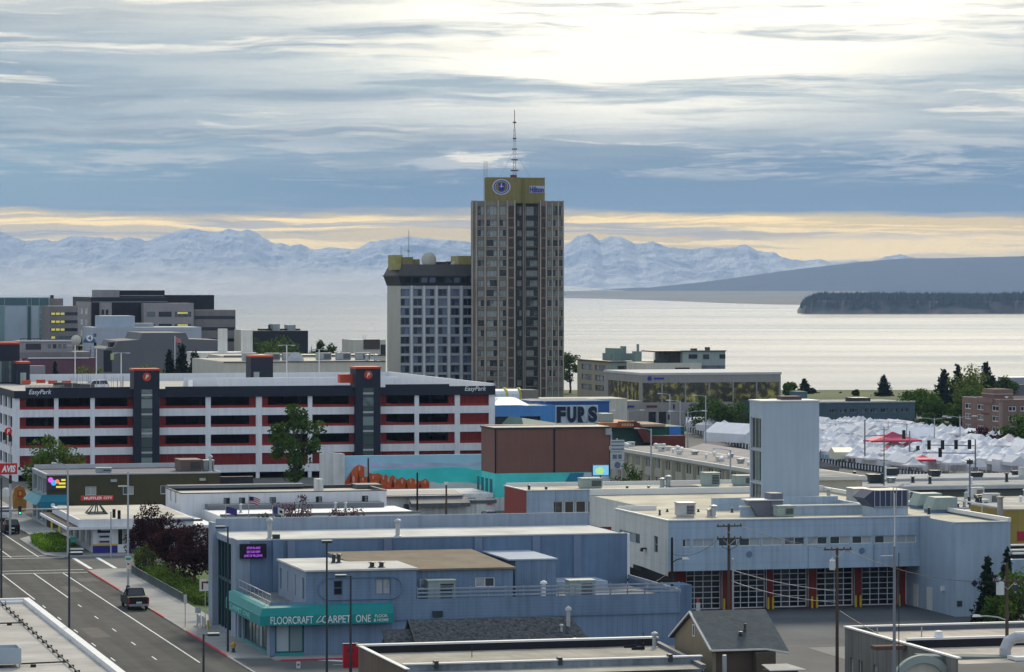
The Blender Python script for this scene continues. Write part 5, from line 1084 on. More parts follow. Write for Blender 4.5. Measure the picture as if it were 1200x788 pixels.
for a, r, rad, c_ in ((59.0, 562.6, .34, (.75, .1, .8)), (62.6, 566, .36, (.05, .4, .95)), (66.8, 564.5, .28, (.9, .25, .05))): m = MB(); m.lathe([(rad, 0), (rad, .03)], (f.x(a), -.255, f.z(r)), 14, 0, 'y'); m.build('display_balloon', emi('balloon_%02d' % int(c_[1] * 100), c_, 1.1), o)
for k in range(3): m = MB().box(f.x(65.5 + (2 - k) * 3), f.x(76.5), -.27, -.253, f.z(564 + 4 * k), f.z(561.8 + 4 * k)).build('display_line', emi('yellow_display', (.85, .75, .08), 1.0), o)
x = f.x(209, 6); unit(t, x, 4, zt_ - .05, f.x(234, 6) - x, 5, f.z(540, 0, 6) - zt_, M('brown_unit', (.14, .10, .08), .7)); unit(t, f.x(240, 4), 5, zt_ - .05, 1.4, 1.6, 1.5, grey_metal); vent(t, f.x(245, 5), 4, zt_, 2.2, .2); unit(t, f.x(113, 3), 3, zt_ - .05, 2.0, 1.2, .8, grey_metal)
for a in (133, 237): MB().box(f.x(a) - .4, f.x(a) + .4, -.4, -.01, f.z(566), f.z(563)).build('wall_lamp', grey_metal, t)
MB().box(w + .1, f.x(300), 2, 3, 0, f.z(563)).build('side_wall', ddark, t)
# blue store, fur sign
skyb = M('bright_blue_paint', (.075, .24, .52), .6, .08, .3, .08); deepb = M('deep_blue_paint', (.035, .11, .31), .6, .12, .2)
f = F(580, 580.0); t = thing('blue_store', 'long bright blue store with dark windows right of the garage', 'store', f.loc, TH)
z0, zt_ = f.z(487), f.z(476); x1 = f.x(652); b = MB(); b.wall((-1, 0), (x1, 0), 0, zt_, [(.3, f.x(609), f.z(498.5), f.z(488.5)), (f.x(613) + .5, f.x(640), f.z(502), f.z(488.5))], .5); b.wall((x1, 0), (x1, 14), 0, zt_); b.build('wall', skyb, t); MB().box(-1, x1, .55, .65, f.z(502), f.z(488)).build('window', dkglass, t); MB().box(-.9, x1 - .1, .2, 14, zt_ - .3, zt_ - .2).build('roof', membrane, t)
m = MB(); m.ext([(f.x(583), 3, zt_), (f.x(626), 3, zt_), (f.x(626), 14, zt_), (f.x(583), 14, zt_)], [(f.x(598), 8, zt_ + 1.1), (f.x(618), 8, zt_ + 1.1), (f.x(618), 12, zt_ + 1.1), (f.x(598), 12, zt_ + 1.1)]); m.build('skylight', white, t)
f2 = F(645, 615.0); t = thing('deep_blue_hall', 'deep blue flat roofed hall behind the fur sign', 'hall', f2.loc, TH); pbox(t, f2, 640, 714, 0, 16, 471, None, 'wall', deepb); band(t, f2, 639, 715, 0, 470, 471.4, 'coping', skyb, .3, .4); MB().box(f2.x(642), f2.x(712), 1, 15, f2.z(471) + .01, f2.z(471) + .08).build('roof', M('grey_felt', (.25, .25, .25), .9), t); pbox(t, f2, 622, 640, 3, 10, 470, None, 'side_wall', M('mid_blue_paint', (.12, .17, .30), .7))
f3 = F(583, 690.0); t = thing('arched_canopy', 'white ribbed barrel canopy with yellow end arches below the hotel', 'canopy', f3.loc, TH)
a0, a1 = f3.x(581), f3.x(609); zc0, zc1 = f3.z(468.5), f3.z(456.5); hh = zc1 - zc0; prof_ = [(2.2 - 2.2 * math.cos(u_), zc0 + hh * math.sin(u_) ** .6) for u_ in np.linspace(0, math.pi, 9)]
m = MB()
for k in range(8): m.ext([(a0, prof_[k][0], prof_[k][1]), (a1, prof_[k][0], prof_[k][1]), (a1, prof_[k][0] + .05, prof_[k][1] - .1), (a0, prof_[k][0] + .05, prof_[k][1] - .1)], [(a0, prof_[k + 1][0], prof_[k + 1][1]), (a1, prof_[k + 1][0], prof_[k + 1][1]), (a1, prof_[k + 1][0] - .05, prof_[k + 1][1] - .1), (a0, prof_[k + 1][0] - .05, prof_[k + 1][1] - .1)])
m.build('canopy_cover', M('white_canopy_sheet', (.62, .66, .68), .5, .05, .5, lines=('h', 1.1, .25)), t); yel = M('yellow_tube', (.55, .45, .06), .6)
for x in (f3.x(594.5), a1 + .3): MB().tube([(x, q[0], q[1] + .1) if 0 < i < 8 else (x, q[0], 0) for i, q in enumerate(prof_)], .25, 6).build('arch', yel, t)
m = MB().box(f3.x(610.5), f3.x(631), 0, 6, 0, f3.z(457.5)).build('side_block', M('khaki_block', (.20, .19, .15), .85, .1), t); MB().box(f3.x(560), a1, 5, 9, 0, zc0).build('base_wall', M('khaki_block', (0, 0, 0)), t)
f = F(651, 505.0); t = thing('fur_sign', 'big dark letters on a pale frame standing on the green roof above the brown hall', 'sign', (f.X, f.Y, 0), TH)
z0, z1 = f.z(495.5), f.z(476.8); frm = M('pale_sign_frame', (.42, .50, .56), .6, .06); inkb = M('ink_blue_letter', (.012, .02, .045), .5)
for k, ch in enumerate('FURS'):
    xa, xb = f.x(652 + 12.3 * k), f.x(663.3 + 12.3 * k)
    m = MB().box(xa - .12, xb + .1, .05, .12, z0 - .15, z1 + .2).build('letter_board', frm, t)
    lettering(m, ch, xb - xa - .12, z1 - z0, inkb, (xa + .05, 0, z0), 0, 0, .12, .06)
m = MB()
for k in range(6): x = f.x(652.5 + 9.3 * k); m.tube([(x, .3, 8), (x, .3, z1 if k % 2 else z0)], .07, 5)
m.tube([(f.x(652), .3, z0 - .5), (f.x(700), .3, z0 - .5)], .06, 5); m.tube([(f.x(652), .3, z0 - 1.3), (f.x(700), .3, z0 - 1.3)], .06, 5)
for k in range(5): m.tube([(f.x(654 + 9 * k), .3, z0 - 1.3), (f.x(661 + 9 * k), .3, z0 - .5)], .05, 4)
m.build('scaffold', steel, t)
f = F(612, 540.0); t = thing('green_roof_store', 'low store with a pale green sheet roof behind the brown hall', 'store', f.loc, TH); grs = M('green_sheet_roof', (.13, .20, .165), .7, .1, .3, .1)
x0, x1 = f.x(612), f.x(672); m = MB(); m.ext([(x0, -1, f.z(503)), (x1, -1, f.z(503)), (x1, 14, f.z(503)), (x0, 14, f.z(503))], [(x0 + 1, 4, f.z(491)), (f.x(668), 3, f.z(499)), (f.x(668), 13, f.z(499)), (x0 + 1, 12, f.z(491))]); m.build('roof', grs, t); MB().box(x0 + .2, x1 - .2, -.6, 13, 0, f.z(503) - .01).build('wall', M('dark_green_wall', (.03, .07, .06), .8), t)
f = F(700, 560.0); t = thing('green_market_shop', 'dark green shop with an orange sign roof and dark red steps', 'shop', f.loc, TH); org = M('orange_roof', (.42, .17, .07), .7, .15, .4, .1); dgr = M('deep_green_wall', (.018, .10, .08), .7, .12); drd = M('dark_red_ramp', (.13, .038, .03), .8, .12)
pbox(t, f, 695, 752, 0, 12, 502, None, 'wall', M('dark_green_wall', (0, 0, 0))); pbox(t, f, 690, 750, -1, 14, 496, 501.5, 'roof_edge', org); o = band(t, f, 724, 742, -1.1, 494, 501.5, 'sign_board', M('rust_sign', (.30, .09, .03), .6), .1, .2); b = MB()
for k in range(5): b.box(f.x(726 + 3 * k), f.x(728 + 3 * k), -1.33, -1.31, f.z(499.5), f.z(496.5))
b.build('sign_mark', M('pale_orange', (.6, .4, .25), .6), o); m = MB(); m.prismy([(f.x(738), f.z(494.5)), (f.x(742), f.z(493.5)), (f.x(765), f.z(516)), (f.x(765), f.z(519)), (f.x(752), f.z(519))], -1.5, 1); m.build('ramp', drd, t)
pbox(t, f, 752, 802, 3, 10, 500.5, None, 'side_wall', dgr); pbox(t, f, 752, 780, 2.4, 11, 497.5, 500.4, 'roof', M('tan_roof', (.40, .30, .20), .9)); band(t, f, 784, 797.5, 3, 500, 510, 'sign', M('bright_blue_sign', (.05, .2, .55), .5), .15, .14); pbox(t, f, 765, 803, -1, 3, 511, None, 'low_wall', drd); pbox(t, f, 706, 719, 2, 4, 485, 497, 'rooftop_unit', green_metal); pbox(t, f, 690, 705, 5, 3, 492, 497, 'rooftop_unit', steel)
# motel with the long side along the street grid
f = F(730, 529.0); ZT = f.z(525.5); L_ = 96.0; yn = f.yz(557, ZT)
motel_w = M('motel_cream', (.46, .43, .33), .85, .08, .3, .12); t = thing('motel', 'long cream motel wing with paired windows and a cluttered white roof', 'motel', f.loc, TH)
b = MB(); hs = []; y0 = yn - 4; Lm = -y0 + 6
for k in range(15):
    s = 2.4 + k * 5.15
    for z0 in (.9, 3.55):
        hs += [(s, s + 1.1, z0, z0 + 1.5), (s + 1.35, s + 2.45, z0, z0 + 1.5)]
hs = [q for q in hs if q[1] < Lm - .5]; b.wall((0, 6), (0, y0), 0, ZT - .5, hs, .18); b.wall((0, y0), (9, y0), 0, ZT - .5); b.wall((9, y0), (9, 6), 0, ZT - .5); b.wall((9, 6), (0, 6), 0, ZT - .5); b.build('wall', motel_w, t)
for a, c_, z0, z1 in hs: window(t, (.13, 6 - a, z0), -math.pi / 2, c_ - a, z1 - z0, 1, 1, offwhite, pane_dark, .09, False)
for k in range(15):
    s = 5.9 + k * 5.15
    if s < Lm - 1.7: MB().box(-.06, -.003, 6 - s - 1.3, 6 - s, .3, ZT - .9).build('tan_panel', M('motel_tan_panel', (.30, .27, .19), .85), t)
MB().box(-.5, 9.5, y0 - .5, 6.5, ZT - .5 + .003, ZT).build('cornice', M('motel_white_cornice', (.58, .56, .50), .8, .08), t); MB().box(.3, 8.6, y0 + .3, 5.8, ZT + .003, ZT + .05).build('roof', M('motel_roof', (.33, .31, .28), .95, .25, .2), t)
r_ = random.Random(4)
for k in range(44):
    y = r_.uniform(y0 + 2, 4); x = r_.uniform(.8, 7); q = MB()
    if k % 3: q.lathe([(.16, 0), (.16, .35), (.38, .38), (.3, .62), (.05, .7)], n=8); q.build('roof_vent', white, t, (x, y, ZT + .05))
    else: unit(t, x, y, ZT + .05, r_.uniform(.7, 1.5), r_.uniform(.6, 1.2), r_.uniform(.5, .9), grey_metal if k % 2 else offwhite)

# mauve sheet roofs between the motel and the market street
f = F(800, 556.0); t = thing('sheet_roofed_arcade', 'long mauve grey sheet roofed arcade between the motel and the market street', 'arcade', f.loc, TH); mv = M('mauve_sheet_roof', (.22, .21, .225), .7, .15, .2, .1, lines=('y', 1.6, .2))
yn = f.yz(544, 4.6); m = MB(); m.ext([(0, 2, 4.0), (4.2, 2, 5.2), (8.4, 2, 4.0)], [(0, yn, 4.0), (4.2, yn, 5.2), (8.4, yn, 4.0)]); m.build('roof', mv, t); MB().box(.4, 8.0, yn + .3, 1.7, 0, 3.99).build('wall', M('arcade_wall', (.25, .24, .22), .9, .1), t)
# ================================================================ flooring shop (blue grey)
fblue = M('blue_grey_siding', (.172, .245, .34), .75, .12, .25, .22, lines=('z', .28, .20)); fboard = M('blue_grey_boards', (.168, .238, .335), .75, .12, .3, .22, lines=('h', .45, .22)); flight = M('pale_blue_grey_wall', (.27, .32, .39), .75, .10, .3, .2); fdark = M('slate_blue_wall', (.140, .208, .305), .75, .14, .2, .2)
teal_aw = M('teal_awning', (.012, .235, .225), .5, .08, .5); wroof = M('white_roof_coating', (.56, .545, .50), .85, .24, .22, lines=('x', 3.2, .06))
f = F(316, 284.4); FS = thing('flooring_shop', 'blue grey flooring shop with teal corner awning, terrace roof and taller rear block', 'shop', f.loc, TH)
W_ = f.x(797); hz_ = f.z(702, f.x(500), 0); yB = f.y(277.5); yE = f.y(249.0); hb = f.z(634.5, 0, yB)   # low front, depth where the rear block starts
xs0, xs1 = f.x(331), f.x(400)
# low block walls
b = MB(); b.wall((0, 0), (W_, 0), 0, 2.9, [(f.x(322.5) , f.x(356.5), .35, 2.75)], .2, 1); b.wall((0, 0), (W_, 0), 2.9, hz_, (), .2, 0)
b.wall((0, yB), (0, 0), 0, 4.0, [(.8, 2.4, .1, 2.8), (2.9, yB - 1.2, .3, 2.8)], .25, 2); b.wall((W_, 0), (W_, yB), 0, hz_, (), .2, 0)
b.build('wall', [fblue, fboard, flight], FS)
window(FS, (f.x(322.5), .14, .35), 0, f.x(356.5) - f.x(322.5), 2.4, 2, 1, M('teal_frame', (.01, .12, .12), .5), glass('blind_glass', (.20, .26, .28), (.38, .44, .46), .5), .13)
window(FS, (.2, yB - .8, .1), -math.pi / 2, 1.6, 2.7, 1, 2, M('teal_frame', (0, 0, 0)), pane_grey, .12, name='door'); window(FS, (.2, yB - 2.9, .3), -math.pi / 2, yB - 4.1, 2.5, 7, 1, M('teal_frame', (0, 0, 0)), pane_dark, .12)
MB().box(-.04, -.003, 1.3, yB - .7, 0, .29).build('teal_base', M('teal_base', (.03, .27, .26), .6), FS); MB().box(f.x(322.5), f.x(356.5), -.04, -.003, 0, .33).build('teal_base', M('teal_base', (0, 0, 0)), FS)
MB().box(.1, W_ - .1, .1, yB + .3, 3.95, 4.05).build('terrace_roof', M('grey_terrace', (.17, .18, .19), .9, .2, .3), FS)
# awning wrapping the corner
za, zb = 2.75, 4.35; aw = MB(); wA = f.x(458)
def awn_run(p, q, n, ln):
    pr = [(0, za), (1.0, za), (1.0, za + .75), (.75, zb - .12), (.35, zb), (0, zb)]
    A = [(p[0] + n[0] * o, p[1] + n[1] * o, z) for o, z in pr]; B = [(q[0] + n[0] * o, q[1] + n[1] * o, z) for o, z in pr]
    return A, B
pr = [(.02, za), (1.0, za), (1.0, za + .8), (.75, zb - .15), (.35, zb), (.02, zb)]
A = [(wA, -o, z) for o, z in pr]; C = [(-o, -o, z) for o, z in pr]; B = [(-o, yB - .1, z) for o, z in pr]
n = len(pr)
for P, Q in ((A, C), (C, B)):
    for k in range(n): aw.poly([P[k], Q[k], Q[(k + 1) % n], P[(k + 1) % n]])
aw.poly(A); aw.poly(B); ao = aw.build('awning', teal_aw, FS)
wl_ = M('awning_white_lettering', (.72, .74, .72), .5)
xx = [f.x(a, -1) for a in (317, 367, 377.5, 411, 417, 434.5, 438)]
lettering(ao, 'FLOORCRAFT', xx[1] - xx[0], .62, wl_, (xx[0], -1.004, za + .12), 0, 0, .02, .004); lettering(ao, 'CARPET', xx[3] - xx[2], .62, wl_, (xx[2], -1.004, za + .12), 0, 0, .02, .004); lettering(ao, 'ONE', xx[5] - xx[4], .62, wl_, (xx[4], -1.004, za + .12), 0, 0, .02, .004)
lettering(ao, 'FLOOR\n& HOME', 1.25, .6, wl_, (xx[6], -1.004, za + .14), 0, 0, .02, .01)
m = MB(); xm = xx[1] + .55; m.tube([(xm - .3, -1.02, za + .2), (xm - .05, -1.02, za + .55), (xm + .12, -1.02, za + .72)], .03, 5); m.tube([(xm - .25, -1.02, za + .15), (xm + .1, -1.02, za + .3), (xm + .45, -1.02, za + .16)], .03, 5); m.tube([(xm, -1.02, za + .2), (xm + .3, -1.02, za + .5)], .03, 5); m.build('leaf_mark', wl_, ao)
m = MB()
for k in range(34): y = .2 + (yB - .6) * k / 34; m.ext([(-.98, y, za + .85), (-.98, y + .16, za + .85), (-.38, y + .16, zb + .03), (-.38, y, zb + .03)], [(-.99, y, za + .83), (-.99, y + .16, za + .83), (-.39, y + .16, zb + .01), (-.39, y, zb + .01)])
m.build('awning_stripe', wl_, ao); o = lettering(ao, 'CARPET ONE', yB * .62, .42, M('pale_teal_lettering', (.25, .55, .52), .6), (-1.006, yB * .85, za + .2), -math.pi / 2, 0, .02, .01)
# terrace rail above the awning (left side)
m = MB()
for k in range(9): y = .3 + (yB - .6) * k / 8; m.tube([(.15, y, 4.0), (.15, y, 5.2)], .03, 5)
for z in (4.6, 5.2): m.tube([(.15, .3, z), (.15, yB - .3, z)], .035, 5)
m.build('terrace_rail', steel, FS)
# upper storey
xu0, xu1 = f.x(358.5), f.x(488); hu = f.z(670.5, xu0); yu = f.yz(657, hu, xu0)
b = MB(); wz = [(yu - .9 - 1.55 * (k + 1) * yu / 6.4, 0) for k in range(0)]
sw = [(.7 + k * (yu - 1.6) / 3.2, .7 + k * (yu - 1.6) / 3.2 + w_, 4.7, 6.5) for k, w_ in ((0, .75), (1, .45), (2, .45), (3, .8))]
b.wall((xu0, yu), (xu0, 0), 4.05, hu, sw, .15, 1); ox = f.x(391); px_ = [(f.x(391) - xu0, f.x(401.5) - xu0, 5.05, 6.3), (f.x(440) - xu0, f.x(458) - xu0, 5.05, 6.4)]
ws_ = px_ + [(f.x(560) - xu0, 0, 0, 0)] * 0
rcs = MB(); rx0, rx1 = f.x(373) - xu0, f.x(471) - xu0
b.wall((xu0, -.002), (xu1, -.002), hz_ - .01, hu, px_, .15, 0); b.wall((xu1, 0), (xu1, yu), hz_ - 1, hu, (), .1, 0); b.wall((xu1, yu), (xu0, yu), 4.05, hu, (), .1, 0); b.build('upper_wall', [fblue, flight], FS)
m = MB(); zc_, hh_ = 5.62, .92
ring = [(xu0 + rx0 + hh_ + hh_ * math.cos(a_), zc_ + hh_ * math.sin(a_)) for a_ in np.linspace(math.pi / 2, 3 * math.pi / 2, 9)] + [(xu0 + rx1 - hh_ + hh_ * math.cos(a_), zc_ + hh_ * math.sin(a_)) for a_ in np.linspace(-math.pi / 2, math.pi / 2, 9)]
m.tube([(x, -.05, z) for x, z in ring + ring[:1]], .07, 5); m.build('raised_border', fdark, FS)
for s0, s1, z0, z1 in sw: window(FS, (xu0 + .1, yu - s0, z0), -math.pi / 2, s1 - s0, z1 - z0, 1, 1, fdark, pane_dark)
for (s0, s1, z0, z1), p_ in zip(px_, (pane_dark, pane_grey)): window(FS, (xu0 + s0, .1, z0), 0, s1 - s0, z1 - z0, 1 if p_ is pane_dark else 2, 2 if p_ is pane_dark else 1, fdark, p_)
MB().box(xu0 - .15, xu1 + .1, -.2, yu + .1, hu + .003, hu + .15).build('roof', wroof, FS)
for a, y in ((391, yu * .55), (397, yu * .55)): vent(FS, f.x(a, y), y, hu + .15, .8, .16, dark_steel)
for a in (436, 447): vent(FS, f.x(a, 1.2), 1.2, hu + .15, .5, .2, dark_steel)
# mid storey with brown pitched cap, then a box
xm0, xm1 = xu1, f.x(601, 3); ym0, ym1 = 3.0, yB - .5; hm = f.z(666.5, xm1, ym0)
b = MB(); mw_ = [(f.x(492, 3) - xm0, f.x(505, 3) - xm0, hm - 1.55, hm - .7), (f.x(557, 3) - xm0, f.x(580, 3) - xm0, hm - 1.55, hm - .7)]; b.wall((xm0, ym0), (xm1, ym0), 4.05, hm, mw_, .12); b.wall((xm1, ym0), (xm1, ym1), 4.05, hm); b.build('mid_wall', fboard, FS)
for s0, s1, z0, z1 in mw_: window(FS, (xm0 + s0, ym0 + .08, z0), 0, s1 - s0, z1 - z0, 2, 1, white, pane_grey, .09)
m = MB(); m.ext([(xu1 - 3.5, ym0 - .3, hm), (xm1 + .2, ym0 - .3, hm), (xm1 + .2, ym0 - .3, hm + .15), (xu1 - 3.5, ym0 - .3, hm + .15)], [(xu1 - 5, ym1 - 1.5, hm + .75), (xm1 - 1.0, ym1 - 1.5, hm + .75), (xm1 - 1.0, ym1 - 1.5, hm + .9), (xu1 - 5, ym1 - 1.5, hm + .9)]); m.build('brown_roof', M('brown_slat_roof', (.20, .16, .11), .9, .2, .5, lines=('y', .55, .35)), FS)
xb0, xb1 = f.x(604, 6), f.x(652, 6); hB = f.z(657, xb0, 6); MB().box(xb0, xb1, 6, yB - .02, 4.05, hB).build('box_room', fboard, FS); MB().box(xb0 - .6, xb1 + .1, 5.9, yB - .03, hB + .003, hB + .12).build('box_roof', M('pale_blue_roof', (.36, .41, .48), .8), FS)
MB().box(xb1 + .5, W_ - 3.2, yB - 4.5, yB - .05, 4.06, 4.75).build('lower_roof', M('pale_blue_roof', (0, 0, 0)), FS)
unit(FS, f.x(501, 1.4), 1.2, 4.06, f.x(533, 1.4) - f.x(501, 1.4), 1.4, 2.0); unit(FS, f.x(668, 2.5), 2.5, 4.06, f.x(698, 2.5) - f.x(668, 2.5), 1.6, 1.6); vent(FS, f.x(637, 2), 2, 4.06, 1.7, .2, white)
# slatted railing on the front parapet
m = MB(); xr0 = f.x(489)
for k in range(3): z = hz_ + .12 + .32 * k; m.box(xr0, W_, .05, .12, z, z + .13)
for k in range(16): x = xr0 + (W_ - xr0 - .1) * k / 15; m.box(x, x + .1, .125, .2, hz_ - .1, hz_ + .95)
m.build('slat_railing', flight, FS); m = MB(); m.box(W_ - .01, W_ + .12, .1, yB, hz_, hz_ + .3); m.build('edge_cap', flight, FS)
m = MB(); x = f.x(512.5); m.box(x - .42, x + .42, -.25, -.003, f.z(728), f.z(721)); m.build('wall_vent', dark_steel, FS)
MB().box(0, W_, -.12, -.003, 2.86, 2.98).build('belt_course', fdark, FS)
# tall rear block
xR = f.x(735, yB); yb2 = yE
b = MB(); b.wall((0, yB), (xR, yB), 0, hb, (), .2, 0); b.wall((0, yb2), (0, yB), 0, hb, [(2.0, yb2 - yB - 2.3, .2, hb - .5)], .5, 1); b.wall((xR, yB), (xR, yb2), 0, hb); b.wall((xR, yb2), (0, yb2), 0, hb + .7); b.build('rear_block', [fdark, flight], FS)
m = MB(); ln = yb2 - yB - 4.3
MB().box(.4, .46, yB + 2.3, yb2 - 2.0, .2, hb - .5).build('side_glass', glass('dark_teal_glass', (.006, .02, .025), (.02, .06, .065), .4), FS)
for k in range(6): y = yB + 2.3 + ln * k / 5; m.box(.2, .39, y - .12, y + .12, .2, hb - .5)
m.box(.2, .38, yB + 2.4, yb2 - 2.1, hb * .52, hb * .52 + .3); m.build('side_mullion', M('dark_teal_metal', (.02, .06, .07), .5), FS)
MB().box(-.35, .0 - .003, yb2 - 2.0, yb2 + .1, 0, hb + .9).build('end_pier', flight, FS); MB().box(-.1, -.003, yB - .02, yB + 2.3, 0, hb + .15).build('end_pier', flight, FS)
MB().box(-.05, 1.15, yB - .12, yB - .003, 4.05, hb + .1).build('corner_strip', flight, FS)
MB().box(.2, xR - .2, yB + .15, yb2 - .2, hb - .1, hb - .02).build('rear_roof', wroof, FS); m = MB(); m.box(-.05, xR + .05, yB - .06, yB + .14, hb + .003, hb + .12); m.build('rear_coping', M('pale_coping', (0, 0, 0)), FS)
MB().box(.3, xR, yb2 - .3, yb2 - .004, hb - .02, hb + 1.15).build('rear_parapet', flight, FS)
for p in (341, 454, 560, 628, 676): x = f.x(p, yB); MB().box(x - .35, x + .35, yB - .22, yB - .003, 4.8, hb - .05).build('pilaster', M('slate_blue_pilaster', (.17, .215, .30), .75), FS)
MB().box(f.x(319, yB), f.x(331, yB), yB - .5, yB - .01, 4.06, hb + .1).build('chimney_pier', fdark, FS)
vent(FS, f.x(316, yB + 2), yB + 2, hb, 1.9, .2); vent(FS, f.x(466, yB + 2), yB + 2, hb, 1.6, .2); MB().box(f.x(325, yB) - .3, f.x(325, yB) + .3, yB + .3, yB + .9, hb, hb + .5).build('roof_box', dark_steel, FS)
MB().box(xR + .003, xR + .25, yB, yB + 2, 4.5, hb).build('white_edge', white, FS)
MB().box(f.x(732, yB), W_ + .5, yB - 2.5, yB + 2, 4.06, 4.1).build('tar_roof', M('tar_roof', (.05, .05, .055), .9), FS)
# LED display on the block front
x0, x1 = f.x(280.5, yB), f.x(311, yB); z0, z1 = f.z(654.5, x0, yB), f.z(637.5, x0, yB)
o = MB().box(x0, x1, yB - .55, yB - .13, z0, z1).build('display', M('display_black', (.008, .006, .014), .4), FS); pur = emi('purple_display', (.50, .12, .95), 1.0)
for k, (s_, a_, b_) in enumerate((('STOP IN AND', .24, .76), ('SEE OUR NEW', .24, .76), ('LINE OF PILLOWS', .14, .84))): lettering(o, s_, (x1 - x0) * (b_ - a_), .21, pur, (x0 + (x1 - x0) * a_, yB - .556, z1 - .45 - .34 * k), 0, 0, .01, .01)
# ================================================================ fire station
stn = M('station_blue_grey_panel', (.345, .435, .525), .55, .10, .25, .20, lines=('z', 1.15, .09)); stw = M('station_white_panel', (.62, .62, .58), .6, .08, .25, .2, lines=('z', 1.15, .06)); srd = M('station_red_panel', (.24, .035, .025), .6, .1, .4, .08); sroof = M('station_tan_roof', (.56, .51, .39), .95, .28, .22, bump=.2, lines=('y', 2.8, .10)); scap = M('station_white_cap', (.68, .67, .64), .6, .05)
f = F(783, 322.0); ST = thing('fire_station', 'pale blue grey fire station with glazed bay doors, red piers and a cluttered tan roof', 'fire station', f.loc, TH)
zt_ = f.z(611); zo = f.z(670); xW = f.x(1090); dL = f.yz(597, zt_); yD = 3.6; zdoor = zo - .25
# upper storey over the bays
b = MB(); cols_ = [(799.5, 808.5), (812, 837), (842, 864), (866, 891), (893, 917.5), (919, 943.5), (946, 970), (972.5, 996), (998.5, 1022), (1025, 1048), (1050.5, 1074)]
wz = (f.z(642), f.z(632.5)); fw_ = [(f.x(a), f.x(c_)) + wz for a, c_ in cols_]
b.wall((0, 0), (xW, 0), zo, zt_, fw_, .15, 0); lw2 = [(dL - 8.2, dL - 7.2 + .2, f.z(647, 0, 5.5), f.z(629, 0, 5.5))]
b.wall((0, dL), (0, 0), zo - 1.2, zt_, [(dL * .74, dL * .74 + 1.3, 5.5, 7.1), (1.5, 8.5, 5.9, 6.9)], .15, 1); b.poly([(0, 0, zo), (xW, 0, zo), (xW, yD + 2, zo), (0, yD + 2, zo)], 2)
b.wall((0, 16), (.001, 0), 0.0, .001) if False else None
b.build('wall', [stn, stw, dark_steel], ST)
for (a, c_, z0, z1) in fw_: window(ST, (a, .1, z0), 0, c_ - a, z1 - z0, 2, 1, stw, pane_grey, .08)
window(ST, (.1, dL - dL * .74, 5.5), -math.pi / 2, 1.3, 1.6, 1, 2, stn, pane_dark); window(ST, (.1, dL - 1.5, 5.9), -math.pi / 2, 7, 1.0, 4, 1, stn, pane_dark)
m = MB(); m.box(xW * .001, .12, yD, dL, 0, zo - 1.2); m.build('lower_side_wall', stw, ST)
doors = [(804, 845), (859, 897), (906, 946), (957, 1000), (1010, 1051)]; DX = [(f.x(a, yD), f.x(c_, yD)) for a, c_ in doors]; xend = f.x(1078, yD)
b = MB(); b.wall((0.13, yD), (xend + 4, yD), 0, zo - .003, [(a - .13, c_ - .13, .02, zdoor) for a, c_ in DX], .25); b.build('bay_wall', srd, ST)
dpane = glass('bay_door_glass', (.012, .016, .022), (.05, .06, .07), .3, .08); dfr = M('bay_door_frame', (.74, .75, .75), .45, .05)
for a, c_ in DX: window(ST, (a, yD + .2, .02), 0, c_ - a, zdoor - .02, 4, 7, dfr, dpane, .10, True, 'bay_door')
for (a, c_), (a2, c2) in zip(DX, DX[1:] + [(DX[-1][1] + 2.2, 0)]):
    MB().box(c_ + .02, c_ + .10, yD - .1, yD - .003, 0, zo - .1).build('door_rail', steel, ST)
# front seams and small fittings
for p in (856, 947, 1024): x = f.x(p); MB().box(x - .03, x + .03, -.015, -.002, zo + .02, wz[0] - .15).build('panel_seam', fdark, ST)
for p, r in ((878, 651.5), (1010, 650)): m = MB(); m.lathe([(.28, 0), (.28, .1)], (f.x(p), -.005, f.z(r)), 14, 0, 'y'); m.build('wall_badge', fdark, ST)
m = MB(); m.box(-.5, -.003, 7, 7.4, 5.6, 5.75); m.box(-.55, -.35, 6.95, 7.45, 5.4, 5.6); m.build('wall_lamp', dark_steel, ST)
# right wing
xr, yr = f.x(1120, -9.2), -9.2; xr2 = f.x(1184, yr)
b = MB(); b.wall((xr, yr), (xr2, yr), 0, zt_ + .02, (), .1, 0); b.wall((xr, yD + 1), (xr, yr), 0, zt_ + .02, [], .1, 0); b.wall((xr2, yr), (xr2, 30), 0, zt_ + .02, (), .1, 0); b.build('wing_wall', M('station_wing_panel', (.325, .405, .485), .55, .08, .3, .16, lines=('h', 2.4, .04)), ST)
for s_, w_, m_ in ((1.6, 1.25, stw), (5.2, 1.3, stw)):
    y = yD + .6 - s_; MB().box(xr - .08, xr - .003, y - w_ - 1.0, y - 1.0, .05, 2.2).build('door', m_, ST)
window(ST, (f.x(1061, yD), yD - .08, .05), 0, f.x(1076, yD) - f.x(1061, yD), 3.1, 2, 1, dfr, pane_dark, .12, True, 'entrance_door')
m = MB(); m.box(xr - .25, xr - .003, -6.4, -6.0, 2.2, 2.6); m.build('wall_lamp', white, ST); m = MB(); m.box(f.x(1121.5, yr), f.x(1127, yr), yr - .12, yr - .003, 1.0, 1.5); m.build('wall_box', dark_steel, ST)
m = MB(); x = f.x(1142, yr); z = 3.1; m.prismy([(x - .35, z), (x, z - .35), (x + .35, z), (x, z + .35)], yr - .05, yr - .003); m.build('diamond_plate', M('dark_blue_sign', (0, 0, 0)), ST)
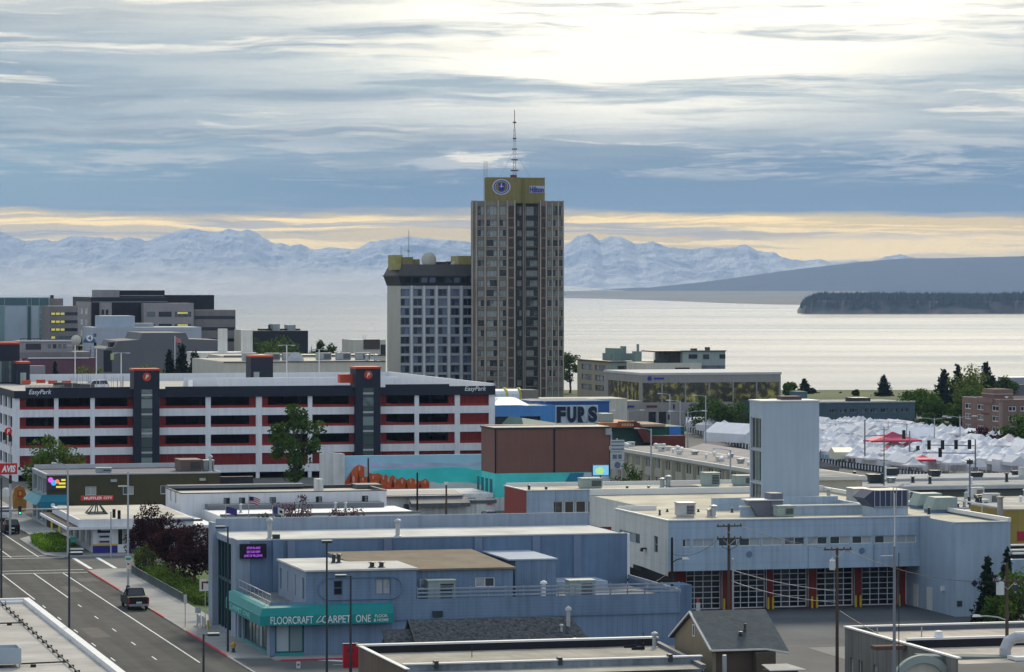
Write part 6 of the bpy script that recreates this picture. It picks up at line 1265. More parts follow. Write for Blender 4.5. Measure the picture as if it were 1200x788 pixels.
# roofs and caps
dR = f.yz(577, zt_, f.x(1000)); xh = f.x(880)
b = MB(); b.poly([(.2, .2, zt_ - .15), (xW, .2, zt_ - .15), (xW, dL, zt_ - .15), (.2, dL, zt_ - .15)]); b.poly([(xh - 4, dL, zt_ - .15), (xr2 - .2, dL, zt_ - .15), (xr2 - .2, dR, zt_ - .15), (xh - 4, dR, zt_ - .15)]); b.poly([(xW, yr + 9.4, zt_ - .15), (xr, yr + .2, zt_ - .15), (xr2 - .2, yr + .2, zt_ - .15), (xr2 - .2, dL, zt_ - .15), (xW, dL, zt_ - .15)]); b.build('roof', sroof, ST)
c = MB(); c.box(-.1, .2, -.1, dL, zt_ + .003, zt_ + .12); c.box(.21, xW, -.1, .2, zt_ + .003, zt_ + .12); c.box(.21, xh - 4, dL - .25, dL, zt_ - .1, zt_ + .32); c.box(xr2 - .25, xr2 + .08, yr, dR, zt_ + .023, zt_ + .4); c.box(xh - 4, xr2 - .3, dR - .3, dR, zt_ - .1, zt_ + .55)
c.box(xr - .1, xr2 - .26, yr - .1, yr + .2, zt_ + .023, zt_ + .12); c.build('roof_cap', scap, ST)
b = MB(); b.wall((xh - 4, dR), (xh - 4, dL), 0, zt_ - .1, (), .1); b.wall((xr2, dR), (xh - 4, dR), 0, zt_ - .1, (), .1); b.build('rear_wall', stw, ST)
# a raised low roof box with white edges
y0 = f.yz(603, zt_, f.x(940)); bx0, bx1 = f.x(868, y0), f.x(1022, y0); m = MB(); m.box(bx0, bx1, y0, y0 + .25, zt_ - .15, zt_ + .75); m.box(bx1 - .25, bx1, y0 + .26, y0 + 9, zt_ - .15, zt_ + .75); m.box(bx0, bx1 - .26, y0 + 9, y0 + 9.3, zt_ - .15, zt_ + 1.1); m.build('roof_kerb', stn, ST); m = MB(); m.box(bx0 - .1, bx1 + .1, y0 - .1, y0 + .3, zt_ + .753, zt_ + .88); m.build('kerb_cap', scap, ST)
nav = M('navy_screen', (.045, .06, .10), .5, .06, .4)
def rf(p, r): 
    """roof point under photo column p whose deck shows at photo row r"""
    y = f.yz(r, zt_ - .15, f.x(p)); x = f.x(p, y); y = f.yz(r, zt_ - .15, x); return f.x(p, y), y
x, y = rf(796.5, 607); unit(ST, x, y, zt_ - .15, f.x(815, y) - x, 1.6, 1.45, steel); vent(ST, *rf(836, 606), zt_ - .15, 1.2, .25); vent(ST, *rf(831, 606), zt_ - .15, .8, .2)
x, y = rf(912, 607.5); unit(ST, x, y, zt_ - .15, f.x(931.5, y) - x, 1.5, 1.2, green_metal)
x, y = rf(878, 606); m = MB(); m.prismy([(0, 1.5), (.9, .0), (3.2, .0), (3.2, 1.5)], 0, 1.8); m.box(2.2, 3.4, -.1, 1.9, .8, 2.2); m.build('hood_unit', M('mauve_grey_metal', (.15, .155, .19), .6, .08), ST, (x, y, zt_ - .1)); m = MB(); m.box(-.2, 3.5, -.2, 2, 1.503, 1.6); m.build('hood_cap', scap, ST, (x, y, zt_ - .1))
x, y = rf(1020, 607); w_ = f.x(1064, y) - x; m = MB(); m.box(.3, w_, 0, 3, 0, 1.0); m.build('screen_plinth', stn, ST, (x, y, zt_ - .15)); m = MB(); m.prismy([(-.7, 1.9), (.3, 2.65), (w_, 2.65), (w_, 1.0), (.3, 1.0)], -.1, 3.1); o = m.build('navy_screen', nav, ST, (x, y, zt_ - .15))
m = MB()
for k in range(7): xx = .35 + k * (w_ - .5) / 6; m.box(xx, xx + .06, -.16, -.103, 1.05, 2.6)
m.box(.35, w_, -.16, -.103, 1.02, 1.08); m.box(.35, w_, -.16, -.103, 2.58, 2.64); m.tube([(w_ * .58, -.3, .2), (w_ * .58, -.3, 3.0)], .04, 5); m.tube([(w_ * .66, -.3, .2), (w_ * .66, -.3, 3.0)], .04, 5); m.build('screen_rib', steel, o)
x, y = rf(1000.5, 592); unit(ST, x, y, zt_ - .15, f.x(1018.5, y) - x, 2.2, 1.7, steel)
for p0, p1, r in ((1074, 1104, 597), (1091, 1122, 602)):
    x, y = rf(p0, r); w_ = f.x(p1, y) - x; m = MB(); m.prismy([(0, .35), (.5, 1.55), (w_, 1.55), (w_, .35)], 0, 2.2); o = m.build('sloped_unit', green_metal, ST, (x, y, zt_ - .15)); MB().box(.1, w_ - .1, .1, 2.1, 0, .347).build('unit_base', fdark, o)
x, y = rf(1172, 607); MB().lathe([(.28, 0), (.28, 1.9), (.4, 1.92), (.4, 2.05), (.1, 2.1)], n=12).build('chimney', M('weathered_metal', (.36, .34, .30), .7, .15, 1.0, .3), ST, (x, y, zt_ - .15))
x, y = rf(935, 588); unit(ST, x, y, zt_ - .15, f.x(958, y) - x, 1.6, 1.3, green_metal); vent(ST, *rf(971, 590), zt_ - .15, 1.6, .2)
r_ = random.Random(9)
for k in range(14): p = r_.uniform(1010, 1165); vent(ST, *rf(p, r_.uniform(588, 604)), zt_ - .15, r_.uniform(.4, .9), .12, dark_steel)
for k in range(4): vent(ST, *rf(r_.uniform(760, 868), r_.uniform(600, 607)), zt_ - .15, r_.uniform(.3, .6), .10, dark_steel)
m = MB(); p0 = rf(1035, 580); p1 = rf(1172, 606)
for k in range(8): xx = p0[0] + (p1[0] - p0[0]) * k / 7; yy = p0[1] + (p1[1] - p0[1]) * k / 7; m.tube([(xx, yy, zt_ - .15), (xx, yy, zt_ + .75)], .05, 5)
for z in (.35, .75): m.box
m.tube([(p0[0], p0[1], zt_ + .75), (p1[0], p1[1], zt_ + .75)], .09, 6); m.build('roof_rail', scap, ST)
# hose tower
fh = F(893, 352.0); zh = fh.z(471); wT = fh.x(960); HTW = thing('hose_tower', 'tall plain pale blue training tower with a glazed left edge', 'tower', fh.loc, TH); stt = M('tower_panel', (.35, .415, .49), .55, .05, .2, .10)
b = MB(); b.wall((0, 0), (wT, 0), 0, zh); b.wall((wT, 0), (wT, 4), 0, zh); b.wall((wT, 4), (0, 4), 0, zh); b.wall((0, 4), (0, 0), 0, zh, [(.35 + .0, 3.7, .5 + 3.4 * k, .5 + 3.4 * k + 3.25) for k in range(5)], .2); b.build('wall', stt, HTW)
for k in range(5): window(HTW, (.15, 3.65, .5 + 3.4 * k), -math.pi / 2, 3.35, 3.25, 3, 1, steel, glass('tower_glass', (.02, .04, .045), (.12, .18, .17), .4), .12)
MB().box(-.1, wT + .1, -.1, 4.1, zh + .003, zh + .12).build('roof', scap, HTW); MB().box(wT * .42, wT * .75, 1, 3, zh + .12, zh + .5).build('hatch', M('brown_hatch', (.09, .06, .06), .7), HTW)
# rear wing with the red end
f = F(617, 402.0); zt_ = f.z(575.5); d = f.y(591); w = f.x(905); RW = thing('station_rear_wing', 'long pale blue wing with a red end wall and a strip of dark windows', 'building', f.loc, TH)
cols_ = [(648, 660), (661.5, 673), (674.5, 687), (688.5, 701), (702, 715), (716, 728), (729.5, 741), (742.5, 754), (837, 848), (858, 870.5), (872, 885)]
fw_ = [(f.x(a), f.x(c_), f.z(606.5), f.z(588)) for a, c_ in cols_]
b = MB(); b.wall((0, 0), (w, 0), 0, zt_, fw_, .15, 0); b.wall((0, d), (0, 0), 0, zt_, (), .1, 1); b.wall((w, 0), (w, d), 0, zt_); b.wall((w, d), (0, d), 0, zt_); b.build('wall', [stn, srd], RW)
for i, (a, c_, z0, z1) in enumerate(fw_): window(RW, (a, .1, z0), 0, c_ - a, z1 - z0, 1, 1 if i < 5 else 2, stw, glass('rear_wing_glass', (.035, .025, .028), (.16, .17, .18), .25), .12)
b = MB(); b.poly([(.2, .2, zt_ - .1), (w, .2, zt_ - .1), (w, d - .2, zt_ - .1), (.2, d - .2, zt_ - .1)]); b.build('roof', sroof, RW); c = MB(); c.box(-.08, w, -.08, .2, zt_ + .003, zt_ + .1); c.box(-.08, .2, .21, d, zt_ + .003, zt_ + .1); c.box(.21, w, d - .25, d, zt_ - .1, zt_ + .35); c.build('roof_cap', scap, RW)
for p in (651, 733, 800): x = f.x(p); MB().box(x - .03, x + .03, -.015, -.002, 0, zt_ - .02).build('panel_seam', fdark, RW)
for p0, p1, y, h_ in ((683, 706, 3, 1.3), (827, 844, 4, 1.7), (864, 886, 4, 1.3)): x = f.x(p0, y); unit(RW, x, y, zt_ - .1, f.x(p1, y) - x, 2.2, h_, green_metal)
for p, y, s in ((776, 4, 1.2), (783, 4, 1.5), (620, 2, .7), (640, 2, .5), (735, 2, .4), (760, 1.5, .4)): vent(RW, f.x(p, y), y, zt_ - .1, s, .28 if s > 1 else .16, grey_metal if s > 1 else dark_steel)
MB().box(f.x(786, 3), f.x(818, 3), 2.5, 6, zt_ - .1, zt_ + .1).build('roof_patch', M('mauve_grey_roof', (0, 0, 0)), RW)
# low red parapet roof between
f = F(700, 345.0); t = thing('red_parapet_link', 'small white flat roof link with a red edge behind the flooring shop', 'building', f.loc, TH); MB().box(f.x(688), f.x(716), 0, 6, 0, f.z(622)).build('wall', white, t); MB().box(f.x(688), f.x(716), -.15, -.003, f.z(627), f.z(617.5)).build('red_edge', srd, t)
# dark sheds between shop and station
f = F(757, 316.0); t = thing('dark_lean_to', 'dark sloping shed roof squeezed between the flooring shop and the fire station', 'shed', f.loc, TH); dkr = M('black_shed_roof', (.028, .028, .028), .9, .2, .4)
m = MB()
for a, c_, r0, r1, y in ((743, 781, 666, 686, 0), (752, 800, 664, 683, 3)):
    xa, xb = f.x(a, y), f.x(c_, y); m.ext([(xa, y, f.z(r0, xa, y)), (xb, y, f.z(r1, xb, y)), (xb, y, 3.2), (xa, y, 3.2)], [(xa, y + 2.8, f.z(r0, xa, y)), (xb, y + 2.8, f.z(r1, xb, y)), (xb, y + 2.8, 3.2), (xa, y + 2.8, 3.2)])
m.build('roof', dkr, t); MB().box(f.x(743), f.x(800, 3), .1, 5.7, 0, 3.19).build('wall', fdark, t)
# ================================================================ low roofs at right, behind the station
f = F(964, 500.0)
def lowroof(name, label, px0, Y, top, wid, dep, fascia, roofm, wallm, n, seed, overhang=.6, px1=None):
    f = F(px0, Y); z = f.z(top); w = f.x(px1) if px1 else wid; t = thing(name, label, 'building', f.loc, TH)
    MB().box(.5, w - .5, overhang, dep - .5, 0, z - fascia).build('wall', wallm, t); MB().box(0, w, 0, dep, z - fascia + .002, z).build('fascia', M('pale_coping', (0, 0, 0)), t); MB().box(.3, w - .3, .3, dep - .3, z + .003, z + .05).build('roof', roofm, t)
    r_ = random.Random(seed)
    for k in range(n):
        x, y = r_.uniform(1, w - 2), r_.uniform(1, dep - 2)
        if r_.random() < .5: unit(t, x, y, z + .05, r_.uniform(.8, 2.2), r_.uniform(.8, 1.6), r_.uniform(.6, 1.5), r_.choice([grey_metal, offwhite, dark_steel]))
        else: vent(t, x, y, z + .05, r_.uniform(.6, 1.6), r_.uniform(.1, .25), r_.choice([steel, dark_steel, white]))
    return t, f, z
tw = M('olive_shade_wall', (.16, .17, .14), .9, .1); tan2 = M('weathered_tan_roof', (.44, .41, .36), .95, .4, .22)  # olive and near-black walls carry the shadow under flat roofs in their colour
lowroof('long_low_block', 'long low block with a pale fascia in front of the market tents', 940, 515, 563.5, 0, 12, .6, M('pale_grey_roof', (.38, .39, .38), .9, .15), tw, 16, 1, .8, 1290)
lowroof('long_low_block', 'long low block with olive wall nearest behind the tan roofs', 900, 478, 573, 0, 11, .5, M('grey_dusty_roof', (.33, .33, .31), .9, .2), tw, 10, 2, 1.2, 1290)
lowroof('tan_roof_block', 'low block with a worn tan roof and wall coloured dark as shade behind the fire station', 990, 432, 597.5, 0, 20, .35, tan2, M('near_black_shade_wall', (.025, .025, .028), .9), 20, 3, .5, 1290)
lowroof('tan_roof_block', 'low worn tan roof just behind the fire station right wing', 1060, 398, 611, 0, 18, .35, tan2, M('near_black_shade_wall', (0, 0, 0)), 14, 4, .5, 1275)
f = F(1178, 374.0); t = thing('ochre_building', 'ochre yellow wall with a red door beside the fire station wing', 'building', f.loc, TH); pbox(t, f, 1178, 1260, 0, 10, 598.5, None, 'wall', M('ochre_render', (.34, .25, .06), .8, .12, .3, .1)); MB().box(f.x(1178), f.x(1260), -.1, 9.9, f.z(598.5) + .003, f.z(598.5) + .15).build('roof', tan2, t); band(t, f, 1192, 1205, 0, 623, 634, 'door', M('crimson_door', (.38, .02, .05), .6))
f = F(1184, 344.0); t = thing('side_roofs', 'low white edged black roofs at the right of the fire station', 'building', f.loc, TH)
for k, (r, y) in enumerate(((640, 6), (646, 3), (650, 0))): x0 = f.x(1186 + k, y); MB().box(x0, f.x(1260, y), y, y + 2.8, 0, f.z(r, x0, y)).build('wall', dkr if k != 1 else tan2, t); MB().box(x0 - .1, f.x(1260, y), y - .1, y + .25, f.z(r, x0, y) + .003, f.z(r, x0, y) + .15).build('roof_edge', scap, t)
pbox(t, f, 1184, 1260, -1.2, 1, 656, None, 'front_wall', stn)
# ================================================================ foreground roofs
f = F(420, 256.0); zr = f.z(757) - .55; t = thing('brown_flat_roof_shop', 'low flat roofed shop with corrugated brown side and grey front parapet', 'shop', f.loc, TH)
cor = M('brown_corrugated', (.17, .13, .095), .75, .1, .4, .2, lines=('h', .75, .45)); graf = M('patchy_grey_parapet', (.22, .25, .28), .8, .45, .35, .3); tanr = M('ballasted_tan_roof', (.36, .33, .27), .95, .3, .3, bump=.3, lines=('x', 2.6, .12))
w = f.x(768); yf = -16.5; 
b = MB(); b.wall((0, 0), (0, yf), 0, zr + .55); b.wall((w, 0), (0, 0), 0, zr + .5); b.build('side_wall', cor, t); m = MB(); m.poly([(.1, yf, zr), (f.x(825, yf), yf, zr), (w, -.2, zr), (.1, -.2, zr)]); m.build('roof', tanr, t)
m = MB(); m.box(.2, w, -.5, -.25, zr, zr + .55); m.build('rear_parapet', M('black_parapet_felt', (.02, .02, .024), .8), t); m = MB(); m.box(-.15, w + .1, -.55, .1, zr + .553, zr + .68); m.box(-.15, .2, yf, -.56, zr + .553, zr + .62); m.build('coping', scap, t)
m = MB(); m.ext([(w - .1, -.3, zr), (w + .25, -.3, zr), (w + .25, -.3, zr + .3), (w - .1, -.3, zr + .3)], [(f.x(822, yf), yf, zr), (f.x(822, yf) + .35, yf, zr), (f.x(822, yf) + .35, yf, zr + .3), (f.x(822, yf), yf, zr + .3)]); m.build('side_kerb', M('grey_trim', (0, 0, 0)), t)
yq = f.yz(778, zr + .5, f.x(472)); xq0, xq1 = f.x(473, yq), f.x(820, yq); m = MB(); m.box(xq0, xq1, yq - .3, yq, 0, zr + .5); m.build('front_parapet', graf, t); m = MB(); m.box(xq0 - .1, xq1 + .1, yq - .4, yq + .1, zr + .503, zr + .6); m.build('front_coping', scap, t)
for p in (510, 655, 784): x = f.x(p, yq); MB().box(x - .15, x + .15, yq - .45, yq + .15, zr + .2, zr + .75).build('parapet_bracket', dark_steel, t)
def mush(p, r, s=1.0):
    y = f.yz(r, zr); x = f.x(p, y); m = MB(); m.lathe([(.5 * s, 0), (.5 * s, .18), (.3 * s, .2)], (0, 0, 0), 12); o = m.build('vent_base', black, t, (x, y, zr + .003)); q = MB(); q.lathe([(.3 * s, .2), (.32 * s, .35), (.2 * s, .5), (.05, .55)], (0, 0, 0), 12); q.build('vent_cap', white, o)
mush(513.5, 765); mush(673.5, 763); 
for p, r, h_ in ((767, 769, 1.25),): y = f.yz(r, zr); vent(t, f.x(p, y), y, zr, h_, .17)
for p, r in ((739, 768), (748, 770.5)):
    y = f.yz(r, zr); x = f.x(p, y); m = MB(); m.tube([(-.5, 0, .1), (.5, .05, .12)], .12, 6); m.tube([(-.2, .2, .1), (.35, -.2, .2)], .1, 6); m.tube([(.4, 0, 0), (.42, 0, .5)], .05, 5); m.build('pipe_heap', black, t, (x, y, zr))
for p, r in ((553, 774), (754, 764)): y = f.yz(r, zr); x = f.x(p, y); MB().tube([(x, y, zr), (x, y, zr + .9)], .03, 5).build('roof_stick', dark_steel, t)
# a shingle roof behind it
f = F(470, 263.0); shg = M('grey_shingles', (.060, .066, .072), .95, .75, 4.0, island=0, bump=.4); t = thing('shingle_roof_house', 'dark grey shingle roof with small gables in front of the flooring shop', 'house', f.loc, TH)
xa, xb = f.x(479), f.x(668); zr2 = f.z(727.5); ze = zr2 - 2.3
m = MB(); m.ext([(xa, -3.6, ze), (xb + 1.2, -3.6, ze), (xb + 1.2, -3.6, ze + .15), (xa, -3.6, ze + .15)], [(xa, 0, zr2 - .15), (xb, 0, zr2 - .15), (xb, 0, zr2), (xa, 0, zr2)]); m.ext([(xb, 0, zr2 - .15), (xa, 0, zr2 - .15), (xa, 0, zr2), (xb, 0, zr2)], [(xb, 2.4, ze), (xa, 2.4, ze), (xa, 2.4, ze + .15), (xb, 2.4, ze + .15)])
xg = f.x(446); m.ext([(xg, -3.0, ze), (xa + .5, -3.0, ze), (xa + .5, -3.0, ze + .12), (xg, -3.0, ze + .12)], [(xg, -.6, zr2 - .75), (xa + .5, -.6, zr2 - .75), (xa + .5, -.6, zr2 - .6), (xg, -.6, zr2 - .6)]); m.build('roof', shg, t)
m = MB(); m.prismx([(-3.4, 0), (2.2, 0), (2.2, ze), (0, zr2 - .2), (-3.4, ze)], xa + .25, xb - .2); m.prismx([(-2.9, 0), (1.6, 0), (1.6, ze), (-.6, zr2 - .8), (-2.9, ze)], xg + .25, xa + .2); m.build('wall', dkr, t)
m = MB(); m.tube([(xa - .02, -3.7, ze + .08), (xa - .02, .02, zr2 + .05)], .09, 4); m.tube([(xa - .02, .02, zr2 + .05), (xa - .02, 2.4, ze + .1)], .09, 4); m.tube([(xg - .02, -3.1, ze), (xg - .02, -.6, zr2 - .6)], .08, 4); m.build('barge_board', dark_steel, t); vent(t, f.x(666, -1), -1, ze + 1.2, 2.0, .16); vent(t, f.x(658, -1.6), -1.6, ze + 1.0, .9, .1)
# cottage with the grey gable roof
f = F(833, 251.5); dG = f.y(789); t = thing('tan_cottage', 'small tan cottage with a slate grey gable roof in the station yard', 'house', f.loc, TH); tanw = M('tan_render', (.27, .215, .14), .85, .1, .4, .1); slate = M('slate_shingles', (.075, .088, .092), .9, .22, 1.2, bump=.3, lines=('y', .32, .14)); brw = M('brown_shade_wall', (.10, .075, .055), .85, .1)
ze = f.z(758.5); yR = dG / 2; xE = f.x(919); zR = f.z(716, 0, yR); ov = .55
m = MB(); m.prismx([(ov * 0, 0), (dG, 0), (dG, ze), (yR, zR - .25), (0, ze)], .12, .4); m.build('gable_wall', tanw, t); MB().box(.41, xE - 1.2, 0, dG, 0, ze - .05).build('wall', brw, t)
m = MB(); xk = f.x(893, 0)
m.ext([(-.15, -ov, ze - .3), (xE - 1.6, -ov, ze - .3), (xE - 1.6, -ov, ze - .12), (-.15, -ov, ze - .12)], [(-.15, yR, zR - .18), (f.x(896, yR), yR, zR - .18), (f.x(896, yR), yR, zR), (-.15, yR, zR)])
m.ext([(xE - 1.6, -ov, ze - .3), (xE, -ov - .6, ze - .55), (xE, -ov - .6, ze - .38), (xE - 1.6, -ov, ze - .12)], [(f.x(896, yR), yR, zR - .18), (f.x(896, yR) + .05, yR, zR - .18), (f.x(896, yR) + .05, yR, zR), (f.x(896, yR), yR, zR)])
m.ext([(-.15, yR, zR - .18), (f.x(896, yR), yR, zR - .18), (f.x(896, yR), yR, zR), (-.15, yR, zR)], [(-.15, dG + ov, ze - .3), (xE - .5, dG + ov, ze - .3), (xE - .5, dG + ov, ze - .12), (-.15, dG + ov, ze - .12)]); m.build('roof', slate, t)
m = MB(); m.tube([(-.17, -ov, ze - .2), (-.17, yR, zR - .07), (-.17, dG + ov, ze - .2)], .10, 4); m.tube([(-.15, -ov - .02, ze - .2), (xE - 1.6, -ov - .02, ze - .2)], .09, 4); m.tube([(xE - 1.6, -ov - .02, ze - .2), (xE, -ov - .62, ze - .45)], .09, 4); m.build('fascia_board', offwhite, t)
for y, z, h_, n_ in ((yR * .62, 1.2, 1.3, 2), (yR * 1.0, ze + .35, .9, 1)): window(t, (.04, y, z), -math.pi / 2, 1.0 if n_ == 2 else .55, h_, n_, 1, white, pane_dark)
window(t, (.04, yR * 1.75, 1.0), -math.pi / 2, .55, 1.9, 1, 1, white, pane_dark)
vent(t, f.x(873, yR * .35), yR * .35, f.z(741, 0, yR * .35), .6, .09, dark_steel); vent(t, f.x(868, yR * .25), yR * .25, f.z(745, 0, yR * .25), .25, .12, dark_steel); m = MB(); m.tube([(f.x(849, -2), -2, 0), (f.x(849, -2), -2, f.z(768, 0, -2))], .17, 8); m.build('flue', steel, t); MB().box(xE - 2.5, xE - 1.0, -1.0, 2.0, 0, ze - .4).build('porch_wall', brw, t)
f = F(905, 240.0); t = thing('tan_shed_roof', 'little tan shed roof beside the cottage at the lower edge', 'shed', f.loc, TH); m = MB(); m.ext([(f.x(897), -1, f.z(785)), (f.x(940), -1, f.z(785)), (f.x(940), -1, f.z(784)), (f.x(897), -1, f.z(784))], [(f.x(899), 1.2, f.z(779.5, 0, 1.2)), (f.x(929), 1.2, f.z(779.5, 0, 1.2)), (f.x(929), 1.2, f.z(778.5, 0, 1.2)), (f.x(899), 1.2, f.z(778.5, 0, 1.2))]); m.build('roof', tan2, t); MB().box(f.x(899), f.x(932), -.6, 1, 0, f.z(786)).build('wall', brw, t)
# lower right building with the arched front
f = F(990, 262.0); zt_ = f.z(735.5); t = thing('arched_front_shop', 'grey flat roofed shop with an arched front and ribbed concrete side wall', 'shop', f.loc, TH); ribc = M('ribbed_concrete', (.22, .21, .185), .9, .12, .3, .3, lines=('h', .9, .25)); sage = M('sage_arch', (.30, .34, .31), .75, .08)
yF = -14.0; xo = 0; b = MB(); b.wall((0, 0), (0, yF - 9), 0, zt_, [(1.2, 1.9, .2, 2.6), (3.0, 3.9, .4, 2.6), (6.2, 7.1, .4, 2.6), (13.2, 13.9, .2, 2.0)], .2); b.build('wall', ribc, t)
for s0, s1, z0, z1 in ((1.2, 1.9, .2, 2.6), (3.0, 3.9, .4, 2.6), (6.2, 7.1, .4, 2.6), (13.2, 13.9, .2, 2.0)): window(t, (.14, -s0, z0), -math.pi / 2, s1 - s0, z1 - z0, 1, 2, offwhite, pane_grey)
w = 22.0; m = MB(); m.poly([(.2, -23, zt_ - .35), (w, -23, zt_ - .35), (w, -.2, zt_ - .35), (.2, -.2, zt_ - .35)]); m.build('roof', M('warm_grey_roof', (.50, .44, .365), .95, .3, .3, bump=.2, lines=('x', 2.8, .12)), t)
m = MB(); m.box(-.1, w, -.35, .1, zt_ + .003, zt_ + .12); m.box(-.1, .25, -23, -.36, zt_ + .003, zt_ + .12); m.build('coping', scap, t); m = MB(); m.box(.2, w, -.3, -.06, zt_ - .34, zt_); m.build('rear_parapet', M('grey_trim', (0, 0, 0)), t)
yk = f.yz(754, zt_ - .1, 5); xk0 = f.x(1062, yk); m = MB(); m.box(xk0, w, yk - .2, yk, zt_ - .345, zt_ + .25); m.build('fire_wall', M('black_parapet_felt', (0, 0, 0)), t); MB().box(xk0, w, yk - .3, yk + .1, zt_ + .253, zt_ + .4).build('fire_wall_coping', scap, t)
x, y = f.x(1045, yk), yk - .5; MB().box(x - 1.6, x + .8, y - .4, y + .6, zt_ - .34, zt_ - .05).build('roof_timber', M('rusty_brown', (.12, .07, .05), .9), t)
y = f.yz(757, zt_ - .35, 6); x = f.x(1100, y); m = MB(); m.lathe([(.5, 0), (.5, .25), (.3, .3)], n=12); o = m.build('vent_base', black, t, (x, y, zt_ - .345)); m = MB(); m.lathe([(.3, .3), (.34, .6), (.5, .65), (.3, .9), (.28, 1.15), (.1, 1.2)], n=12); m.build('vent_cap', white, o)
for p, r in ((1028, 744), (1080, 747)): y = f.yz(r, zt_ - .35, 2); x = f.x(p, y); MB().tube([(x, y, zt_ - .35), (x, y, zt_ + .35)], .05, 5).build('roof_pipe', grey_metal, t)
# duct with an elbow
y = f.yz(768, zt_ - .35, 9); x = f.x(1178, y); m = MB(); m.tube([(x, y, zt_ - .34), (x, y, zt_ + .2), (x + .25, y, zt_ + .75), (x + .8, y, zt_ + 1.0), (x + 4, y, zt_ + 1.05)], .42, 12); m.build('bent_duct', steel, t); MB().box(f.x(1170, y), f.x(1230, y), y - 3.2, y - 1.6, zt_ - .3, zt_ - .05).build('roof_slab', scap, t)
# arched front: ring of an arch wall near the lower edge
ya = f.yz(766, zt_ + .1, 3.0); xc = f.x(1082, ya); ra = f.x(1119, ya) - xc; m = MB(); zc_ = zt_ + .1 - ra
N_ = 20
for k in range(N_):
    a, c_ = math.pi * k / N_, math.pi * (k + 1) / N_
    P = lambda u_, r, y_: (xc - r * math.cos(u_), y_, zc_ + r * math.sin(u_))
    m.ext([P(a, ra, ya), P(c_, ra, ya), P(c_, ra - .55, ya), P(a, ra - .55, ya)], [P(a, ra, ya + .5), P(c_, ra, ya + .5), P(c_, ra - .55, ya + .5), P(a, ra - .55, ya + .5)])
m.build('arch', sage, t); m = MB(); m.prismy([(xc - (ra - .56) * math.cos(math.pi * k / N_), zc_ + (ra - .56) * math.sin(math.pi * k / N_)) for k in range(N_ + 1)], ya + .3, ya + .4); m.build('arch_infill', cream, t)
m = MB(); m.ext([(xc, ya + .5, zt_), (f.x(1195, ya), ya + .5, zt_ - .3), (f.x(1195, ya), ya + .5, zt_ - .5), (xc, ya + .5, zt_ - .5)], [(xc, ya + 1.8, zt_ + .05), (f.x(1195, ya), ya + 1.8, zt_ - .25), (f.x(1195, ya), ya + 1.8, zt_ - .5), (xc, ya + 1.8, zt_ - .5)]); m.build('arch_roof', M('grey_green_roof', (.16, .19, .18), .85, .1), t)
# lower left building
f = F(33, 251.0); zt_ = f.z(701.5); t = thing('white_membrane_building', 'flat white membrane roofed building with a pipe run along its edge', 'building', f.loc, TH)
mem = M('dusty_white_membrane', (.43, .405, .365), .9, .2, .3, bump=.15, lines=('y', 3.0, .10)); dl = 60.0
m = MB(); m.box(-22, 0, -dl, 0, 0, zt_ - .3); m.build('wall', offwhite, t); m = MB(); m.poly([(-22, -dl, zt_ - .296), (-.4, -dl, zt_ - .296), (-.4, -.4, zt_ - .296), (-22, -.4, zt_ - .296)]); m.build('roof', mem, t)
m = MB(); m.box(-.4, .08, -dl, .08, zt_ - .29, zt_ + .05); m.box(-22, -.41, -.4, .08, zt_ - .29, zt_ + .05); m.build('parapet', white, t)
def lr(p, r): 
    x = 0
    for _ in range(4): y = f.yz(r, zt_ - .3, x); x = f.x(p, y)
    return x, y
a0, a1 = lr(-4, 704), lr(92, 792); m = MB(); m.tube([(a0[0], a0[1], zt_ - .12), (a1[0], a1[1], zt_ - .12)], .05, 6)
b0, b1 = lr(-10, 733.5), lr(28, 732.5); m.tube([(b0[0], b0[1], zt_ - .15), (b1[0], b1[1], zt_ - .15)], .05, 6); b0, b1 = lr(24, 781), lr(78, 778.5); m.tube([(b0[0], b0[1], zt_ - .15), (b1[0], b1[1], zt_ - .15)], .05, 6); m.build('pipe_run', M('black_pipe', (.03, .028, .026), .6), t)
blk = MB().box(-.16, .16, -.12, .12, 0, .16).mesh('pipe_block', black); nb = 17
for k in range(nb): put('pipe_block', blk, t, (a0[0] + (a1[0] - a0[0]) * (k + .5) / nb + .1, a0[1] + (a1[1] - a0[1]) * (k + .5) / nb, zt_ - .29))
for p, r in ((39, 782), (11, 733)): put('pipe_block', blk, t, lr(p, r) + (zt_ - .29,))
x, y = lr(22, 708); MB().box(x - 2.4, x - 1.0, y, y + .9, zt_ - .29, zt_ - .1).build('skylight', white, t); MB().box(x - .9, x + .4, y, y + .9, zt_ - .29, zt_ - .1).build('skylight', white, t)
x, y = lr(25, 783); m = MB(); hh = .9
m.box(x - 4, x, y, y + .05, zt_ - .05, zt_ + hh); m.box(x - .06, x, y + .05, y + 2.2, zt_ - .05, zt_ + hh); m.box(x - 4, x, y + 2.2, y + 2.25, zt_ - .05, zt_ + hh); m.box(x - 3.9, x - .1, y + .06, y + 2.1, zt_ - .05, zt_ + .1)
for xx, yy in ((x - .1, y + .1), (x - 2, y + .1), (x - .1, y + 2.1)): m.tube([(xx, yy, zt_ - .3), (xx, yy, zt_)], .05, 5)
m.build('open_top_unit', M('blue_grey_sheet', (.36, .41, .45), .5, .06, .4), t)
for p, r in ((88, 751), (100, 757.5)): x, y = lr(p, r); MB().box(x - .3, x + .2, y - .12, y + .12, zt_ - .29, zt_ - .2).build('roof_patch', black, t)
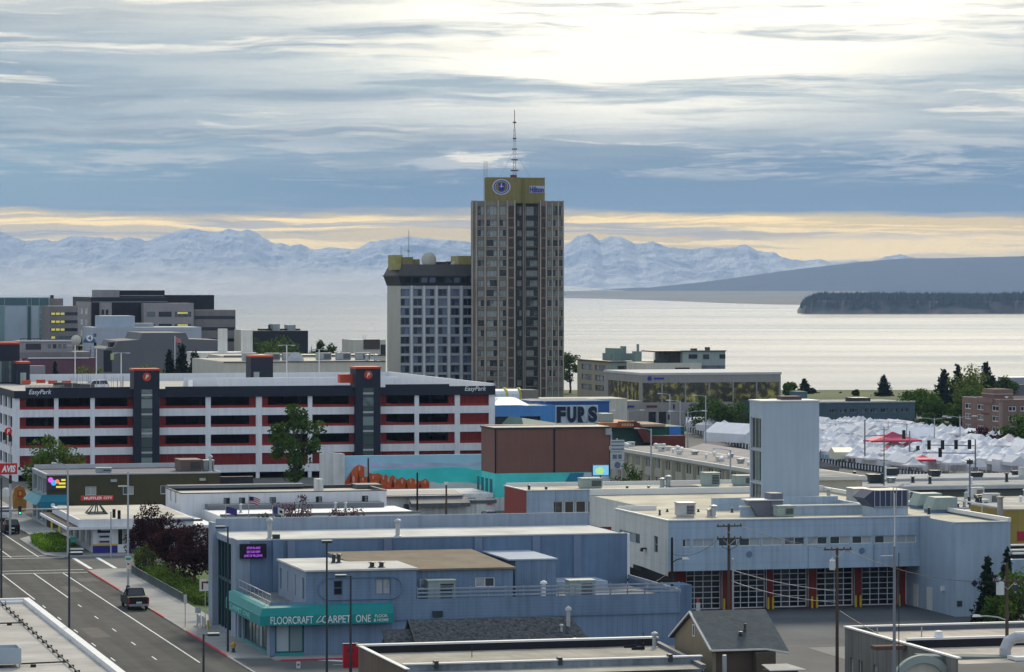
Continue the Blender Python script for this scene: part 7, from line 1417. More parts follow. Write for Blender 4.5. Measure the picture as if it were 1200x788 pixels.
# ================================================================ vehicles
tyre_m = black; rim_m = M('wheel_rim', (.30, .30, .31), .4, .05, 1, 0, .5); carglass = M('car_glass', (.012, .015, .018), .08, .05, spec=.7); redlamp = M('tail_lamp_red', (.35, .01, .01), .3); clearlamp = M('headlamp_clear', (.6, .6, .58), .2); chrome = M('bumper_metal', (.35, .35, .36), .35, .05, 1, 0, .6)
def wheel(parent, x, y, r, side):
    o = MB().lathe([(r * .55, -.11), (r * .95, -.11), (r, -.06), (r, .06), (r * .95, .11), (r * .55, .11)], (0, 0, 0), 16, 0, 'x').build('wheel', tyre_m, parent, (x, y, r))
    MB().lathe([(r * .54, -.105), (r * .6, .02), (r * .15, .06), (.02, .06)] if side > 0 else [(.02, -.06), (r * .15, -.06), (r * .6, -.02), (r * .54, .105)], (0, 0, 0), 12, 0, 'x').build('rim', rim_m, o)
def vehicle(name, label, kind, loc, rot, paint, group=None):
    """nose towards local +y"""
    t = thing(name, label, kind, loc, rot, group)
    if kind == 'pickup': L_, W_, hs = 5.6, 1.95, [(-2.8, .45), (2.75, .45), (2.8, .95), (2.6, 1.12), (1.25, 1.2), (-.9, 1.2), (-.9, 1.25), (-2.75, 1.22), (-2.8, .6)]; cab = [(-.9, 1.2), (1.15, 1.2), (.45, 1.88), (-.75, 1.9)]; r = .40; wy = (1.75, -1.75)
    elif kind == 'suv': L_, W_, hs = 4.7, 1.9, [(-2.3, .4), (2.3, .4), (2.35, .9), (2.1, 1.05), (1.0, 1.12), (-2.3, 1.15), (-2.38, .6)]; cab = [(-2.25, 1.12), (1.0, 1.12), (.35, 1.72), (-2.0, 1.75)]; r = .37; wy = (1.45, -1.4)
    else: L_, W_, hs = 4.5, 1.8, [(-2.2, .35), (2.2, .35), (2.25, .75), (1.9, .88), (1.0, .95), (-1.6, .98), (-2.2, .92), (-2.25, .5)]; cab = [(-1.7, .95), (1.0, .95), (.25, 1.42), (-1.1, 1.44)]; r = .32; wy = (1.35, -1.35)
    m = MB(); m.prismx(hs, -W_ / 2, W_ / 2)
    roofp = [(c[0] * .94 - .02, c[1]) for c in cab]
    n = len(cab); iw = W_ / 2 - .08; tw_ = W_ / 2 - .28
    # pillars and roof skin
    m.ext([(-tw_, cab[3][0] + .08, cab[3][1]), (tw_, cab[3][0] + .08, cab[3][1]), (tw_, cab[2][0] - .05, cab[2][1]), (-tw_, cab[2][0] - .05, cab[2][1])], [(-tw_ + .06, cab[3][0] + .14, cab[3][1] + .07), (tw_ - .06, cab[3][0] + .14, cab[3][1] + .07), (tw_ - .06, cab[2][0] - .12, cab[2][1] + .07), (-tw_ + .06, cab[2][0] - .12, cab[2][1] + .07)])
    for sx in (-1, 1):
        for (p, q) in ((cab[0], cab[3]), (cab[1], cab[2])): m.tube([(sx * iw, p[0], p[1]), (sx * tw_, q[0], q[1] + .02)], .05, 5)
        ym = (cab[2][0] + cab[3][0]) / 2; m.tube([(sx * iw, ym + .1, cab[0][1]), (sx * tw_, ym, cab[2][1] + .02)], .045, 5)
    m.build('body', paint, t)
    g_ = MB(); e = .02; g_.ext([(-iw + e, cab[0][0] + e, cab[0][1] + .002), (iw - e, cab[0][0] + e, cab[0][1] + .002), (iw - e, cab[1][0] - e, cab[1][1] + .002), (-iw + e, cab[1][0] - e, cab[1][1] + .002)], [(-tw_ + e, cab[3][0] + e, cab[3][1] - .004), (tw_ - e, cab[3][0] + e, cab[3][1] - .004), (tw_ - e, cab[2][0] - e, cab[2][1] - .004), (-tw_ + e, cab[2][0] - e, cab[2][1] - .004)]); g_.build('window_glass', carglass, t)
    if kind == 'pickup': MB().box(-W_ / 2 + .15, W_ / 2 - .15, -2.68, -1.0, 1.225, 1.27).build('bed_liner', black, t)
    for sx in (-1, 1):
        for y in wy: wheel(t, sx * (W_ / 2 - .1), y, r, sx)
        MB().box(sx * W_ / 2 - .14, sx * W_ / 2 + .02 if sx > 0 else sx * W_ / 2 + .14, hs[0][0] - .03, hs[0][0] + .06, .72, 1.08).build('taillight', redlamp, t) if sx > 0 else MB().box(-W_ / 2 - .02, -W_ / 2 + .14, hs[0][0] - .03, hs[0][0] + .06, .72, 1.08).build('taillight', redlamp, t)
        y = hs[2][0]; MB().box(sx * (W_ / 2 - .25) - .2, sx * (W_ / 2 - .25) + .2, y - .1, y + .02, .62, .8).build('headlight', clearlamp, t)
    MB().box(-W_ / 2 + .02, W_ / 2 - .02, hs[0][0] - .12, hs[0][0] - .002, .42, .62).build('bumper', chrome if kind == 'pickup' else paint, t); MB().box(-W_ / 2 + .05, W_ / 2 - .05, hs[1][0] - .05, hs[1][0] + .1, .38, .56).build('bumper', chrome if kind == 'pickup' else paint, t)
    MB().box(-.27, .27, hs[0][0] - .15, hs[0][0] - .123, .68, .84).build('number_plate', offwhite, t)
    return t
pk = M('black_car_paint', (.012, .012, .014), .5, .05, 1, spec=.15); pw_ = M('white_car_paint', (.70, .70, .70), .3, .04, 1, spec=.6); pb = M('dark_blue_car_paint', (.022, .028, .14), .25, .05, 1, spec=.6)
vehicle('pickup_truck', 'black pickup truck parked at the kerb of the wide street, tail towards us', 'pickup', grid(47.5, 327), TH, pk)
vehicle('parked_suv', 'black estate car parked by the olive building corner', 'suv', at(12, 428), TH, pk)
vehicle('parked_van', 'pale van in front of the black car at the left edge', 'suv', at(3, 452), TH, pw_)
vehicle('pickup_truck', 'dark blue pickup parked by the red end wall', 'pickup', at(574, 440), TH - 1.35, pb)
o = vehicle('parked_car', 'white car on the top deck of the parking garage', 'suv', g.w(g.x(110, 20), 20, 13.62), TH + 1.75, pw_)
for p, Y_, l_ in ((724, 470, 'white car half hidden by the motel bushes, left one'), (737, 473, 'white car half hidden by the motel bushes, right one')): vehicle('parked_car', l_, 'car', at(p, Y_), TH + 1.3, pw_)
vehicle('parked_van', 'red and white van at the back edge of the market', 'suv', at(979, 735), TH + 1.5, M('red_white_paint', (.35, .06, .07), .3))
# ================================================================ trees and bushes
T = plant
T('poplar_tree', 'tall loose green tree in front of the parking garage', 'tree', at(345, 508), broad_parts(14.2, 4.0, 4200, .26, 1, leaf_dark, .14, 40, .8))
T('maple_tree', 'round green tree between the parking garage and the olive building', 'tree', at(63, 468), broad_parts(10.0, 3.9, 4200, .22, 2, leaf_green, .15, 44, .95))
for k, (p, Y_, h_, r_, sd, lab) in enumerate(((177, 371, 7.0, 2.7, 21, 'leftmost dark red tree on the lawn by the crosswalk'), (203, 358, 6.1, 2.3, 22, 'middle dark red tree on the lawn, the lowest of the three'), (229, 349, 6.5, 2.6, 23, 'dark red tree nearest to the flooring shop side'))):
    T('plum_tree', lab, 'tree', at(p, Y_), broad_parts(h_, r_, 5200, .15, sd, leaf_red, .2, 44, .95), 'dark red trees on the lawn')
bare = 'bare mauve twigged trees behind the flooring shop'
for p, Y_, h_, sd, lab in ((345, 376, 7.6, 31, 'bare mauve twigged tree behind the shop, left of the other'), (405, 372, 7.1, 32, 'bare mauve twigged tree behind the shop, right of the other')): T('budding_tree', lab, 'tree', at(p, Y_), broad_parts(h_ * 1.06, 2.3, 1500, .13, sd, leaf_mauve, .35, 34, .8), bare)
for p, Y_, h_, sd in ((308, 368, 5.6, 41), (378, 366, 5.5, 42), (433, 366, 5.4, 43)): T('young_tree', {41: 'small pale green tree below the flag poles', 42: 'small pale green tree between the two bare mauve trees', 43: 'small pale green tree at the right end of the white store'}[sd], 'tree', at(p, Y_), broad_parts(h_ * 1.12, 1.9, 1500, .16, sd, leaf_grey, .3, 26, .9), 'small pale trees behind the flooring shop')
T('small_tree', 'yellowish shrub tree on the lawn beside the dark red trees', 'tree', at(170, 367), broad_parts(3.2, 1.4, 900, .12, 44, leaf_lime, .1, 16))
T('bushy_tree', 'dark green bushy tree in front of the motel', 'tree', at(742, 468), broad_parts(6.6, 2.9, 2600, .18, 51, leaf_dark, .05, 30)); T('bushy_tree', 'small dark bush tree by the motel windows', 'tree', at(777, 458), broad_parts(4.6, 1.5, 900, .16, 52, leaf_dark, .08, 16)); T('bushy_tree', 'low green bush under the motel wall', 'tree', at(800, 452), broad_parts(3.4, 1.7, 800, .16, 53, leaf_grey, .05, 14))
T('birch_tree', 'tall green tree right of the hotel tower', 'tree', at(668, 985), broad_parts(13.6, 3.2, 1400, .36, 54, leaf_green, .1, 30))
bb = 'trees in front of the bronze glass building'
for p, Y_, h_, r_, sd, lab in ((827, 705, 8.4, 3.6, 55, 'dark green tree at the left, in front of the bronze glass building'), (846, 700, 6.6, 3.2, 56, 'dark green tree in the middle, in front of the bronze glass building'), (866, 700, 7.2, 3.6, 57, 'dark green tree at the right, close to the tall pale tower')): T('street_tree', lab, 'tree', at(p, Y_), broad_parts(h_, r_, 1500, .3, sd, leaf_dark, .1, 26), bb)
cf = 'dark conifers along the bluff'
for p, Y_, top, r_, sd, lab in ((943, 980, 444, 3.0, 61, 'ragged dark spruce left of the teal office stair tower'), (951, 985, 455, 3.0, 62, 'short dark spruce behind the teal stair tower'), (1036, 960, 440, 2.6, 63, 'lone narrow spruce above the teal office roof'), (1060, 950, 462, 2.4, 64, 'small spruce tip left of the green tree mass'), (1106, 880, 433, 3.6, 65, 'broad dark spruce, left of the three tall ones by the water'), (1122.5, 880, 427, 2.9, 66, 'narrow spire spruce, middle of the three tall ones by the water'), (1155, 880, 424, 3.3, 67, 'tall dark spruce left of the brick hotel roof tower'), (1163, 900, 440, 2.6, 68, 'small spruce just right of the tall one by the hotel roof tower')):
    hh = H - (top - HY) * Y_ / K; T('spruce_tree', lab, 'tree', at(p, Y_), conifer_parts(hh, r_ * 1.35, sd, None, 2.2, .05), cf)
mass = 'broadleaf trees beside the market'; ml = [leaf_green, leaf_dark, leaf_lime]
lst = [(925, 960, 450, 4.0, 0, 'loose green tree at the right edge of the bronze glass building'), (1073, 800, 456, 5.5, 1, 'dark green tree at the right end of the teal office'), (1086, 780, 458, 5.5, 0, 'green tree behind the market, left of the spruces'), (1098, 770, 470, 5.0, 1, 'dark rounded tree under the broad spruce'), (1112, 770, 476, 5.0, 0, 'green tree under the spire spruce'), (1137, 850, 434, 4.4, 2, 'airy pale green tree between the tall spruces'), (1140, 800, 455, 5.0, 0, 'green tree left of the brick hotel'), (1125, 745, 478, 4.6, 1, 'dark tree touching the brick hotel corner'), (1090, 725, 486, 4.2, 1, 'dark low tree at the back of the market'), (1072, 728, 494, 3.4, 1, 'dark low tree right of the white marquee'), (1106, 700, 498, 3.2, 0, 'small green tree by the market back rows'), (1195, 640, 488, 3.4, 1, 'dark green tree in front of the brick hotel front'), (1180, 900, 446, 5.0, 1, 'dark trees behind the brick hotel'), (1024, 770, 486, 2.6, 2, 'lime green tree in front of the teal office'), (985, 745, 490, 3.4, 1, 'dark tree at the left in front of the teal office'), (973, 740, 493, 3.0, 1, 'dark tree right beside the pale training tower'), (1003, 960, 458, 4.0, 1, 'dark shrubby tree above the teal office roof'), (985, 985, 461, 4.0, 0, 'green shrubby tree above the teal office roof')]
for k, (p, Y_, top, r_, mi, lab) in enumerate(lst): hh = H - (top - HY) * Y_ / K; T('broadleaf_tree', lab, 'tree', at(p, Y_), broad_parts(hh * 1.06, min(r_ * 1.2, hh * .6), 2200, .36, 70 + k, ml[mi], .06, 30), mass)
dr = leafmat('wine_red_leaves', (.055, .014, .022))
for k, (p, Y_, top, r_, lab) in enumerate(((1139, 648, 507, 2.6, 'wine red tree left in front of the brick hotel'), (1150, 650, 502, 2.2, 'taller wine red tree in front of the brick hotel'), (1162, 640, 509, 2.8, 'wine red tree under the brick hotel corner'), (1173, 640, 510, 2.6, 'wine red tree right in front of the brick hotel'), (1118, 700, 505, 2.4, 'small wine red tree by the market back rows'))): hh = H - (top - HY) * Y_ / K; T('red_tree', lab, 'tree', at(p, Y_), broad_parts(hh, r_, 900, .28, 120 + k, dr, .05, 18), 'wine red trees by the brick hotel')
bk = 'trees behind the parking garage'
for k, (p, Y_, top, r_, mi, lab) in enumerate(((300, 880, 397, 3.6, 1, 'dark green tree in front of the black block, left'), (316, 870, 392, 4.6, 0, 'big green tree in front of the black block'), (334, 865, 388, 5.5, 0, 'broadest green tree in front of the black block'), (348, 868, 393, 4.8, 0, 'green tree at the right end of the black block'), (365, 930, 399, 2.6, 1, 'airy tree right of the black block'), (374, 930, 397, 2.4, 1, 'slender airy tree above the white roofs'), (385, 930, 400, 3.2, 1, 'rounded airy tree above the white roofs'), (396, 930, 405, 3.2, 1, 'low dark tree above the white roofs'), (405, 930, 403, 3.2, 1, 'dark tree beside the cream low building'), (175, 700, 419.5, 3.4, 2, 'lime green tree left of the dark spruces by the garage'), (104, 715, 425, 3.4, 2, 'lime green tree in front of the maroon store'), (93, 925, 385, 2.6, 0, 'green tree in the gap right of the brown office'), (283, 930, 398, 2.6, 1, 'dark tree behind the mission chimneys'))):
    hh = H - (top - HY) * Y_ / K; T('broadleaf_tree', lab, 'tree', at(p, Y_), broad_parts(hh, r_, 1500, .34, 90 + k, ml[mi], .1, 28), bk)
for k, (p, Y_, top, r_, lab) in enumerate(((199, 745, 410, 3.0, 'left of the three dark spruces behind the garage'), (213, 750, 403.5, 3.6, 'tallest and middle of the three dark spruces behind the garage'), (227, 745, 412, 2.9, 'right of the three dark spruces behind the garage'), (64, 735, 424, 1.9, 'small dark spruce in front of the maroon store'), (231, 748, 415, 2.2, 'small dark spruce hidden beside the three behind the garage'))): hh = H - (top - HY) * Y_ / K; T('spruce_tree', lab, 'tree', at(p, Y_), conifer_parts(hh, r_ * 1.35, 140 + k, None, 2.4), 'spruces behind the parking garage')
T('spruce_tree', 'blue green spruce against the fire station right wing', 'tree', at(1158, 314), conifer_parts(6.2, 1.75, 151, None, 2.2)); T('spruce_tree', 'slender spruce right of the other one at the fire station wing', 'tree', at(1180, 318), conifer_parts(6.7, 1.25, 152, None, 2.0)); T('bushy_tree', 'green bushy tree at the right edge beside the station spruces', 'tree', at(1203, 306), broad_parts(5.6, 2.6, 3200, .15, 153, leaf_green, .02, 30)); T('bushy_tree', 'dark green bush between spruces at the fire station wing', 'tree', at(1178, 308), broad_parts(3.8, 2.0, 2600, .14, 154, leaf_dark, .02, 24))
hg = leafmat('bright_hedge_leaves', (.15, .26, .025))
hedge('hedge', 'bright green clipped hedge mound on the street corner', 'hedge', grid(48.9, 404), TH, 3.6, 17, 1.25, 9000, .10, 1, hg)
hedge('hedge', 'dark green hedge running along the fence and lawn', 'hedge', grid(55.2, 346), TH, 3.4, 40, .95, 12000, .12, 2, leaf_green); hedge('hedge', 'dark green hedge block at the crosswalk end of the lawn', 'hedge', grid(55.5, 369), TH, 3.6, 3.0, 1.9, 2600, .12, 3, leaf_green)
hedge('hedge', 'low planting bed beside the muffler shop canopy', 'hedge', grid(50.9, 412), TH, 1.4, 16, .7, 2200, .12, 4, leaf_dark); hedge('hedge', 'weedy strip in front of the white workshop yard', 'hedge', at(545, 424), TH, 11, 1.2, .9, 900, .14, 5, leaf_grey); hedge('hedge', 'scrubby weeds below the arched front shop side wall', 'hedge', at(1014, 246), TH + 1.57, 7.5, 1.2, .7, 1500, .10, 6, leaf_green)
# ================================================================ market
tent_w = M('white_tent_cloth', (.78, .78, .81), .7, .08, .5, trans=.15, rnd=.13)
def tentmesh(w, d, eave, peak, mat, ridge=False, skirt=.3, legs=True):
    m = MB(); e = [(-w / 2, -d / 2), (w / 2, -d / 2), (w / 2, d / 2), (-w / 2, d / 2)]
    if ridge:
        a, b = (0, -d / 2, peak), (0, d / 2, peak); m.poly([(e[0] + (eave,)), (a), (b), (e[3] + (eave,))]); m.poly([(e[1] + (eave,)), (e[2] + (eave,)), b, a]); m.poly([(e[0] + (eave,)), (e[1] + (eave,)), a]); m.poly([(e[2] + (eave,)), (e[3] + (eave,)), b])
    else:
        for k in range(4):
            p, q = e[k], e[(k + 1) % 4]; f_ = .45
            pm, qm = (p[0] * f_, p[1] * f_, eave + (peak - eave) * .42), (q[0] * f_, q[1] * f_, eave + (peak - eave) * .42)
            m.poly([p + (eave,), q + (eave,), qm, pm]); m.poly([pm, qm, (0, 0, peak)])
    for k in range(4): p, q = e[k], e[(k + 1) % 4]; m.poly([p + (eave - skirt,), q + (eave - skirt,), q + (eave,), p + (eave,)])
    if legs:
        for p in e: m.tube([(p[0] * .97, p[1] * .97, 0), (p[0] * .97, p[1] * .97, eave)], .04, 4)
    return m.mesh('market_tent', mat)
tm1 = tentmesh(3.05, 3.05, 2.25, 3.35, tent_w); tm2 = tentmesh(3.05, 3.05, 2.25, 3.2, tent_w, False, 1.9); tm3 = tentmesh(3.05, 6.1, 2.25, 3.3, tent_w, True, .6)
rt = random.Random(8); cnt = 0
def vis(x, y): p = x / y * K + 600; return 955 < p < 1225 and y > 540
for a_ in np.arange(0, 16):
    a = 199.5 + (a_ // 2) * 10.2 + (a_ % 2) * 3.2
    for k in range(60):
        b_ = 520 + k * 3.2
        x, y, _ = grid(a, b_); p = x / y * K + 600; r0 = HY + 31 * K / y
        if not vis(x, y) or r0 > 566 - (p > 1110) * 2 or r0 < 505 or rt.random() < .15: continue
        if p < 1110 and r0 > 545 + (p - 965) * .14: continue
        if cnt >= 285: continue
        s_ = rt.random(); me = tm1 if s_ < .62 else tm2 if s_ < .85 else tm3
        o = put('market_tent', me, None, (x + rt.uniform(-.25, .25), y + rt.uniform(-.3, .3), rt.uniform(-.12, .12)), TH + rt.uniform(-.09, .09)); cnt += 1; o.scale = (rt.uniform(.85, 1.08), rt.uniform(.85, 1.08), rt.uniform(.86, 1.1))
        lab = {0: 'white pointed canopy tent in the crowded market rows', 1: 'white pointed tent with closed side walls in the crowded market', 2: 'long white ridge tent in the crowded market rows'}[0 if me is tm1 else 1 if me is tm2 else 2]
        tag(o, lab, 'tent', {0: 'open white market tents', 1: 'closed white market tents', 2: 'white ridge tents of the market'}[0 if me is tm1 else 1 if me is tm2 else 2])
crim = M('crimson_tent_cloth', (.55, .02, .09), .6, .05); pinkc = M('pink_tent_cloth', (.60, .12, .17), .6, .05); crm = M('cream_tent_cloth', (.66, .64, .50), .6, .05); blu = M('blue_tent_cloth', (.28, .42, .52), .6, .05); yel_ = M('yellow_tent_cloth', (.50, .35, .05), .6, .05)
def tent1(lab, p, row_, w, d, ev, pk_, mat, rg=False, rot=TH, skirt=.3):
    Y_ = YG(row_); tag(put('market_tent', tentmesh(w, d, ev, pk_, mat, rg, skirt), None, at(p, Y_), rot), lab, 'tent')
tent1('big crimson canopy in the middle of the market', 1046, 538, 9.5, 4.5, 3.4, 4.9, crim); tent1('white marquee behind the big crimson canopy', 1069, 527, 5.5, 9, 2.6, 4.2, tent_w, True, TH + 1.5, 1.6); tent1('small crimson canopy over a dark stall by the front fence', 1081, 556, 3.6, 3.2, 2.5, 3.2, crim); tent1('tiny red topped stall among white tents', 1040, 545, 2, 1.6, 2.8, 3.4, pinkc)
tent1('cream topped tent with pale sides near the training tower', 986, 547, 5.4, 3.4, 2.6, 3.3, crm, True, TH + 1.4, 1.2); tent1('pale blue tent touching the training tower edge', 965, 541, 4.2, 3.2, 2.2, 2.9, blu, False, TH, 2.0); tent1('white tent with a red and yellow skirt at the far right', 1182, 531, 4.0, 3.2, 2.3, 3.6, M('white_red_tent', (.72, .62, .60), .6), False, TH, .3); tent1('small yellow stall right of the red skirted tent', 1191, 534, 2.2, 2.0, 2.4, 2.9, yel_); tent1('small pink canopy left of the red skirted tent', 1152, 533, 2.6, 2.4, 2.3, 3.1, pinkc)
tent1('large white marquee left of the training tower', 864, 524, 6.2, 13, 2.7, 4.6, tent_w, True, TH + .35, 1.7); tent1('white tent left of the large marquee', 833, 512, 5.0, 5.0, 2.5, 3.8, tent_w, False, TH, 1.2); tent1('white tent at the left end of the market street', 818, 509, 4.6, 5.0, 2.5, 3.6, tent_w, True, TH + 1.3, 1.0); tent1('small white tent under the market street trees', 849, 513, 4.0, 4.0, 2.4, 3.6, tent_w)
# banded fence round the market
wh = M('fence_white_panel', (.62, .62, .62), .7); bkp = M('fence_black_panel', (.025, .03, .04), .7)
def banded(lab, p0, r0, p1, r1, n):
    A, B = Vector(at(p0, YG(r0))), Vector(at(p1, YG(r1))); d = B - A; L_ = d.length; t = thing('banded_fence', lab, 'fence', A, math.atan2(d.y, d.x))
    for mi, (nm, mt) in enumerate((('dark_panel', bkp), ('pale_panel', wh))):
        for k in range(n):
            x0 = L_ * (k + .62 * mi) / n; MB().box(x0, x0 + L_ / n * (.6 if mi == 0 else .36), -.05 - .02 * mi, .05, .05 if mi == 0 else .2, 1.15 if mi == 0 else .95).build(nm, mt, t)
banded('black and white banded fence along the left side of the market', 962, 545, 1112, 565, 40); banded('black and white banded fence below the large marquee', 800, 504, 886, 531, 26)
# ================================================================ poles, lamps, signals, wires
def pole_thing(name, label, cat, loc, h, r, mat, n=8, r1=None, group=None):
    t = thing(name, label, cat, loc, TH, group); MB().tube([(0, 0, 0), (0, 0, h)], r, n, 0, r1 or r * .7).build('pole', mat, t); return t
def zpx(row_, Y_): return H - (row_ - HY) * Y_ / K
def shoebox(lab, p, Y_, top, side, arm=.9, z0=0.0):
    h = zpx(top, Y_); t = pole_thing('street_lamp', lab, 'street lamp', at(p, Y_, z0), h - z0, .10, dark_steel)
    MB().box(min(0, side * arm), max(0, side * arm), -.04, .04, h - z0 - .12, h - z0 - .04).build('arm', dark_steel, t)
    x = side * (arm + .35) if side else 0
    o = MB().box(x - .38, x + .38, -.2, .2, h - z0 - .17, h - z0).build('lamp_head', dark_steel, t); MB().box(x - .40, x + .40, -.22, .22, h - z0 + .003, h - z0 + .05).build('lid', offwhite, o)
shoebox('black shoebox lamp rising in front of the awning middle', 383, 262, 634, 0); shoebox('black lamp with arm to the left near the awning right end', 411, 250, 674, -1, .4); shoebox('short black lamp at the lower edge over the street', 238.5, 236, 743, 1, .35); shoebox('tall black lamp at the flooring shop side glass', 267, 288, 617, -1, .3); shoebox('slim dark lamp beyond the white membrane roof', 81, 230, 648, 1, .15)
pole_thing('street_pole', 'black pole at the far left edge of the street', 'pole', at(1.5, 271), zpx(560, 271), .10, dark_steel)
def cobra(parent, z, side, L_=2.2, mat=None, rise=.5, sz=1.0):
    m = MB(); m.tube([(0, 0, z), (side * L_ * .35, 0, z + rise * .7), (side * L_ * .75, 0, z + rise), (side * L_, 0, z + rise)], .05, 6); m.build('lamp_arm', mat or steel, parent)
    x = side * (L_ + .25 * sz); MB().ext([(x - .35 * sz, -.12, z + rise - .05), (x + .35 * sz, -.12, z + rise - .05), (x + .35 * sz, .12, z + rise - .05), (x - .35 * sz, .12, z + rise - .05)], [(x - .25 * sz, -.08, z + rise + .14), (x + .2 * sz, -.08, z + rise + .1), (x + .2 * sz, .08, z + rise + .1), (x - .25 * sz, .08, z + rise + .14)]).build('lamp_head', offwhite, parent)
def sighead(parent, x, y, z, on=None):
    o = MB().box(x - .17, x + .17, y - .12, y + .12, z - .5, z + .5).build('signal_head', black, parent)
    for k, c_ in enumerate(((.3, .02, .02), (.3, .2, .02), (.02, .25, .12))):
        m = MB(); m.lathe([(.1, 0), (.1, .03)], (x, y - .125, z + .3 - .3 * k), 10, 0, 'y'); m.build('lens', emi('green_signal', (.05, .9, .5), 2.0) if on == k else M('dark_lens_%d' % k, tuple(v * .25 for v in c_), .3), o)
Ys = 391; t = pole_thing('traffic_signal', 'grey signal pole with street lamp and long arm over the street', 'traffic signal', at(79.5, Ys), zpx(548, Ys), .13, steel); cobra(t, zpx(548, Ys), -1, 1.3)
za = zpx(595.5, Ys); MB().tube([(0, 0, za - .1), (-8.2, -1.5, za)], .09, 7).build('mast_arm', steel, t); sighead(t, -5.6, -1.1, za - .1, 2); MB().box(.3, .95, -.05, .05, 1.6, 2.2).build('street_sign', M('teal_street_sign', (.02, .22, .18), .5), t)
t = pole_thing('traffic_signal', 'short signal pole with two black heads before the muffler shop', 'traffic signal', at(130, 390), zpx(600, 390), .1, steel); sighead(t, .35, 0, zpx(602, 390)); sighead(t, .95, .1, zpx(603.5, 390))
t = pole_thing('street_lamp', 'tall grey lamp pole with small street signs by the parked pickup', 'street lamp', at(150, 347), zpx(553, 347), .12, steel); MB().box(-1.0, -.1, -.06, .06, zpx(570.5, 347), zpx(569, 347)).build('lamp_head', offwhite, t); o = MB().box(-.32, .32, -.16, -.13, zpx(658, 347), zpx(652, 347)).build('street_sign', offwhite, t); MB().box(-.26, .26, -.17, -.162, zpx(656.5, 347), zpx(653.5, 347)).build('sign_mark', M('green_sign_mark', (.03, .3, .17), .5), o); o = MB().box(-.2, .2, -.16, -.13, zpx(667, 347), zpx(659, 347)).build('notice_sign', offwhite, t); MB().box(-.12, .12, -.17, -.162, zpx(662, 347), zpx(660, 347)).build('sign_mark', redlamp, o)
MB().lathe([(.2, 0), (.2, .5), (.12, .55)], n=10).build('pole_base', dark_steel, t)
def utility(lab, p, Y_, top, arms, mat=None, z0=0.0, r=.15):
    h = zpx(top, Y_) - z0; t = pole_thing('utility_pole', lab, 'utility pole', at(p, Y_, z0), h, r, mat or wood_pole)
    for rw in arms:
        z = zpx(rw, Y_) - z0; MB().box(-1.15, 1.15, -.22, -.1, z - .06, z + .06).build('cross_arm', mat or wood_pole, t); m = MB()
        for x in (-1.05, -.5, .5, 1.05): m.lathe([(.05, 0), (.06, .1), (.03, .16)], (x, -.16, z + .06), 6)
        m.build('insulators', M('brown_insulator', (.09, .05, .04), .4), t)
        MB().tube([(-.6, -.17, z - .05), (0, -.16, z - .6), (.6, -.17, z - .05)], .03, 4).build('brace', steel, t)
    return t
def transformer(parent, x, z, s=1.0): m = MB(); m.lathe([(.28 * s, 0), (.3 * s, .05), (.3 * s, .9 * s), (.24 * s, .98 * s), (.08, 1.0 * s), (.06, 1.2 * s)], (x, -.05, z), 12); m.build('transformer', M('pale_transformer', (.48, .52, .52), .5, .06), parent)
t = utility('brown wooden pole with two crossarms before the station doors', 854, 300, 614, (616.5, 631)); MB().tube([(.35, -.1, 0), (.35, -.1, zpx(655, 300))], .09, 6).build('conduit', steel, t)
m = MB(); m.tube([(-1, -.16, zpx(632, 300)), (-.6, -.16, zpx(641, 300)), (0, -.16, zpx(645, 300)), (.6, -.16, zpx(641, 300)), (1, -.16, zpx(632, 300))], .03, 4); m.build('drip_loop', black, t)
t = utility('dark wooden pole with one crossarm and grey transformer in the yard', 981, 268, 642, (644,)); transformer(t, -.42, zpx(668, 268), .8); 
t = utility('plain black pole with a lamp arm right of the flooring shop', 787.5, 299, 630, (), M('tarred_pole', (.022, .02, .02), .8)); cobra(t, zpx(660, 299), 1, 1.0, dark_steel, .35)
t = utility('wooden pole with transformer and lamp arm over the lower right roof', 1180, 250, 660, (681,), None, 3.6); transformer(t, -.55, zpx(697, 250) - 3.6, 1.0); cobra(t, zpx(727, 250) - 3.6, -1, 2.1, steel, .35); MB().box(.5, .8, -.1, .1, zpx(693, 250) - 3.6, zpx(685, 250) - 3.6).build('equipment_box', dark_steel, t)
t = thing('radio_mast', 'slim grey mast with a white top rod in front of the station doors', 'mast', at(1048, 240), TH); MB().tube([(0, 0, 0), (0, 0, zpx(640, 240))], .15, 8, 0, .09).build('pole', M('mast_dull_grey', (.20, .21, .23), .5, .1), t); MB().tube([(.03, 0, zpx(640, 240)), (.03, 0, zpx(578, 240))], .035, 6).build('rod', offwhite, t); MB().tube([(.34, 0, 0), (.34, 0, zpx(648, 240))], .035, 5).build('cable', dark_steel, t); MB().box(-1.0, -.1, -.03, .03, zpx(652, 240), zpx(651, 240)).build('arm', steel, t)
for p, Y_, top, lab, mt in ((489, 425, 554, 'black pole in the yard before the mural', M('tarred_pole', (0, 0, 0))), (523, 425, 567, 'brown pole with a white cap in the workshop yard', wood_pole), (431.5, 478, 537, 'dark pole standing against the mural peaks', M('tarred_pole', (0, 0, 0)))):
    t = pole_thing('yard_pole', lab, 'pole', at(p, Y_), zpx(top, Y_), .15, mt); h = zpx(top, Y_)
    if p == 523: MB().box(-.25, .25, -.15, .15, h - .15, h + .2).build('cap', offwhite, t)
    if p == 431.5: MB().box(-.55, -.1, -.1, .1, h - 2.6, h - 1.2).build('box', grey_metal, t)
def sag(name, lab, a, b, s=.5, r=.022):
    a, b = Vector(a), Vector(b); pts = [a.lerp(b, k / 12) - Vector((0, 0, s * 4 * (k / 12) * (1 - k / 12))) for k in range(13)]
    tag(MB().tube(pts, r, 4).build(name, M('wire_black', (.03, .03, .03), .6) if r < .03 else M('wire_grey', (.30, .30, .30), .6)), lab, 'wire')
pA = lambda p, r_, Y_: at(p, Y_, zpx(r_, Y_))
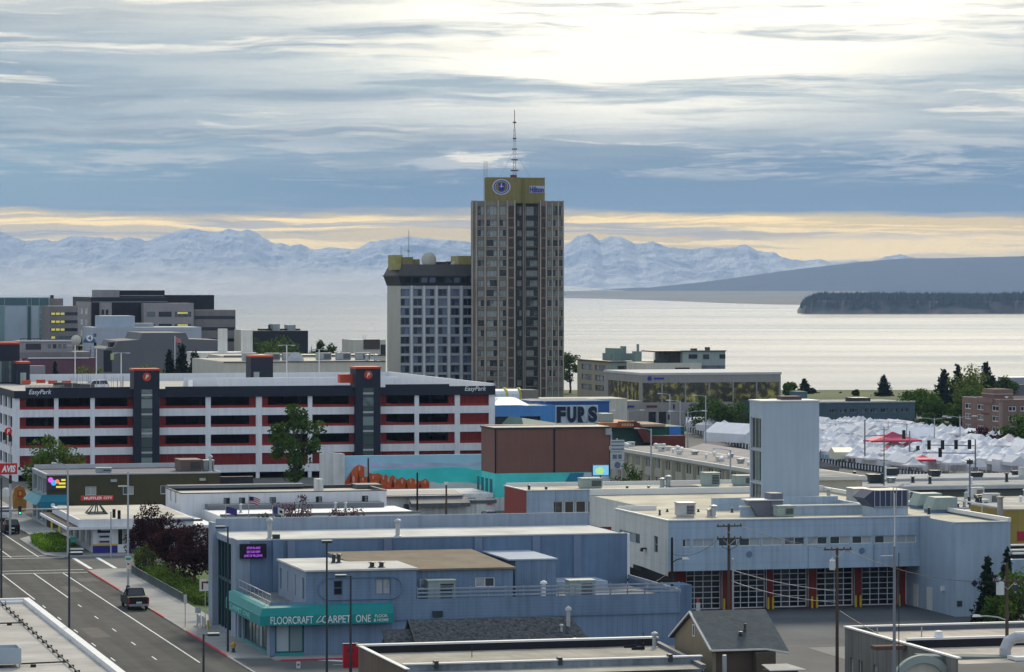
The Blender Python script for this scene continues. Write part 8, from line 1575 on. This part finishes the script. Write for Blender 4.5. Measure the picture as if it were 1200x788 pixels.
sag('overhead_wire', 'upper wire from the two armed pole to the dark pole in the yard', pA(868, 617, 300), pA(993, 646, 268), .3); sag('overhead_wire', 'thick pale service cable drooping across the bay doors to the yard pole', pA(857, 668, 300), pA(981, 693, 268), .25, .032); sag('overhead_wire', 'second pale cable from the two armed pole to the yard pole', pA(857, 681, 300), pA(981, 706, 268), .35, .032)
sag('overhead_wire', 'wire from the black lamp pole to the two armed pole', pA(789, 650, 299), pA(842, 632, 300), .6); sag('overhead_wire', 'dark cable from the yard pole down to the arched front shop roof', pA(984, 716, 268), pA(1075, 764, 250), .2, .028); sag('overhead_wire', 'wire from the yard pole crossing to the lower right pole', pA(993, 645, 268), pA(1168, 682, 250), .7)
sag('overhead_wire', 'wire from the flooring shop railing to the black lamp pole', pA(735, 693, 292), pA(787, 668, 299), .4)
# double armed market lamps and signals
def twin(lab, p, Y_, top, span=2.6, mat=None):
    h = zpx(top, Y_); t = pole_thing('market_lamp', lab, 'street lamp', at(p, Y_), h, .14, mat or steel)
    for s_ in (-1, 1): cobra(t, h - .3, s_, span, mat or steel, .3, 1.6)
for p, Y_, top, lab in ((979.5, 690, 496, 'twin armed lamp left among the market tents'), (1026, 715, 494, 'twin armed lamp in front of the teal office'), (1041, 650, 494, 'thin twin armed lamp left of the crimson canopy'), (1062.5, 620, 496, 'tall twin armed lamp right of the crimson canopy'), (1095, 640, 490, 'twin armed lamp in front of the dark green trees'), (1125, 640, 488, 'twin armed lamp left of the brick hotel'), (736, 690, 481, 'twin armed lamp at the corner shop'), (806, 580, 482, 'tall lamp before the bronze glass building')): twin(lab, p, Y_, top)
for p, Y_, top, lab in ((827, 640, 464, 'tall pale lamp pole before the bronze glass windows'), (797, 610, 470, 'pale lamp pole with a yellowish head left of the tall one'), (763, 505, 503, 'pale lamp pole rising over the motel roof edge'), (785, 690, 462, 'grey signal pole before the bronze building shop windows'), (856, 470, 527, 'grey lamp pole at the near end of the motel')):
    t = pole_thing('street_lamp', lab, 'street lamp', at(p, Y_), zpx(top, Y_), .15, steel); cobra(t, zpx(top, Y_) - .2, -1, 1.8, steel, .3, 1.4)
    if p == 785: sighead(t, -.3, -.2, zpx(489, Y_)); sighead(t, .8, -.2, zpx(477, Y_))
for p, Y_, top, arms, lab in ((1013.5, 575, 492, ((510, 7.5, (7.0,)),), 'dark signal pole with a right arm at the market front'), (1066, 580, 505, ((512, -3.5, ()), (528, 2.0, (1.5,)),), 'grey signal pole right of the crimson canopy'), (1143, 545, 515, ((521, -8.5, (-7.9, -5.6, -3.3, -1.0)), (530, -9.0, (-6.0,))), 'wide signal pole with a long arm of black heads over the white tents')):
    t = pole_thing('traffic_signal', lab, 'traffic signal', at(p, Y_), zpx(top, Y_), .16, M('signal_grey', (.17, .18, .20), .6))
    for rw, L_, hs in arms:
        z = zpx(rw, Y_); MB().tube([(0, 0, z - .2), (L_, 0, z)], .08, 6).build('mast_arm', M('signal_grey', (0, 0, 0)), t)
        for x in hs: MB().box(x - .25, x + .25, -.15, .15, z - .75, z + .75).build('signal_head', black, t)
t = pole_thing('utility_pole', 'slender blue grey pole with clutter in front of the market right half', 'utility pole', at(1136.5, 428), zpx(538, 428), .16, M('blue_grey_pole', (.20, .22, .28), .6)); m = MB(); r_ = random.Random(2); z = zpx(542, 428)
for k in range(10): m.tube([(0, 0, z), (r_.uniform(-1.2, 1.2), r_.uniform(-.5, .5), z + r_.uniform(-.3, .8))], .03, 4)
m.box(-.3, .3, -.3, .3, z - .2, z + .3); m.build('fittings', dark_steel, t); transformer(t, -.5, zpx(585, 428), .9)
for p, Y_, top, lab in ((961.5, 470, 527, 'dark narrow pole at the edge of the training tower'), (1036, 480, 500, 'thin grey pole before the crimson canopy')):
    t = pole_thing('utility_pole', lab, 'utility pole', at(p, Y_), zpx(top, Y_), .09, M('green_grey_pole', (.10, .13, .12), .6)); m = MB()
    for k in range(4): z = zpx(top + 4 + 12 * k, Y_); m.box(-.55, .55, -.03, .03, z, z + .07)
    m.build('rungs', dark_steel, t)
t = pole_thing('street_lamp', 'drooping three headed lamp behind the station roof', 'street lamp', at(1050, 405), zpx(575, 405), .1, steel); cobra(t, zpx(575, 405), 1, 1.5, steel, .7, .8); cobra(t, zpx(575, 405) - .1, 1, .9, steel, .8, .8); MB().lathe([(.1, 0), (.3, .2), (.3, .6), (.1, .75)], (0, 0, zpx(576, 405) - .3), 10).build('junction_box', M('blue_grey_sheet', (0, 0, 0)), t)
# ================================================================ signs and flags at the left
fP = F(12.5, 432); t = thing('parking_sign', 'round red parking sign with white letter on a grey pole', 'sign', fP.loc, TH); MB().tube([(0, 0, 0), (0, 0, fP.z(500))], .1, 6).build('pole', steel, t); zc = fP.z(505.5); m = MB(); m.lathe([(.48, 0), (.48, .12)], (-.32, -.1, zc), 20, 0, 'y'); o = m.build('sign_disc', logo_red, t); lettering(o, 'P', .36, .56, logo_white, (-.5, -.23, zc - .28), 0, .2, .02, .02); sighead(t, -.1, -.2, fP.z(513)); sighead(t, -.85, -.2, fP.z(511))
fA = F(10, 425); t = thing('rental_sign', 'red rental car sign board with white slanted letters on a pole', 'sign', fA.loc, TH); x0, x1, z0, z1 = fA.x(-8), fA.x(20), fA.z(556), fA.z(543); o = MB().box(x0, x1, -.2, .2, z0, z1).build('sign_board', logo_red, t); xa = fA.x(1.5); lettering(o, 'AVIS', x1 - xa - .2, (z1 - z0) * .62, logo_white, (xa, -.205, z0 + .25), 0, .2, .03, .04); MB().tube([(.2, 0, 0), (.2, 0, z0)], .14, 6).build('pole', steel, t); sighead(t, .2, -.3, fA.z(562)); m = MB(); m.lathe([(.5, 0), (.45, .9), (.2, 1.1)], (-.35, -.1, fA.z(582)), 8); m.build('sign_shade', offwhite, t)
fO = F(24, 470); t = thing('arched_sign', 'orange and yellow arched shop sign on the sidewalk', 'sign', fO.loc, TH); za = fO.z(569); m = MB(); pts = [(-1.0, 0), (-1.1, za * .6), (-.8, za * .9), (-.2, za), (.45, za * .92), (.85, za * .6), (.75, 0)]; m.prismy(pts, -.3, .3); o = m.build('sign_body', M('ochre_sign', (.42, .20, .05), .7, .25, .8), t); MB().box(-.5, .3, -.36, -.304, za * .55, za * .82).build('sign_panel', M('orange_red_panel', (0, 0, 0)), o); m = MB().box(-.25, .1, -.39, -.361, za * .62, za * .76).build('sign_mark', M('yellow_stripe', (0, 0, 0)), o)
flag_r = M('flag_red', (.40, .03, .04), .8); flag_w = M('flag_white', (.62, .62, .60), .8); flag_b = M('flag_navy', (.02, .025, .10), .8); flag_p = M('flag_purple', (.06, .045, .20), .8)
def flagpole(lab, p, Y_, top, kind):
    h = zpx(top, Y_); t = pole_thing('flagpole', lab, 'flagpole', at(p, Y_), h, .06, steel); MB().lathe([(.01, 0), (.08, .06), (.01, .14)], (0, 0, h), 8).build('finial', steel, t)
    def cloth(u0, u1, v0, v1, mat, y=0.0):
        m = MB(); n = 8
        for k in range(n):
            a, b = u0 + (u1 - u0) * k / n, u0 + (u1 - u0) * (k + 1) / n; P = lambda u, v: (.05 + u * 1.15, .16 * math.sin(u * 5) * u + y, h - .1 - v * .72 - u * u * .34)
            m.poly([P(a, v1), P(b, v1), P(b, v0), P(a, v0)])
        return m.build('flag', mat, t)
    if kind == 'us':
        for k in range(7): cloth(0, 1, k / 7, (k + 1) / 7, flag_r if k % 2 == 0 else flag_w)
        cloth(0, .42, 0, .55, flag_b, -.01)
    elif kind == 'navy': cloth(0, 1, 0, 1, flag_p)
    else: cloth(0, .45, 0, 1, flag_p); cloth(.45, 1, 0, 1, flag_w); cloth(.6, .85, .3, .7, black, -.01)
flagpole('tall flagpole with a striped red and white flag', 291.5, 362, 581, 'us'); flagpole('flagpole with a plain dark purple flag', 264.5, 362, 593, 'navy'); flagpole('flagpole with a purple and white flag with a dark mark', 319.5, 362, 593, 'two')
# street furniture near the shop
t = thing('fire_hydrant', 'yellow fire hydrant on the corner sidewalk', 'hydrant', at(273.5, 287.5, .13), TH); MB().lathe([(.2, 0), (.2, .06), (.13, .08), (.13, .35)], n=12).build('base', dark_steel, t); hy = M('hydrant_yellow', (.50, .28, .03), .5, .1); m = MB(); m.lathe([(.13, .352), (.14, .6), (.19, .63), (.17, .76), (.08, .86), (.04, .92)], n=12); m.lathe([(.07, -.24), (.07, .24)], (0, 0, .56), 8, 0, 'x'); m.lathe([(.08, 0), (.08, .2)], (0, -.1, .52), 8, 0, 'y'); m.build('body', hy, t)
t = thing('railing', 'grey metal railing between the sidewalk and the hedge', 'railing', grid(52.7, 330), TH + math.pi / 2); m = MB()
for z in (.12, .95): m.box(0, 35, -.03, .03, z, z + .06)
for k in range(13): m.box(k * 2.9, k * 2.9 + .08, -.04, .04, 0, 1.05)
for k in range(140): m.box(k * .25, k * .25 + .03, -.015, .015, .18, .95)
m.build('rail', M('railing_green_grey', (.12, .14, .14), .6), t)
def post_sign(lab, p, Y_, top, w, hgt, face=None, mark=None, z0=.13, cat='sign'):
    h = zpx(top, Y_); t = thing('post_sign', lab, cat, at(p, Y_, z0), TH); MB().tube([(0, 0, 0), (0, 0, h - z0)], .035, 6).build('post', steel, t); o = MB().box(-w / 2, w / 2, -.06, -.036, h - hgt - z0, h - z0).build('sign_plate', face or offwhite, t)
    if mark == 'arrow':
        m = MB(); z = h - z0; m.box(-w * .32, -w * .18, -.075, -.061, z - hgt * .85, z - hgt * .2); m.box(-w * .18, w * .12, -.075, -.061, z - hgt * .32, z - hgt * .2); m.prismy([(w * .1, z - hgt * .12), (w * .34, z - hgt * .26), (w * .1, z - hgt * .4)], -.075, -.061); m.build('arrow_mark', M('dark_red_sign', (0, 0, 0)), o)
    elif mark: MB().box(-w * .3, w * .3, -.075, -.061, h - z0 - hgt * .6, h - z0 - hgt * .3).build('sign_mark', mark, o)
    return t
post_sign('white sign with a red turn arrow at the driveway', 240.5, 318, 679, 1.1, 1.1, None, 'arrow'); post_sign('small white sign post at the driveway kerb', 217, 309, 697, .3, .85, None, None); post_sign('thin sign post by the bike racks', 232, 301, 712, .5, .5, steel, None); post_sign('small white figure sign at the shop corner kerb', 349.5, 276.5, 775.5, .32, .55, None, M('blue_grey_sign_mark', (0, 0, 0)))
for k, (p, Y_) in enumerate(((234, 310), (240, 308))): t = thing('bike_rack', ['left grey bike rack frame by the driveway', 'right grey bike rack frame by the driveway'][k], 'bike rack', at(p, Y_, .02), TH); MB().tube([(-.1, -.8, 0), (-.1, -.8, 1.1), (-.1, .8, 1.1), (-.1, .8, 0)], .05, 6).build('frame', steel, t); MB().box(-.13, -.07, -.75, .75, .35, 1.0).build('panel', grey_metal, t)
yb_ = M('bollard_yellow', (.60, .45, .03), .5, .12)
pr = thing('bollard', 'yellow bollard by the driveway bike racks', 'bollard', at(243.5, 306), TH); MB().tube([(0, 0, 0), (0, 0, 1.0)], .1, 8).build('post', yb_, pr)
ord_ = ['at the leftmost bay door', 'between the first and second bay doors', 'left of a pair, second red pier', 'right of a pair, second red pier', 'left of a pair, third red pier', 'right of a pair, third red pier', 'left of a pair, fourth red pier', 'right of a pair, fourth red pier', 'by the entrance door at the right end']
for p, o_ in zip((802, 848.5, 900.3, 905.8, 951.8, 957.4, 1003, 1008.5, 1054), ord_):
    Y_ = 322 + .26 * (p - 783) / 12.3 + 2.6; t = thing('bollard', 'yellow station bollard ' + o_, 'bollard', at(p, Y_), TH, 'yellow bollards before the bay doors'); MB().lathe([(.11, 0), (.11, 1.05), (.07, 1.13), (.01, 1.15)], n=10).build('post', yb_, t)
for p, Y_, top, lab in ((60.5, 432, 603, 'yellow post with a white box sign by the olive building'), (69.5, 428, 607, 'second yellow post with a white sign, nearer the crossing')):
    t = thing('meter_post', lab, 'post', at(p, Y_, .13), TH); h = zpx(top, Y_) - .13; MB().tube([(0, 0, 0), (0, 0, h - .7)], .12, 6).build('post', yb_, t); MB().box(-.25, .25, -.12, .12, h - .7, h).build('box', offwhite, t)
t = thing('litter_bin', 'grey box with a pale lid on the sidewalk by the crossing', 'bin', at(90, 392, .13), TH); MB().box(-.65, .65, -.4, .4, 0, .55).build('box', dark_steel, t); MB().box(-.72, .72, -.45, .45, .553, .72).build('lid', offwhite, t)
t = thing('dumpster', 'green dumpster in the workshop yard', 'dumpster', at(468, 446), TH); m = MB(); m.prismx([(-.8, .15), (.8, .15), (.95, 1.2), (-.95, 1.35)], -1.0, 1.0); m.build('bin', M('dumpster_green', (.015, .13, .07), .6, .12), t); MB().ext([(-1.03, -1, 1.36), (1.03, -1, 1.36), (1.03, 1, 1.2), (-1.03, 1, 1.2)], [(-1.03, -1, 1.42), (1.03, -1, 1.42), (1.03, 1, 1.27), (-1.03, 1, 1.27)]).build('lid', M('dumpster_lid', (.02, .06, .05), .6), t)
fR = F(402, 262); t = thing('red_box_sign', 'tall red box sign in front of the brown sided roof', 'sign', (fR.X, fR.Y, 0), TH); z0, z1 = fR.z(783), fR.z(755.5); x1 = fR.x(419.5); o = MB().box(0, x1, -.2, .2, z0, z1).build('sign_box', M('crimson_box', (.40, .012, .025), .5, .1), t); MB().box(-.04, x1 + .04, -.24, .24, z1 + .003, z1 + .08).build('cap', dark_steel, t); m = MB(); m.box(x1 * .35, x1 * .65, -.22, -.203, z0 + .3, z0 + .5); m.box(x1 * .25, x1 * .7, -.22, -.203, z1 - .6, z1 - .3); m.build('sign_mark', M('dark_red_sign', (0, 0, 0)), o); MB().tube([(x1 / 2, 0, 0), (x1 / 2, 0, z0)], .12, 6).build('pole', dark_steel, t)
t = thing('barrier_sign', 'small white and orange barrier sign beside the first bay door', 'sign', at(818, 322), TH); MB().box(-.2, .2, -.03, .03, .1, 1.1).build('board', offwhite, t); MB().box(-.15, .1, -.05, -.032, 1.11, 1.5).build('light', M('orange_red_panel', (0, 0, 0)), t)
# ================================================================ merge the surplus of one part on one thing
def finish():
    kids = {}
    for o in SC.objects:
        if o.parent and o.name.split('.')[0] == 'window': kids.setdefault(o.parent.name, []).append(o)
    for pn, ch in kids.items():
        if len(ch) <= 100: continue
        mb = MB(); mats = []
        for o in ch[100:]:
            M4 = Matrix.LocRotScale(o.location, o.rotation_euler, None)
            for sub in [o] + list(o.children):
                mt = M4 if sub is o else M4 @ Matrix.LocRotScale(sub.location, sub.rotation_euler, None)
                me = sub.data; i = len(mb.v); mb.v += [tuple(mt @ v.co) for v in me.vertices]
                ml = [x for x in me.materials]
                for x in ml:
                    if x not in mats: mats.append(x)
                for p in me.polygons: mb.f.append(tuple(i + k for k in p.vertices)); mb.m.append(mats.index(ml[p.material_index]))
        o = mb.build('windows', mats, D.objects[pn]); o['kind'] = 'stuff'
        for q in ch[100:]:
            for s_ in list(q.children): D.objects.remove(s_)
            D.objects.remove(q)
finish()
